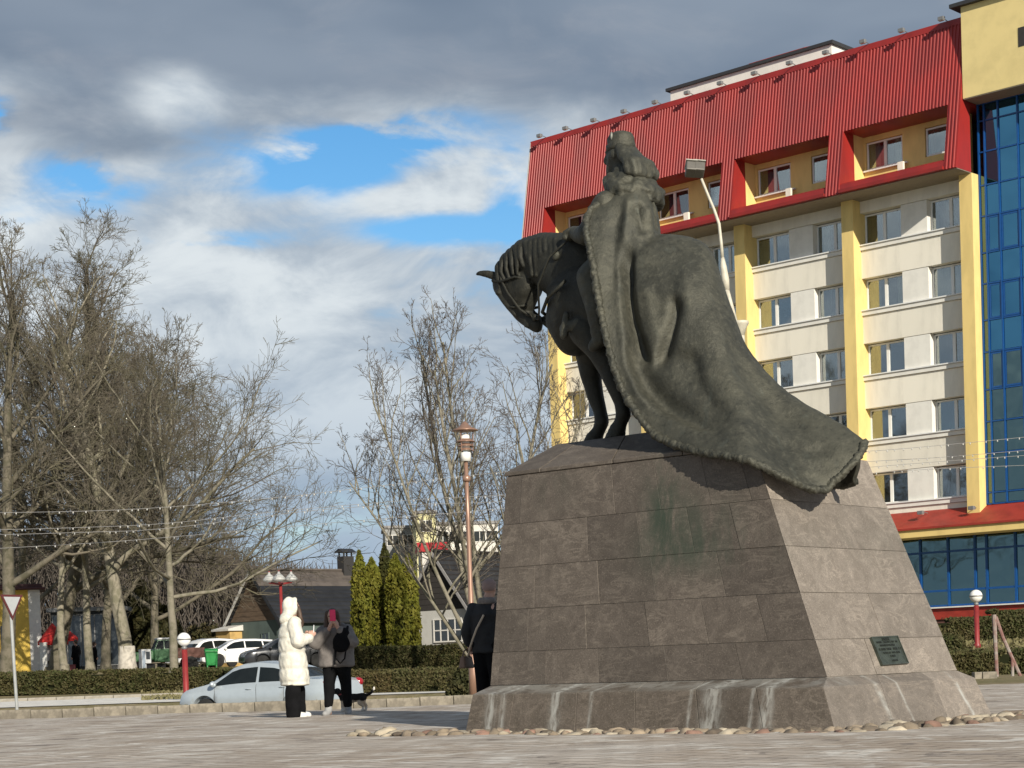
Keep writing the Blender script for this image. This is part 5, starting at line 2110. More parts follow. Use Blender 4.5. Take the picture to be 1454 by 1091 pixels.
M_PANE = mat('dark_pane', (0.035, 0.04, 0.042), 0.06, var=0.2, spec=0.7)
hz = 0
h1 = gable_house('gabled_house', 'brown gabled house with a black tiled roof behind the parked cars', 366, 115, math.radians(42), 2.75, 9.5,
                 hgt(370, 812, 115) - gp(366, 115).z, hgt(403, 880, 114) - gp(366, 115).z, (M_TEAL, M_PLANK, M_TILE, M_TILEB, (M_BARGE, M_TILE)))
house_window(h1, (-.02, -1.0, .9), .8, 1.1, 2, 1, 'y', M_TEAL)
ch = MB().box((6.6, -.35, 4.6), (7.4, .35, 6.75)).build('chimney', mat('black_brick', (.03, .028, .028), .8), h1)
for (dx, dy) in ((.1, -.25), (.7, -.25), (.1, .25), (.7, .25)):
    MB().box((6.6 + dx - .04, dy - .04, 6.75), (6.6 + dx + .04, dy + .04, 7.0)).build('cap_post', M_TILE, ch)
MB().prism([(-.5, 7.0), (.5, 7.0), (0, 7.25)], 'x', 6.45, 7.55).build('chimney_cap', M_TILE, ch)
pch = MB().box((-.9, 1.55, -.3), (.0, 3.1, 2.2)).build('porch', M_OCHRE, h1)
MB().hexa([(-1.1, 1.4, 2.2), (.0, 1.4, 2.2), (.0, 3.3, 2.2), (-1.1, 3.3, 2.2), (-1.1, 1.4, 2.32), (.0, 1.4, 2.55), (.0, 3.3, 2.55), (-1.1, 3.3, 2.32)]).build('porch_roof', M_BARGE, pch)
h2 = gable_house('cottage', 'white cottage with a grey boarded gable behind the copper lamp post', 626, 95, math.radians(52), 2.1, 6.5,
                 hgt(618, 787, 95) - gp(626, 95).z, hgt(664, 864, 94) - gp(626, 95).z, (M_WALLW, mat('dark_planks', (.035, .03, .027), .9, rand=.2), M_TILE, M_TILE, (M_GREYB, M_GREYB)))
house_window(h2, (-.03, -.6, 1.0), 1.9, 1.2, 4, 2, 'y')
MB().tube([(-.12, -2.15, 2.55), (-.12, -2.2, .2)], .05, 8).build('downpipe', M_TILE, h2)

M_BLKG = mat('block_grey', (0.30, 0.30, 0.29), .9, var=.15, scale=.3)
M_BLKY = mat('block_yellow', (0.58, 0.54, 0.30), .9, var=.12, scale=.3)
M_BLKW = mat('block_white', (0.60, 0.57, 0.52), .9, var=.1, scale=.3)


def block(label, px0, px1, top, Y, m, cols, floors, yaw=.25, dp=9, cat='building'):
    a, c = at(px0, 900, Y), at(px1, 900, Y)
    z1 = hgt((px0 + px1) / 2, top, Y)
    t = thing('apartment_block', label, cat, Vector((a.x, a.y, 1.0)), yaw, 'apartment blocks behind the cottage')
    w = (c.x - a.x) / math.cos(yaw)
    h = z1 - 1.0
    MB().box((0, 0, 0), (w, dp, h)).build('wall', m, t, fix=False)
    MB().box((-.2, -.2, h), (w + .2, dp + .2, h + .35)).build('parapet', M_GREYB, t, fix=False)
    wm = None
    for i in range(cols):
        for j in range(floors):
            x = w * (i + .5) / cols
            z = h - 2.2 - j * 2.9
            if z < 1:
                continue
            if wm is None:
                f = MB().box((-.75, -.06, 0), (-.66, .02, 1.4)).box((.66, -.06, 0), (.75, .02, 1.4)).box((-.66, -.06, 0), (.66, .02, .09)).box((-.66, -.06, 1.31), (.66, .02, 1.4)).box((-.04, -.05, .09), (.04, .02, 1.31))
                wm = f.mesh('window')
                wm.materials.append(M_BARGE)
                pm = MB().box((-.66, -.02, .09), (.66, -.005, 1.31)).mesh('pane')
                pm.materials.append(M_PANE)
            o = link('window', wm, None, t)
            o.location = (x, 0, z)
            link('pane', pm, None, o)
    return t


block('grey apartment block behind the thujas', 552, 594, 750, 236, M_BLKG, 2, 5, .1)
block('pale yellow end wall of an apartment block behind the cottage', 596, 624, 729, 226, M_BLKY, 1, 1, .1)
block('white apartment block behind the bare tree and the copper lamp', 625, 712, 744, 230, M_BLKW, 5, 4, .12)
rb = gp(620, 150)
t = thing('red_roofed_hut', 'small red roof showing above the cottage', 'hut', Vector((rb.x, rb.y, rb.z)), .2)
zt = hgt(620, 770, 150) - rb.z
MB().box((-1.0, -1, 0), (1.0, 1, zt - .8)).build('wall', M_BLKW, t)
MB().prism([(-1.2, zt - .8), (1.2, zt - .8), (0, zt)], 'x', -1.25, 1.25).build('roof', mat('red_hut_roof', (.40, .03, .03), .6), t)

# yellow kiosk with its red parasol, dark shop
M_KY = mat('kiosk_yellow', (0.72, 0.50, 0.10), .85, var=.15, scale=1.5)
M_KW = mat('kiosk_white', (0.74, 0.73, 0.70), .85, var=.08)
M_DKRED = mat('dark_red_roof', (0.075, 0.025, 0.025), .6, var=.2)
M_PARA = mat('red_cloth', (0.50, 0.022, 0.018), .8, var=.2)
kb = gp(37, 94)
kk = thing('kiosk', 'tall yellow and white kiosk with a dark red roof between the leaning trunks', 'kiosk', kb, math.radians(14))
hk = hgt(37, 838, 94) - kb.z
MB().box((-1.2, 0, -.2), (.25, 2.2, hk)).build('yellow_wall', M_KY, kk)
MB().box((.252, -.03, -.2), (.82, 2.2, hk)).build('white_wall', M_KW, kk)
MB().box((-1.5, -.4, hk), (1.1, 2.6, hk + .12)).build('roof', M_DKRED, kk, bevel=.03)
MB().box((-1.3, -.15, hk + .12), (.95, 2.4, hk + .3)).build('roof_top', M_DKRED, kk, bevel=.03)
MB().box((-1.15, -.02, 1.2), (-.85, .0, 2.6)).build('window', M_PANE, kk)
pst = gp(63, 92)
wp = thing('white_post', 'white painted post between the kiosk and the red parasol', 'post', pst)
MB().box((-.16, -.1, -.1), (.16, .1, 1.65)).build('shaft', M_KW, wp, bevel=.02)
MB().box((-.18, -.12, 1.65), (.18, .12, 1.7)).build('cap', M_KW, wp)


def parasol(label, px, Y, top, wid, drop):
    b = gp(px, Y)
    t = thing('parasol', label, 'parasol', b, .2, 'red parasols by the kiosk')
    h = hgt(px, top, Y) - b.z
    cp_ = MB()
    n = 8
    ring = []
    for k in range(n):
        a = 2 * math.pi * k / n
        ring.append((wid / 2 * math.cos(a), wid / 2 * math.sin(a), h - drop))
    vs = [(0, 0, h)] + ring + [(x * .985, y * .985, z - .16) for (x, y, z) in ring]
    cp_.add(vs, [(0, 1 + k, 1 + (k + 1) % n) for k in range(n)] + [(1 + k, 1 + n + k, 1 + n + (k + 1) % n, 1 + (k + 1) % n) for k in range(n)])
    cp_.build('canopy', M_PARA, t, fix=False)
    MB().tube([(0, 0, -.05), (0, 0, h + .06)], .025, 8).build('pole', M_KW, t)
    for k in range(n):
        x, y, z = ring[k]
        MB().tube([(0, 0, h - .03), (x * .97, y * .97, z - .01)], .01, 4).build('rib', M_LAMPB, t)
    return t


parasol('red parasol behind the leaning pale trunk, nearer the kiosk', 77, 93, 884, 1.5, .95)
parasol('lower red parasol to the right of the leaning pale trunk', 97, 95, 892, 1.1, .5)
sb = gp(125, 118)
sh = thing('dark_shop', 'dark glazed shop behind the slim pale trees', 'shop', sb, .05)
M_SHOP = mat('shop_dark', (0.03, 0.032, 0.032), .6, var=.3, scale=.6)
hs_ = hgt(125, 868, 118) - sb.z
MB().box((-2.2, .1, -.3), (2.3, 5, hs_)).build('wall', M_SHOP, sh, fix=False)
MB().box((-2.4, -.2, hs_), (2.5, 5.2, hs_ + .25)).build('roof', M_LAMPB, sh)
for i in range(5):
    f = MB().box((-2.1 + .86 * i, 0, .3), (-2.04 + .86 * i, .1, hs_ - .2)).box((-2.04 + .86 * i, 0, .3), (-1.3 + .86 * i, .1, .36)).box((-2.04 + .86 * i, 0, hs_ - .26), (-1.3 + .86 * i, .1, hs_ - .2)).build('window', M_LAMPB, sh, fix=False)
    MB().box((-2.04 + .86 * i, .04, .36), (-1.25 + .86 * i, .06, hs_ - .26)).build('pane', M_PANE, f, fix=False)
rbx = gp(101, 93)
t = thing('red_box', 'pinkish red crate on a stand beside the dark clad person', 'crate', rbx)
MB().box((-.26, -.2, .0), (.26, .2, .52)).build('box', mat('faded_red', (.36, .10, .10), .8), t, bevel=.02)
MB().box((-.28, -.22, .52), (.28, .22, .56)).build('lid', mat('faded_red', (.36, .10, .10), .8), t)
pt = gp(206.5, 93)
t = thing('parcel_locker', 'light grey upright cabinet beside the whitewashed trunk', 'cabinet', pt, .5)
MB().box((-.24, -.25, -.05), (.24, .25, 1.12)).build('cabinet', mat('cabinet_grey', (.50, .51, .52), .5), t, bevel=.015)
MB().box((-.02, -.262, .62), (.18, -.25, 1.0)).build('screen', M_PANE, t)
MB().box((-.22, -.256, .1), (-.06, -.25, 1.05)).build('door', mat('cabinet_blue', (.25, .30, .36), .5), t)

# ------------------------------------------------------------------ lamps, mast, sign, rail, garlands
M_COPP = mat('copper_paint', (0.36, 0.215, 0.155), 0.36, 0.35, var=0.25, scale=2, stretch=(1, 1, .3))
M_LAMPW = mat('opal_glass', (0.80, 0.79, 0.75), 0.15, var=0.03, spec=0.6)
M_REDL = mat('lamp_red', (0.25, 0.025, 0.025), 0.45, var=0.25, scale=3)
cb = gp(672, 39.0)
cl_ = thing('copper_lamp_post', 'copper coloured lamp post with louvred lantern left of the pedestal', 'lamp post', cb)
top = hgt(664, 655, 39) - cb.z
lx = 0.0
MB().lathe([(.100, -.1), (.098, .5), (.085, 1.05), (.062, 1.1), (.056, 2.2), (.050, 2.25), (.046, top * .75), (.04, top)], (0, 0, 0), 16).build('pole', M_COPP, cl_, smooth=True)
MB().lathe([(.07, 0), (.085, .04), (.085, .09), (.06, .13)], (0, 0, top - .42), 14).build('collar', M_COPP, cl_, smooth=True)
MB().lathe([(.105, 0), (.105, .17), (.095, .18)], (0, 0, top), 14).build('diffuser', M_LAMPW, cl_, smooth=True)
for i, (r_, zz) in enumerate(((.14, .22), (.17, .30), (.20, .39))):
    MB().lathe([(r_ * .55, .05), (r_, 0), (r_, .012), (r_ * .5, .07)], (0, 0, top + zz), 20).build('louvre', M_COPP, cl_, smooth=True)
MB().lathe([(.10, .22), (.09, .55)], (0, 0, top), 10).build('lamp_core', M_LAMPW, cl_, smooth=True)
for k in range(3):
    a = k * 2.09
    MB().tube([(.15 * math.cos(a), .15 * math.sin(a), top + .2), (.17 * math.cos(a), .17 * math.sin(a), top + .62)], .012, 6).build('strut', M_COPP, cl_)
MB().lathe([(.27, .0), (.275, .015), (.13, .08), (.06, .16), (.02, .2)], (0, 0, top + .62), 24).build('hood', M_COPP, cl_, smooth=True)


def globe_lamp(label, px, Y, gpy, dia, group):
    b = gp(px, Y)
    t = thing('globe_lamp', label, 'lamp', b, 0, group)
    zc = hgt(px, gpy, Y) - b.z
    r_ = dia / 2
    MB().ell((0, 0, zc), (r_, r_, r_), 24).build('globe', M_LAMPW, t, smooth=True)
    MB().lathe([(r_ * 1.01, -.018), (r_ * 1.06, -.018), (r_ * 1.06, .018), (r_ * 1.01, .018)], (0, 0, zc), 26).build('band', M_LAMPB, t, smooth=True)
    MB().lathe([(.05, -.05), (.09, .03), (.03, .08)], (0, 0, zc - r_ - .06), 12).build('holder', M_LAMPB, t, smooth=True)
    MB().lathe([(.12, -.1), (.12, .1), (.085, .15), (.085, zc - r_ - .1)], (0, 0, 0), 14).build('post', M_REDL, t, smooth=True)
    return t


GG = 'globe lamps on short red posts'
globe_lamp('white globe lamp on a red post behind the nose of the silver car', 263, 55, 908, .40, GG)
globe_lamp('white globe lamp on a red post in front of the hotel windows', 1388.5, 62, 846.5, .42, GG)
tb = gp(403, 62)
t = thing('triple_lamp', 'red triple lamp with white bell shades behind the woman in the white coat', 'lamp post', tb)
zt = hgt(403, 829, 62) - tb.z
MB().lathe([(.055, -.1), (.05, zt)], (0, 0, 0), 12).build('post', M_REDL, t, smooth=True)
MB().tube([(-.38, 0, zt + .05), (0, 0, zt - .02), (.38, 0, zt + .05)], .035, 8).build('cross_arm', M_REDL, t)
MB().tube([(0, -.38, zt + .05), (0, 0, zt - .02), (0, .38, zt + .05)], .035, 8).build('cross_arm', M_REDL, t)
for (x, y) in ((-.36, 0), (.36, 0), (0, -.36)):
    MB().lathe([(.04, .0), (.21, .06), (.22, .10), (.12, .22), (.05, .27), (.03, .34)], (x, y, zt + .05), 16).build('shade', mat('grey_shade', (.42, .42, .40), .5), t, smooth=True)
    MB().lathe([(.03, 0), (.03, .06)], (x, y, zt + .36), 8).build('finial', M_REDL, t)

# yield sign
yb = gp(22, 36.9)
t = thing('yield_sign', 'triangular yield sign on a grey pole at the left edge by the kerb', 'road sign', yb, math.radians(58))
zt = hgt(13, 845, 36.9) - yb.z
zb = hgt(13, 881, 36.9) - yb.z
hw = .29
M_POLE = mat('galvanised', (.46, .47, .46), .45, .4, var=.15)
dxp = at(14.5, 880, 36.9).x - yb.x
MB().tube([(0, 0, -.1), (dxp * .5, 0, zb * .5), (dxp, 0, zt - .1)], .032, 10).build('pole', M_POLE, t)
tri = [(-hw, zt), (hw, zt), (0, zb)]
cx = dxp


def tri3(s, y0, y1, dz=0):
    c = ((tri[0][0] + tri[1][0] + tri[2][0]) / 3, (tri[0][1] + tri[1][1] + tri[2][1]) / 3)
    return [(cx + c[0] + (p[0] - c[0]) * s, c[1] + (p[1] - c[1]) * s) for p in tri]


MB().prism([(a, b) for a, b in tri3(1, 0, 0)], 'y', -.05, -.035).build('plate', mat('sign_red', (.10, .022, .022), .5), t)
MB().prism([(a, b) for a, b in tri3(.74, 0, 0)], 'y', -.056, -.0505).build('face', mat('sign_grey', (.42, .43, .44), .5), t)
MB().box((cx - .05, -.036, zt - .16), (cx + .05, .04, zt - .12)).build('clamp', M_POLE, t)

# floodlight mast behind the horseman
mY = 52
mb0 = gp(1052, mY, 700)
t = thing('floodlight_mast', 'cream floodlight mast with a bent arm and two lamp heads behind the cloak', 'mast', mb0)
M_MAST = mat('mast_cream', (.56, .52, .42), .5, var=.15)


def rel(px, py):
    return at(px, py, mY) - mb0


zc = rel(1051, 462)
MB().tube([(zc.x + .12, 0, -.2), (zc.x, 0, zc.z)], [.16, .11], 14).build('pole', M_MAST, t, smooth=True)
MB().lathe([(.10, -.34), (.16, -.1), (.22, 0), (.24, .04), (.24, .1), (.1, .12)], tuple(zc), 16).build('collar', M_MAST, t, smooth=True)
MB().tube([rel(1046, 462), rel(1037, 430), rel(1032, 412)], [.06, .065, .07], 10).build('lower_arm', M_MAST, t, smooth=True)
MB().tube([rel(1033, 416), rel(1030, 398), rel(1027, 378), rel(1026, 366)], [.06, .11, .09, .046], 10).build('joint', M_MAST, t, smooth=True)
MB().tube([rel(1026, 368), rel(1024, 345), rel(1021, 318), rel(1014, 298), rel(1004, 274), rel(996, 254)], [.046, .045, .043, .041, .038, .036], 10).build('arm', M_MAST, t, smooth=True)
M_HEAD = mat('lamp_head', (.13, .12, .105), .5, .2)
for (qx, qy) in ((983.5, 241), (995, 241.5)):
    p = rel(qx, qy)
    R = Matrix.Rotation(.12, 3, 'Y') @ Matrix.Rotation(-.45, 3, 'X')
    hd_ = MB().box((p.x - .19, p.y - .17, p.z - .13), (p.x + .10, p.y + .2, p.z + .15), R, p).build('lamp_head', M_HEAD, t, bevel=.03)
    MB().box((p.x - .21, p.y - .2, p.z + .155), (p.x + .11, p.y + .22, p.z + .185), R, p).build('visor', mat('visor', (.40, .38, .33), .5), hd_)

# rail of weathered timber at the right edge, two kerb blocks beside it
rb = gp(1414, 46.5)
t = thing('stair_rail', 'weathered red and grey handrail at the right edge by the hedges', 'handrail', rb)
M_RAIL = mat('rail_paint', (.20, .10, .085), .8, var=.5, scale=4, col2=(.30, .27, .24))
rY = 46.5


def rr_(px, py, dy=0):
    q = at(px, py, rY)
    return Vector((q.x - rb.x, dy, q.z - rb.z))


MB().tube([rr_(1416, 966), rr_(1413.5, 915), rr_(1411.5, 873)], [.045, .05, .06], 8).build('post', M_RAIL, t)
MB().tube([rr_(1438, 970), rr_(1437.5, 935)], .04, 8).build('post', M_RAIL, t)
MB().tube([rr_(1414, 876), rr_(1424, 905), rr_(1438, 936), rr_(1460, 985)], .045, 8).build('rail', M_RAIL, t)
MB().tube([rr_(1418, 892), rr_(1432, 924), rr_(1456, 978)], .03, 8).build('rail', M_RAIL, t)
bmesh_blk = None
for i, (px0, px1, lb) in enumerate(((1384, 1394.5, 'small grey concrete kerb block left of the larger one by the hotel hedge'), (1395.5, 1416, 'larger pale concrete kerb block at the hotel hedge foot'))):
    a, c = at(px0, 955, 44), at(px1, 955, 44)
    o = MB().box((0, 0, -.1), (c.x - a.x, .3, .16)).build('concrete_block', M_KERB, None, bevel=.015, loc=(a.x, 44, terrain(a.x, 44) + .0))
    tag(o, lb, 'concrete block', 'concrete blocks by the hedge')


# garlands of small lamps hung across the square
M_WIRE = mat('garland_wire', (.30, .29, .28), .6)
M_BULB = mat('garland_bulb', (.5, .49, .46), .3, spec=.5)


def garland(label, pts, Y, seed):
    P = [at(x, y, Y) for x, y in pts]
    t = thing('garland', label, 'string lights', P[0], 0, 'garlands of small lamps across the square')
    fine = []
    for i in range(len(P) - 1):
        for k in range(8):
            fine.append(crom(P, (i + k / 8) / (len(P) - 1)) - P[0])
    fine.append(P[-1] - P[0])
    MB().tube(fine, .007, 4).build('wire', M_WIRE, t)
    b = MB()
    r = random.Random(seed)
    for a, c in zip(fine, fine[1:]):
        n = max(1, int((c - a).length / .42))
        for k in range(n):
            if r.random() < .8:
                q = a.lerp(c, (k + r.random() * .5) / n)
                b.lathe([(.008, .0), (.022, -.03), (.02, -.05), (.006, -.065)], tuple(q), 5)
    o = b.build('bulb', M_BULB, t, smooth=True)
    o['kind'] = 'stuff'


garland('topmost garland of small lamps, over the hedge and behind the pedestal', [(-60, 729), (120, 726), (240, 720), (400, 706), (480, 697), (600, 683), (700, 672), (900, 655), (1100, 646), (1230, 641), (1330, 633), (1454, 621), (1520, 613)], 57, 1)
garland('second garland of small lamps from the top', [(-60, 754), (120, 749), (240, 743), (400, 726), (600, 709), (720, 703), (900, 688), (1100, 668), (1230, 656), (1330, 650), (1454, 640), (1520, 635)], 57.6, 2)
garland('third garland of small lamps, with wide gaps', [(-60, 761), (120, 756), (240, 750), (480, 722), (720, 712), (900, 698), (1100, 676), (1230, 664), (1330, 656), (1454, 647), (1520, 643)], 58.2, 3)
garland('lowest garland of small lamps', [(-60, 782), (120, 772), (240, 763), (480, 742), (720, 722), (900, 706), (1100, 688), (1230, 673), (1330, 666), (1454, 661), (1520, 659)], 58.8, 4)
# ------------------------------------------------------------------ people and the dog
M_SKIN = mat('skin', (0.50, 0.30, 0.225), .55, var=.12, scale=8)
M_BLACK = mat('black_cloth', (0.008, 0.008, 0.009), .95, spec=.12, var=.3, scale=6, bump=.3, bscale=25)
M_PUFF = mat('white_down_coat', (0.70, 0.67, 0.58), .5, var=.14, scale=7, bump=.6, bscale=11)
M_GREYW = mat('grey_wool', (0.20, 0.18, 0.168), .95, var=.25, scale=9, bump=.4, bscale=60)
M_HAIR = mat('brown_hair', (0.085, 0.050, 0.032), .6, var=.4, scale=4, stretch=(6, 6, 1))
M_SHOE = mat('white_shoe', (0.72, 0.70, 0.67), .5, var=.06)
M_SOCK = mat('grey_boot', (0.36, 0.36, 0.36), .8, var=.2)
M_PINK = mat('pink_case', (0.80, 0.03, 0.14), .35)
M_LEATH = mat('brown_leather', (0.17, 0.10, 0.065), .55, var=.25)
M_MANC = mat('black_jacket', (0.020, 0.021, 0.023), .7, spec=.25, var=.3, scale=6, bump=.3, bscale=18)
M_STRAP = mat('pale_strap', (0.52, 0.43, 0.33), .7)
M_EYE = mat('eye_dark', (0.03, 0.025, 0.02), .3)


def V3(p):
    return Vector(p)


def body(t, J, voxel=.009, hair=True):
    """one skin: legs, trunk, arms with five-fingered hands, neck and a head with nose, brow, lips, ears. x forward, y left"""
    b = BL()
    r2 = J.get('s', 1.0)
    pel, che, nec, hd = V3(J['pelvis']), V3(J['chest']), V3(J['neck']), V3(J['head'])
    b.chain([(*pel, .125), (*pel.lerp(che, .5), .115), (*che, .125)], 1.25)
    b.chain([(*che, .12), (*nec, .055), (*nec.lerp(hd, .5), .052)])
    b.ell(hd + Vector((-.008, 0, .03)), (.092, .075, .10))
    b.ell(hd + Vector((.022, 0, -.045)), (.062, .058, .075))
    b.ell(hd + Vector((.045, 0, -.10)), (.030, .030, .022))
    b.chain([(*(hd + Vector((.082, 0, .012))), .010), (*(hd + Vector((.101, 0, -.028))), .015)])
    for s in (-1, 1):
        b.ell(hd + Vector((.078, s * .03, .028)), (.014, .024, .008))
        b.ell(hd + Vector((.0, s * .077, -.01)), (.018, .010, .030))
        b.ell(hd + Vector((.066, s * .022, -.045)), (.018, .024, .022))
    b.ell(hd + Vector((.080, 0, -.062)), (.012, .022, .007))
    b.ell(hd + Vector((.078, 0, -.075)), (.011, .019, .007))
    for s, k in ((1, 'l'), (-1, 'r')):
        hip, kn, an = V3(J['hip_' + k]), V3(J['knee_' + k]), V3(J['ank_' + k])
        b.chain([(*hip, .095), (*hip.lerp(kn, .5), .075), (*kn, .056), (*kn.lerp(an, .35), .056), (*an, .036)])
        fd = V3(J.get('foot_' + k, (1, 0, 0))).normalized()
        b.chain([(*(an + Vector((0, 0, -.035)) - fd * .03), .038), (*(an + Vector((0, 0, -.05)) + fd * .08), .034), (*(an + Vector((0, 0, -.058)) + fd * .15), .024)])
        sh, el, wr = V3(J['sh_' + k]), V3(J['el_' + k]), V3(J['wr_' + k])
        b.chain([(*che.lerp(sh, .55), .085), (*sh, .065), (*sh.lerp(el, .5), .052), (*el, .042), (*el.lerp(wr, .3), .042), (*wr, .027)])
        hdv = V3(J.get('hand_' + k, tuple((wr - el)))).normalized()
        ref = V3(J.get('palm_' + k, (0, -s, 0)))
        pn = (ref - hdv * ref.dot(hdv)).normalized()        # palm faces this way
        sd = hdv.cross(pn).normalized()
        pc = wr + hdv * .05
        for q in (-1.2, -.4, .4, 1.2):
            b.chain([(*(wr + hdv * .015), .022), (*(wr + hdv * .08 + sd * q * .02), .0125)])
        cu = J.get('curl', .5)
        for q, ln in ((-1.5, .066), (-.5, .078), (.5, .074), (1.5, .058)):
            p0 = wr + hdv * .085 + sd * q * .0195
            p1 = p0 + (hdv * math.cos(cu * .6) + pn * math.sin(cu * .6)) * ln * .45
            p2 = p1 + (hdv * math.cos(cu * 1.5) + pn * math.sin(cu * 1.5)) * ln * .32
            p3 = p2 + (hdv * math.cos(cu * 2.3) + pn * math.sin(cu * 2.3)) * ln * .25
            b.chain([(*p0, .0105), (*p1, .0098), (*p2, .0088), (*p3, .0078)])
        th = -sd * (1 if (sd.z < 0) == (s > 0) or True else -1)
        th = sd if sd.z > 0 else -sd
        t0 = wr + hdv * .03 + th * .025
        t1 = t0 + (hdv * .6 + th * .75 + pn * .25).normalized() * .04
        t2 = t1 + (hdv * .9 + pn * .5).normalized() * .034
        b.chain([(*t0, .015), (*t1, .0115), (*t2, .0085)])
    o = b.blob('body', M_SKIN, t, voxel, 1, k=.012)
    for s in (-1, 1):
        MB().ell(hd + Vector((.083, s * .031, .010)), (.008, .011, .007), 8).build('eye', M_EYE, t, smooth=True)
    return o


def ring_loft(rings, n=28):
    """rings: (cx, cy, z, rx, ry)"""
    return [[(cx + rx * math.cos(2 * math.pi * i / n), cy + ry * math.sin(2 * math.pi * i / n), z) for i in range(n)] for (cx, cy, z, rx, ry) in rings]


def wrinkle(o, amp, f, seed):
    for v in o.data.vertices:
        pass
    n = len(o.data.vertices)
    co = np.zeros(n * 3, np.float32)
    nr = np.zeros(n * 3, np.float32)
    o.data.vertices.foreach_get('co', co)
    o.data.vertices.foreach_get('normal', nr)
    co, nr = co.reshape(-1, 3), nr.reshape(-1, 3)
    d = np.array([mnoise.noise(Vector((p[0] * f, p[1] * f, p[2] * f * .8)) + Vector((seed, 0, 0))) for p in co])
    co += nr * (d * amp)[:, None]
    o.data.vertices.foreach_set('co', co.ravel())
    o.data.update()


# woman in the long white down coat ---------------------------------------------
wb = onz(419, 1019.5, 0)
w = thing('person', 'woman in a long white hooded down coat and wide black trousers, seen from behind', 'person', wb, math.radians(22))
J = dict(pelvis=(0, 0, .98), chest=(-.01, 0, 1.33), neck=(.0, 0, 1.50), head=(.035, 0, 1.655), hip_l=(0, .09, .94), hip_r=(0, -.09, .94), knee_l=(.06, .10, .50), knee_r=(.0, -.10, .50), ank_l=(.08, .11, .09), ank_r=(-.04, -.10, .09),
         sh_l=(-.01, .19, 1.43), sh_r=(-.01, -.19, 1.43), el_l=(.03, .27, 1.17), el_r=(.02, -.27, 1.15), wr_l=(.26, .17, 1.22), wr_r=(.25, -.17, 1.20), hand_l=(.6, -.4, .5), hand_r=(.5, .3, .75), palm_r=(0, 1, 0), palm_l=(0, -1, 0), curl=.9)
body(w, J)
# trousers: wide, hanging straight to the shoes
tr_ = BL()
for k, s in (('l', 1), ('r', -1)):
    a = V3(J['ank_' + k])
    tr_.chain([(0, s * .085, .96, .105), (lerp(0, a.x, .5), s * .09, .62, .095), (a.x, a.y, .40, .112), (a.x, a.y, .14, .122), (a.x - .01, a.y, .07, .118)], 1.0)
o = tr_.blob('trousers', M_BLACK, w, .014, 2)
wrinkle(o, .012, 7, 1)
for k, s in (('l', 1), ('r', -1)):
    a = V3(J['ank_' + k])
    sh = BL().chain([(a.x - .05, a.y, .045, .046), (a.x + .07, a.y, .045, .046), (a.x + .17, a.y, .036, .036)], .95)
    sh.ell((a.x + .05, a.y, .018), (.155, .05, .018))
    sh.blob('shoe', M_SHOE, w, .010, 1)
co = BL()
zs_ = [.50, .56, .64, .70, .76, .84, .92, .99, 1.02, 1.10, 1.18, 1.26, 1.34, 1.40, 1.46]
for i in range(60):
    z = lerp(.50, 1.47, i / 59)
    seam = min(abs(z - q) for q in (.535, .745, .985, 1.20, 1.38))
    puf = .016 * (1 - math.exp(-(seam / .028) ** 2))
    rx = pw(z, [(.5, .205), (.75, .200), (1.0, .180), (1.2, .172), (1.38, .145), (1.47, .09)]) + puf
    ry = pw(z, [(.5, .245), (.75, .24), (1.0, .225), (1.2, .215), (1.38, .20), (1.47, .13)]) + puf
    co.ell((pw(z, [(.5, .02), (1.4, -.02)]), 0, z), (rx, ry, .022))
for k, s in (('l', 1), ('r', -1)):
    sh, el, wr = V3(J['sh_' + k]), V3(J['el_' + k]), V3(J['wr_' + k])
    for i in range(9):
        t = i / 8
        p = sh.lerp(el, t)
        co.ell(p, (.088 + .012 * abs(math.sin(i * 1.7)),) * 3)
        if i < 8:
            q = el.lerp(wr, t)
            co.ell(q, (lerp(.086, .055, t) + .01 * abs(math.sin(i * 1.9)),) * 3)
o = co.blob('coat', M_PUFF, w, .012, 1)
wrinkle(o, .011, 15, 4)
# hood, up, open at the face
ho = BL()
hd = V3(J['head'])
ho.ell(hd + Vector((-.052, 0, .030)), (.118, .112, .140))
ho.ell(hd + Vector((-.075, 0, -.07)), (.085, .10, .10))
for i in range(22):
    a = 2 * math.pi * i / 22
    ho.ell(hd + Vector((.035 - .03 * abs(math.sin(a / 2)), math.sin(a) * .094, .024 + math.cos(a) * .115)), (.028, .024, .024))
ho.chain([(-.08, -.08, 1.50, .075), (-.10, 0, 1.49, .085), (-.08, .08, 1.50, .075)])
ho.chain([(.02, -.12, 1.48, .05), (.09, -.07, 1.46, .045), (.11, 0, 1.45, .045), (.09, .07, 1.46, .045), (.02, .12, 1.48, .05)])
o = ho.blob('hood', M_PUFF, w, .011, 1)
wrinkle(o, .014, 11, 8)
ha = BL()
for s in (-1, 1):
    for q in range(3):
        ha.chain([(.06, s * (.05 + .012 * q), 1.72 - .02 * q, .022), (.09 + .01 * q, s * .075, 1.62, .02), (.12, s * (.08 + .01 * q), 1.50, .02), (.14 + .01 * q, s * .08, 1.37 + .03 * q, .012)])
ha.blob('hair', M_HAIR, w, .010, 1)
wr = V3(J['wr_r']) + V3(J['hand_r']).normalized() * .11
ph = MB().box((-.038, -.006, -.078), (.038, .006, .078)).build('phone', mat('white_phone', (.78, .78, .78), .3), None, bevel=.006)
R = Matrix.Rotation(math.radians(22), 4, 'Z')
ph.location = wb + (R @ (wr + Vector((.0, .022, .02))))
ph.rotation_euler = (.1, .25, math.radians(22 + 80))
tag(ph, 'thin white phone held up by the woman in the white coat', 'phone')

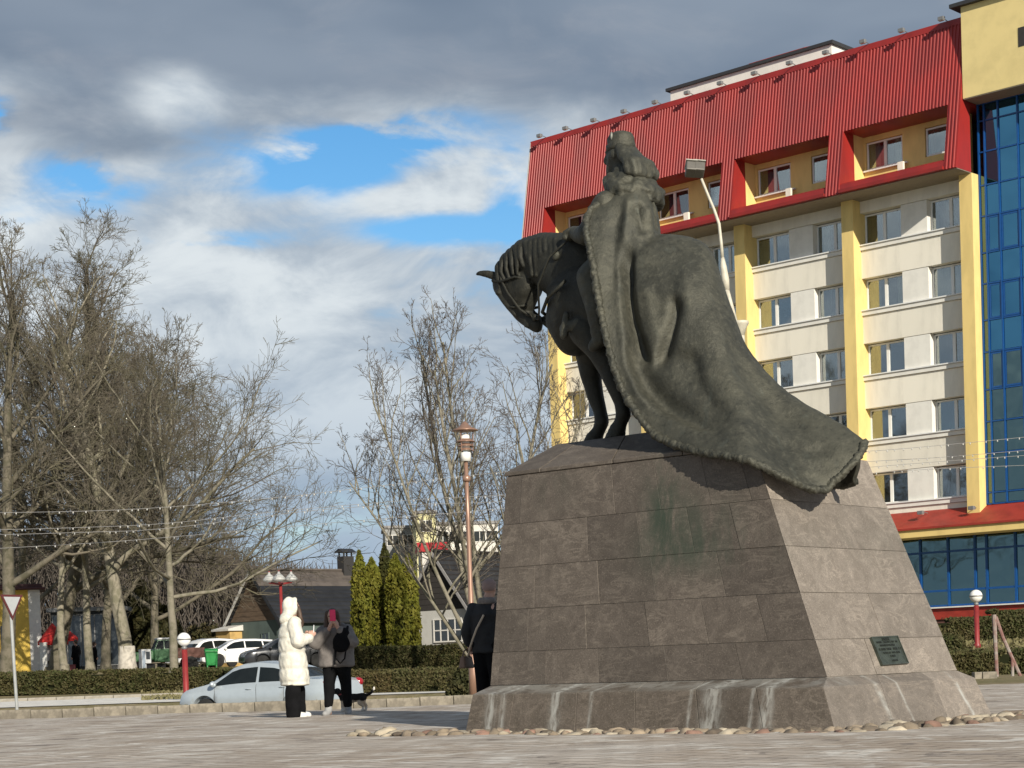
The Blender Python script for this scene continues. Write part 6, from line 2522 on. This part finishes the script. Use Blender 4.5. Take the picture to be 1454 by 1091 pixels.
# woman in grey taking a picture with a pink phone -------------------------------
gb = onz(481, 1016, 0)
gw = thing('person', 'woman in a loose grey coat and black trousers raising a pink phone to her face', 'person', gb, math.radians(-96))
J = dict(pelvis=(0, 0, .90), chest=(-.01, 0, 1.22), neck=(.0, .01, 1.375), head=(.03, .05, 1.515), hip_l=(0, .09, .87), hip_r=(0, -.09, .87), knee_l=(.03, .135, .47), knee_r=(.03, -.12, .47), ank_l=(.0, .15, .085), ank_r=(.03, -.15, .085),
         foot_l=(1, .2, 0), foot_r=(1, -.25, 0), sh_l=(0, .18, 1.31), sh_r=(0, -.18, 1.31), el_l=(.13, .285, 1.12), el_r=(.13, -.30, 1.12), wr_l=(.24, .075, 1.36), wr_r=(.24, -.045, 1.34), hand_l=(.15, -.25, .9), hand_r=(.15, .35, .9), palm_l=(-.4, -1, 0), palm_r=(-.4, 1, 0), curl=.95)
# head joints above are given with y left: she tips her head to the picture's left, behind the phone
J['head'] = (.03, -.04, 1.515)
body(gw, J)
tr_ = BL()
for k, s in (('l', 1), ('r', -1)):
    a, kn = V3(J['ank_' + k]), V3(J['knee_' + k])
    tr_.chain([(0, s * .09, .90, .125), (*kn, .082), (a.x, a.y, .15, .058)])
o = tr_.blob('trousers', M_BLACK, gw, .013, 2)
wrinkle(o, .010, 9, 3)
for k, s in (('l', 1), ('r', -1)):
    a = V3(J['ank_' + k])
    f = V3(J['foot_' + k]).normalized()
    BL().chain([(a.x, a.y, .17, .052), (a.x, a.y, .08, .052), (*(a + f * .07 - Vector((0, 0, .045))), .045), (*(a + f * .15 - Vector((0, 0, .052))), .034)]).blob('boot', M_SOCK, gw, .011, 1)
co = BL()
for i in range(44):
    z = lerp(.76, 1.33, i / 43)
    rx = pw(z, [(.76, .185), (.95, .185), (1.15, .165), (1.27, .14), (1.33, .10)])
    ry = pw(z, [(.76, .275), (.95, .265), (1.15, .245), (1.27, .21), (1.33, .15)])
    co.ell((0, 0, z), (rx, ry, .022))
for k, s in (('l', 1), ('r', -1)):
    sh, el, wr = V3(J['sh_' + k]), V3(J['el_' + k]), V3(J['wr_' + k])
    co.chain([(*sh, .095), (*sh.lerp(el, .5), .095), (*el, .098), (*el.lerp(wr, .45), .082), (*el.lerp(wr, .8), .062)])
co.chain([(-.08, -.10, 1.36, .06), (-.12, 0, 1.36, .06), (-.08, .10, 1.36, .06)])
o = co.blob('coat', M_GREYW, gw, .013, 2)
wrinkle(o, .016, 8, 6)
hd = V3(J['head'])
ha = BL()
ha.ell(hd + Vector((-.03, 0, .055)), (.098, .088, .088))
for s in (-1, 1):
    ha.chain([(*(hd + Vector((.015, s * .07, .07))), .035), (*(hd + Vector((.0, s * .085, -.03))), .035), (*(hd + Vector((.01, s * .095, -.14))), .034), (*(hd + Vector((.05, s * .09, -.22))), .02)])
ha.chain([(*(hd + Vector((-.07, 0, .0))), .07), (*(hd + Vector((-.09, 0, -.15))), .07)])
ha.blob('hair', M_HAIR, gw, .011, 1)
R = Matrix.Rotation(gw.rotation_euler.z, 4, 'Z')
ph = MB().box((-.045, -.007, -.088), (.045, .007, .088)).build('phone', M_PINK, None, bevel=.008)
ph.location = gb + (R @ Vector((.305, .025, 1.535)))
ph.rotation_euler = (.12, 0, math.radians(-6))
tag(ph, 'bright pink phone held before the face of the woman in grey', 'phone')
bg = thing('shoulder_bag', 'black bag slung across the chest of the woman in the grey coat', 'bag', gb + (R @ Vector((.23, .13, 1.0))), gw.rotation_euler.z)
bb = BL()
bb.ell((0, 0, .12), (.075, .135, .15)).ell((-.01, .03, .25), (.06, .10, .10)).ell((.02, -.01, .05), (.06, .12, .08))
bb.blob('pouch', M_BLACK, bg, .012, 1)
MB().tube([(.02, -.08, .05), (.045, -.09, -.12), (.05, -.02, -.20), (.045, .05, -.13), (.03, .07, .0)], .012, 6).build('loose_strap', M_BLACK, bg)
MB().tube([(.02, -.09, .1), (.04, -.11, -.22)], .014, 6).build('loose_strap', M_BLACK, bg)
MB().tube([(.0, .09, .28), (-.13, .08, .36), (-.22, .06, .36)], .02, 6).build('shoulder_strap', M_BLACK, bg)

# man half hidden by the pedestal --------------------------------------------------
mp = at(696, 1000, 24.5)
mb_ = Vector((mp.x, 24.5, 0))
mn = thing('person', 'man in a black jacket half hidden behind the left edge of the pedestal', 'person', mb_, math.radians(62))
J = dict(pelvis=(0, 0, .98), chest=(-.01, 0, 1.36), neck=(.02, 0, 1.53), head=(.06, -.02, 1.68), hip_l=(0, .09, .95), hip_r=(0, -.09, .95), knee_l=(.03, .11, .51), knee_r=(.0, -.11, .51), ank_l=(.05, .12, .09), ank_r=(-.03, -.12, .09),
         sh_l=(-.01, .19, 1.43), sh_r=(-.01, -.19, 1.43), el_l=(-.07, .27, 1.15), el_r=(.0, -.3, 1.17), wr_l=(.03, .30, .96), wr_r=(.2, -.2, 1.15), hand_l=(.4, -.1, -.8), palm_l=(-.3, -1, 0), curl=1.1)
body(mn, J)
tr_ = BL()
for k, s in (('l', 1), ('r', -1)):
    a, kn = V3(J['ank_' + k]), V3(J['knee_' + k])
    tr_.chain([(0, s * .09, .97, .13), (*kn, .09), (a.x, a.y, .1, .075)])
tr_.blob('trousers', M_BLACK, mn, .014, 2)
for k in 'lr':
    a = V3(J['ank_' + k])
    BL().chain([(a.x - .03, a.y, .06, .05), (a.x + .1, a.y, .05, .048), (a.x + .18, a.y, .04, .036)]).blob('shoe', M_BLACK, mn, .012, 1)
co = BL()
for i in range(40):
    z = lerp(.86, 1.47, i / 39)
    co.ell((0, 0, z), (pw(z, [(.86, .155), (1.1, .155), (1.35, .15), (1.47, .10)]), pw(z, [(.86, .21), (1.1, .215), (1.35, .23), (1.47, .15)]), .022))
for k in 'lr':
    sh, el, wr = V3(J['sh_' + k]), V3(J['el_' + k]), V3(J['wr_' + k])
    co.chain([(*sh, .085), (*sh.lerp(el, .5), .08), (*el, .074), (*el.lerp(wr, .85), .056)])
o = co.blob('jacket', M_MANC, mn, .013, 1)
wrinkle(o, .015, 9, 2)
cl2 = BL()
for i in range(14):
    a = 2 * math.pi * i / 14
    cl2.ell((.01 + .088 * math.cos(a), .095 * math.sin(a), 1.525), (.03, .03, .05))
cl2.blob('collar', M_GREYW, mn, .011, 1)
hd = V3(J['head'])
BL().ell(hd + Vector((-.012, 0, .055)), (.104, .090, .085)).ell(hd + Vector((-.03, 0, .02)), (.085, .087, .06)).blob('knit_cap', mat('dusty_cap', (.30, .215, .195), .95, var=.2, bump=.4, bscale=60), mn, .011, 1)
R = Matrix.Rotation(mn.rotation_euler.z, 4, 'Z')
bp = R @ Vector((-.02, .32, .66))
hb_ = thing('handbag', 'brown leather handbag with a pale strap hanging from the hand of the man', 'bag', mb_ + bp, mn.rotation_euler.z)
MB().hexa([(-.14, -.05, 0), (.14, -.05, 0), (.14, .05, 0), (-.14, .05, 0), (-.11, -.03, .16), (.11, -.03, .16), (.11, .03, .16), (-.11, .03, .16)]).build('pouch', M_LEATH, hb_, bevel=.02)
MB().tube([(-.09, 0, .15), (-.06, -.0, .22), (.0, .0, .25), (.06, 0, .22), (.09, 0, .15)], .010, 8).build('handle', M_LEATH, hb_)
MB().tube([(.0, -.02, .14), (-.12, -.14, .30), (-.19, -.27, .50), (-.18, -.38, .68)], .014, 8).build('strap', M_STRAP, hb_)

# dog ------------------------------------------------------------------------------
dm = bpy.data.materials.new('dog_coat')
dm.use_nodes = True
T = NT(dm.node_tree)
out = T.n('ShaderNodeOutputMaterial')
b_ = T.n('ShaderNodeBsdfPrincipled')
b_.inputs['Roughness'].default_value = .95
b_.inputs['Specular IOR Level'].default_value = .1
T.l(b_.outputs[0], out.inputs[0])
tc = T.n('ShaderNodeTexCoord').outputs['Object']
sep = T.n('ShaderNodeSeparateXYZ')
T.l(tc, sep.inputs[0])
nz = T.noise(tc, 14, 4, .6)
zz = T.m('ADD', sep.outputs[2], T.m('MULTIPLY', T.m('SUBTRACT', nz, .5), .08))
c = T.mix(T.ramp(zz, .17, .20), (.50, .40, .30), (.018, .016, .015))
c = T.mix(T.ramp(zz, .10, .06), c, (.62, .58, .52))
tip = T.m('MULTIPLY', T.ramp(sep.outputs[0], -.315, -.335), T.ramp(sep.outputs[2], .34, .36))
c = T.mix(tip, c, (.72, .68, .62))
muz = T.m('MULTIPLY', T.ramp(sep.outputs[0], .30, .33), .8)
c = T.mix(muz, c, (.55, .42, .3))
T.l(c, b_.inputs['Base Color'])
db = onz(503, 1011, 0)
dog = thing('dog', 'small black dog with pale legs and raised white tipped tail behind the woman in grey', 'dog', db, math.radians(184))
b = BL()
b.chain([(.155, 0, .235, .082), (.05, 0, .225, .078), (-.06, 0, .235, .064), (-.15, 0, .24, .070)], .78)
b.chain([(.17, 0, .25, .062), (.225, 0, .315, .048), (.255, 0, .345, .05)], .9)
b.ell((.265, 0, .355), (.055, .046, .048))
b.chain([(.29, 0, .345, .034), (.345, 0, .325, .024), (.365, 0, .322, .018)], .9)
for s in (-1, 1):
    b.chain([(.25, s * .04, .375, .018), (.245, s * .055, .345, .016), (.25, s * .06, .315, .008)])
for s, dx in ((-1, .0), (1, .04)):
    b.chain([(.15 + dx * .5, s * .045, .20, .042), (.145 + dx, s * .05, .135, .024), (.155 + dx, s * .05, .07, .016), (.15 + dx, s * .05, .025, .016), (.175 + dx, s * .05, .016, .016)])
for s, dx in ((-1, -.02), (1, .03)):
    b.chain([(-.15, s * .045, .21, .055), (-.125 + dx, s * .05, .15, .036), (-.185 + dx, s * .05, .095, .018), (-.175 + dx, s * .05, .03, .015), (-.15 + dx, s * .05, .016, .016)])
b.chain([(-.20, 0, .265, .026), (-.255, 0, .285, .02), (-.305, 0, .32, .017), (-.335, 0, .365, .014), (-.345, 0, .395, .008)])
b.blob('body', dm, dog, .0075, 1)
MB().lathe([(.052, -.012), (.054, 0), (.052, .012)], (.213, 0, .295), 14).build('collar', M_REDL, dog, smooth=True)


# people further off among the trees --------------------------------------------------
def figure(label, px, Y, rz, coatm, legm, top_py, arm=.0, hair=M_HAIR):
    b0 = gp(px, Y)
    H = hgt(px, top_py, Y) - b0.z
    k = H / 1.75
    t = thing('person', label, 'person', b0, rz, 'people among the trees')
    t.scale = (k, k, k)
    J = dict(pelvis=(0, 0, .97), chest=(0, 0, 1.34), neck=(0, 0, 1.50), head=(.03, 0, 1.645), hip_l=(0, .09, .93), hip_r=(0, -.09, .93), knee_l=(.03, .1, .5), knee_r=(0, -.1, .5), ank_l=(.03, .11, .09), ank_r=(-.03, -.11, .09),
             sh_l=(0, .19, 1.42), sh_r=(0, -.19, 1.42), el_l=(-.03, .26, 1.14), el_r=(-.03, -.26, 1.14), wr_l=(.06 + arm, .25, .93 + arm), wr_r=(.06 + arm, -.25, .93 + arm))
    body(t, J, .014)
    c = BL()
    for i in range(26):
        z = lerp(.8, 1.45, i / 25)
        c.ell((0, 0, z), (pw(z, [(.8, .15), (1.3, .15), (1.45, .09)]), pw(z, [(.8, .2), (1.3, .22), (1.45, .13)]), .03))
    for q in 'lr':
        c.chain([(*J['sh_' + q], .085), (*J['el_' + q], .075), (*J['wr_' + q], .055)])
    c.blob('jacket', coatm, t, .02, 1)
    c = BL()
    for q in 'lr':
        c.chain([(*J['hip_' + q], .12), (*J['knee_' + q], .085), (J['ank_' + q][0], J['ank_' + q][1], .1, .07)])
        c.chain([(J['ank_' + q][0] - .03, J['ank_' + q][1], .05, .05), (J['ank_' + q][0] + .13, J['ank_' + q][1], .045, .042)])
    c.blob('trousers', legm, t, .02, 1)
    BL().ell((.005, 0, 1.70), (.10, .09, .085)).ell((-.03, 0, 1.64), (.08, .085, .09)).blob('hair', hair, t, .016, 1)


figure('dark clad person standing just right of the faded red crate', 109, 93, 2.8, M_BLACK, M_BLACK, 909)
figure('dark clad person standing between the slim trunk and the whitewashed trunk', 135, 95, .4, M_BLACK, M_BLACK, 912)
figure('person in a pale top and black trousers under the red parasol', 70, 93, 1.2, mat('pale_top', (.42, .40, .40), .9), M_BLACK, 911)
# ------------------------------------------------------------------ vehicles
M_TYRE = mat('tyre', (0.018, 0.018, 0.018), .85, var=.2)
M_RIM = mat('alloy', (0.45, 0.45, 0.46), .35, .7)
M_CGLASS = mat('car_glass', (0.010, 0.013, 0.013), .05, var=.2, spec=.45)
M_TRIM = mat('black_trim', (0.015, 0.015, 0.016), .5)
M_LAMPF = mat('headlamp', (0.42, 0.44, 0.46), .12, .2, spec=.8)
M_LAMPR = mat('tail_lamp', (0.30, 0.012, 0.02), .15, spec=.8)


def car(label, loc, rz, paint, Ln, Wd, H, prof, belt, xw, rw, glz, group=None, zb0=.24, roofw=.74):
    """x forward, centre of the car at the origin. prof: (x, top height); belt: (x, belt height);
    glz: side glass spans (x0, x1) with slanted ends; xw: axle positions"""
    t = thing('parked_car', label, 'car', loc, rz, group)
    n = 84
    xs_ = [lerp(-Ln / 2, Ln / 2, i / (n - 1)) for i in range(n)]
    rings, info = [], []
    for x in xs_:
        zt = pw(x, prof)
        bl = min(pw(x, belt), zt - .01)
        e_ = min(1.0, (Ln / 2 - abs(x)) / .55)
        hw = Wd / 2 * (1 - .16 * (1 - e_) ** 2.2)
        zb = zb0 + .10 * (1 - min(1, (Ln / 2 - abs(x)) / .35)) ** 2
        arch = zb
        for a in xw:
            d = abs(x - a)
            ra = rw + .055
            if d < ra:
                arch = max(arch, rw + math.sqrt(ra * ra - d * d))
        cab = sstep(0, .35, zt - bl)
        hr = lerp(hw * .93, hw * roofw, cab)
        zr = lerp(zt - .012, zt - .075, cab)
        half = [(0, zb), (hw * .80, zb), (hw * .80, max(zb + .001, arch)), (hw * .965, max(zb + .02, arch)), (hw, max(lerp(zb, bl, .45), arch + .02)), (hw * .995, max(bl - .10, arch + .03)), (hw * .955, max(bl, arch + .035)),
                (lerp(hw * .955, hr, .9), max(lerp(bl, zr, .9), arch + .04)), (hr * .93, max(zt - .028, arch + .042)), (hr * .70, zt + 0.0), (0, zt + .012)]
        rings.append([Vector((x, -y, z)) for (y, z) in half] + [Vector((x, y, z)) for (y, z) in half[-2:0:-1]])
        info.append((x, hw, bl, hr, zr, zt))
    body_ = MB().loft(rings).build('body', paint, t, smooth=True)
    ek = body_.modifiers.new('e', 'EDGE_SPLIT')
    ek.split_angle = math.radians(38)

    def side(x):
        x = max(xs_[0], min(xs_[-1], x))
        i = min(int((x - xs_[0]) / (xs_[1] - xs_[0])), n - 2)
        f = (x - xs_[i]) / (xs_[1] - xs_[0])
        return [lerp(a, b, f) for a, b in zip(info[i], info[i + 1])]

    def gpt(x, f, s, off=.006):
        _, hw, bl, hr, zr, zt = side(x)
        y = lerp(hw * .955, hr, f) + off
        return Vector((x, s * y, lerp(bl, zr, f)))
    for s in (-1, 1):
        for (a0, a1, b0, b1) in glz:
            # bottom from a0 to a1, top from b0 to b1
            m = 10
            vs, fs = [], []
            for i in range(m + 1):
                u = i / m
                vs += [gpt(lerp(a0, a1, u), .07, s), gpt(lerp(b0, b1, u), .88, s)]
            for i in range(m):
                fs.append((2 * i, 2 * i + 2, 2 * i + 3, 2 * i + 1))
            MB().add(vs, fs).build('side_window', M_CGLASS, t, smooth=True, fix=False)
    # windscreen and rear window
    roof_x = [x for (x, hw, bl, hr, zr, zt) in info if zt - bl > .30]
    xf1, xr1 = max(roof_x), min(roof_x)

    def screen(nm, x0, x1):
        vs, fs = [], []
        for i in range(9):
            x = lerp(x0, x1, i / 8)
            _, hw, bl, hr, zr, zt = side(x)
            for q in range(7):
                k = (q - 3) / 3
                vs.append((x, k * hr * .86, zt + .016 - .018 * k * k))
        for i in range(8):
            for q in range(6):
                fs.append((i * 7 + q, i * 7 + q + 1, i * 7 + 8 + q, i * 7 + 7 + q))
        MB().add(vs, fs).build(nm, M_CGLASS, t, smooth=True, fix=False)
    xb = [x for (x, hw, bl, hr, zr, zt) in info if zt - bl > .06]
    screen('windscreen', xf1 - .02, max(xb) - .06)
    screen('rear_window', xr1 + .02, min(xb) + .06)
    # wheels
    wt = MB().lathe([(rw * .62, -.09), (rw * .92, -.10), (rw, -.07), (rw, .07), (rw * .92, .10), (rw * .62, .09)], (0, 0, 0), 24)
    wt.v = [(x, z, y) for (x, y, z) in wt.v]
    tm_ = wt.mesh('tyre', True)
    tm_.materials.append(M_TYRE)
    rm = MB()
    rm.lathe([(rw * .66, -.02), (rw * .66, .06), (rw * .58, .065), (rw * .56, .0)], (0, 0, 0), 24)
    rm.lathe([(rw * .16, .0), (rw * .16, .065), (rw * .05, .075)], (0, 0, 0), 12)
    rm.v = [(x, z, y) for (x, y, z) in rm.v]
    for k in range(5):
        a = 2 * math.pi * k / 5
        c_, s_ = math.cos(a), math.sin(a)
        for da in (-.16, .16):
            p, q = (rw * .12 * math.cos(a), rw * .12 * math.sin(a)), (rw * .6 * math.cos(a + da), rw * .6 * math.sin(a + da))
            rm.tube([(p[0], .05, p[1]), (q[0], .05, q[1])], .022, 5)
    rme = rm.mesh('rim')
    rme.materials.append(M_RIM)
    dk = MB().lathe([(rw * .62, -.03), (rw * .62, .015)], (0, 0, 0), 20)
    dk.v = [(x, z, y) for (x, y, z) in dk.v]
    dme = dk.mesh('wheel_well')
    dme.materials.append(M_TRIM)
    for a in xw:
        for s in (-1, 1):
            wh = link('wheel', tm_, None, t)
            wh.location = (a, s * (Wd / 2 - .13), rw)
            if s < 0:
                wh.rotation_euler = (0, 0, math.pi)
            link('rim', rme, None, wh)
            link('brake_disc', dme, None, wh)
    # lamps, mirrors, handles, door seams, number plate area
    for s in (-1, 1):
        x = Ln / 2 - .20
        _, hw, bl, hr, zr, zt = side(x)
        MB().ell((x - .03, s * hw * .80, pw(x, prof) - .13), (.19, .12, .075), 12).build('headlight', M_LAMPF, t, smooth=True)
        x = -Ln / 2 + .13
        _, hw, bl, hr, zr, zt = side(x)
        MB().ell((x, s * hw * .86, bl - .06), (.13, .12, .11), 12).build('tail_light', M_LAMPR, t, smooth=True)
        mx = glz[0][1] - .12
        p = gpt(mx, .14, s)
        mi = MB().ell((p.x, p.y + s * .12, p.z + .03), (.07, .11, .075), 10).build('mirror', paint, t, smooth=True)
        MB().box((p.x - .02, min(p.y, p.y + s * .08), p.z - .03), (p.x + .03, max(p.y, p.y + s * .08), p.z + .0)).build('mirror_foot', M_TRIM, mi)
        for (a0, a1, b0, b1) in glz[:2]:
            _, hw, bl, *_r = side(a0)
            MB().tube([(a0 + .10, s * (hw * .995), bl - .13), (a0 + .19, s * (hw * .995 + .022), bl - .125), (a0 + .28, s * (hw * .995), bl - .13)], .012, 6).build('handle', paint, t)
        for x in [glz[0][1] - .10, glz[0][0] - .02, (glz[1][0] + .15 if len(glz) > 1 else glz[0][0])]:
            _, hw, bl, *_r = side(x)
            MB().tube([(x, s * (hw * .957 + .001), bl - .01), (x, s * (hw * .996), bl - .10), (x, s * (hw * 1.0), lerp(zb0, bl, .45)), (x, s * (hw * .972), zb0 + .06)], .006, 4).build('door_seam', M_TRIM, t)
    MB().box((Ln / 2 - .05, -.35, .42), (Ln / 2 + .015, .35, .56)).build('grille', M_TRIM, t, bevel=.02)
    return t


M_SILV = mat('silver_blue_paint', (0.50, 0.55, 0.58), .26, .35, var=.05, coat=.6)
M_WPAINT = mat('white_paint', (0.78, 0.78, 0.78), .25, var=.03, coat=.6)
M_DPAINT = mat('dark_grey_paint', (0.045, 0.047, 0.052), .25, .3, var=.05, coat=.6)
sx = at(380, 1000, 44.6).x
SED = [(-2.2, .62), (-2.15, .95), (-2.05, 1.02), (-1.55, 1.05), (-1.05, 1.30), (-.6, 1.43), (-.1, 1.475), (.35, 1.44), (.62, 1.36), (1.25, 1.0), (1.35, .97), (1.85, .86), (2.08, .74), (2.2, .48)]
car('silver blue saloon on the road behind the two women, its nose towards the left', Vector((sx, 45.2, -.49)), math.pi - .48, M_SILV, 4.4, 1.72, 1.475, SED,
    [(-2.2, .97), (-1.5, .99), (.3, .94), (1.2, .90), (2.2, .80)], (1.33, -1.22), .315, [(-.16, 1.12, -.14, .60), (-1.12, -.24, -.92, -.20), (-1.62, -1.20, -1.18, -1.0)])
WAG = [(-2.3, .7), (-2.26, 1.05), (-2.05, 1.28), (-1.75, 1.44), (-.8, 1.51), (.0, 1.52), (.45, 1.45), (1.25, 1.03), (1.9, .90), (2.15, .78), (2.3, .5)]
BW = [(-2.3, 1.02), (.3, .96), (1.2, .93), (2.3, .82)]
GW = [(-.10, 1.12, -.10, .62), (-1.15, -.18, -1.1, -.16), (-2.0, -1.23, -1.78, -1.17)]


def park(px, Y, py=945):
    return gp(px, Y, py)


GC = 'cars parked by the gabled house'
car('white estate car parked before the gabled house', park(340, 104), math.radians(180 + 24), M_WPAINT, 4.6, 1.8, 1.52, WAG, BW, (1.4, -1.3), .33, GW, GC)
SUV = [(-2.2, .75), (-2.15, 1.2), (-1.95, 1.48), (-1.6, 1.62), (-.6, 1.68), (.15, 1.66), (.5, 1.58), (1.15, 1.15), (1.8, 1.02), (2.08, .9), (2.2, .5)]
car('white tall car parked behind the green bin, half hidden by the forked tree', park(292, 108), math.radians(180 + 42), M_WPAINT, 4.4, 1.84, 1.68, SUV, [(-2.2, 1.12), (.3, 1.06), (1.2, 1.03), (2.2, .92)], (1.33, -1.27), .35, [(-.05, 1.05, -.05, .62), (-1.05, -.13, -1.02, -.12), (-1.9, -1.12, -1.66, -1.08)], GC)
car('dark grey car parked behind the woman in white, most of it hidden', park(408, 92), math.radians(180 + 20), M_DPAINT, 4.5, 1.8, 1.50, WAG[:1] + [(-2.2, 1.05)] + WAG[2:], BW, (1.38, -1.3), .33, GW, GC)

# old green off-road car with a white roof
M_GRN = mat('green_paint', (0.045, 0.15, 0.055), .4, var=.15)
M_RUST = mat('brown_bed', (0.115, 0.045, 0.032), .7, var=.3, scale=2)
ob = park(232, 100)
ov_ = thing('off_road_car', 'old green off-road car with a white cab roof behind the forked tree', 'car', ob, math.radians(180 + 18))
MB().hexa([(.55, -.7, .55), (1.75, -.62, .55), (1.75, .62, .55), (.55, .7, .55), (.55, -.68, 1.08), (1.70, -.55, .98), (1.70, .55, .98), (.55, .68, 1.08)]).build('bonnet', M_GRN, ov_, bevel=.06, smooth=False)
MB().box((-.55, -.78, .45), (.55, .78, 1.1)).build('body', M_GRN, ov_, bevel=.04)
cab = MB().hexa([(-.55, -.74, 1.1), (.55, -.74, 1.1), (.55, .74, 1.1), (-.55, .74, 1.1), (-.5, -.64, 1.62), (.32, -.64, 1.62), (.32, .64, 1.62), (-.5, .64, 1.62)]).build('cab', M_GRN, ov_, bevel=.02)
MB().box((-.54, -.68, 1.62), (.36, .68, 1.72)).build('roof', M_WPAINT, ov_, bevel=.03)
for s in (-1, 1):
    for (a, b_, a2, b2) in ((.04, .46, .04, .30), (-.46, -.02, -.44, -.02)):
        MB().add([(a, s * .742, 1.14), (b_, s * .742, 1.14), (b2, s * .662, 1.56), (a2, s * .662, 1.56)], [(0, 1, 2, 3)]).build('side_window', M_CGLASS, ov_)
    MB().ell((1.74, s * .42, .82), (.05, .10, .10), 12).build('headlight', M_LAMPF, ov_, smooth=True)
    MB().prism([(.78, .50), (1.62, .50), (1.58, .72), (1.42, .88), (.98, .88), (.82, .72)], 'y', s * .60 if s > 0 else -.86, .86 if s > 0 else -.60).build('mudguard', M_GRN, ov_, bevel=.03)
MB().add([(.535, -.64, 1.16), (.535, .64, 1.16), (.345, .56, 1.58), (.345, -.56, 1.58)], [(0, 1, 2, 3)]).build('windscreen', M_CGLASS, ov_)
MB().box((1.72, -.66, .42), (1.84, .66, .56)).build('bumper', M_TRIM, ov_, bevel=.02)
bd = MB().box((-2.1, -.8, .62), (-.6, .8, .70)).box((-2.1, -.8, .70), (-.6, -.74, 1.15)).box((-2.1, .74, .70), (-.6, .8, 1.15)).box((-2.1, -.74, .70), (-2.04, .74, 1.15)).box((-.66, -.74, .70), (-.6, .74, 1.15)).build('cargo_bed', M_RUST, ov_)
wt = MB().lathe([(.12, -.08), (.32, -.10), (.36, -.07), (.36, .07), (.32, .10), (.12, .08)], (0, 0, 0), 20)
wt.v = [(x, z, y) for (x, y, z) in wt.v]
wm_ = wt.mesh('wheel', True)
wm_.materials.append(M_TYRE)
for x in (1.2, -1.35):
    for s in (-1, 1):
        o = link('wheel', wm_, None, ov_)
        o.location = (x, s * .72, .36)

# green wheeled bin
M_BIN = mat('green_plastic', (0.010, 0.22, 0.045), .45, var=.12)
bb_ = park(300.5, 93)
bn_ = thing('wheeled_bin', 'bright green waste bin on legs in front of the white cars', 'bin', bb_, .25)
MB().hexa([(-.26, -.24, .22), (.26, -.24, .22), (.26, .24, .22), (-.26, .24, .22), (-.31, -.30, .92), (.31, -.30, .92), (.31, .30, .92), (-.31, .30, .92)]).build('tub', M_BIN, bn_, bevel=.04)
MB().prism([(-.34, .92), (.34, .92), (.30, 1.0), (.12, 1.06), (-.12, 1.06), (-.30, 1.0)], 'x', -.33, .33).build('lid', M_BIN, bn_, bevel=.02)
for (x, y) in ((-.22, -.2), (.22, -.2), (.22, .2), (-.22, .2)):
    MB().box((x - .03, y - .03, -.05), (x + .03, y + .03, .23)).build('leg', M_BIN, bn_)
MB().tube([(-.34, -.33, .88), (.34, -.33, .88)], .02, 6).build('rim_bar', M_BIN, bn_)

# black waste pot and a bench end seen below the forked tree
bq = gp(222, 82)
t = thing('bench', 'small dark bench seen end on beside the foot of the forked tree', 'bench', bq, math.radians(70))
M_BENCH = mat('bench_wood', (.06, .045, .035), .8, var=.3)
for i in range(4):
    MB().box((-.6, -.2 + .1 * i, .40), (.6, -.12 + .1 * i, .43)).build('slat', M_BENCH, t)
for x in (-.45, .45):
    MB().box((x - .03, -.2, -.08), (x + .03, .2, .40)).build('leg', M_TRIM, t)
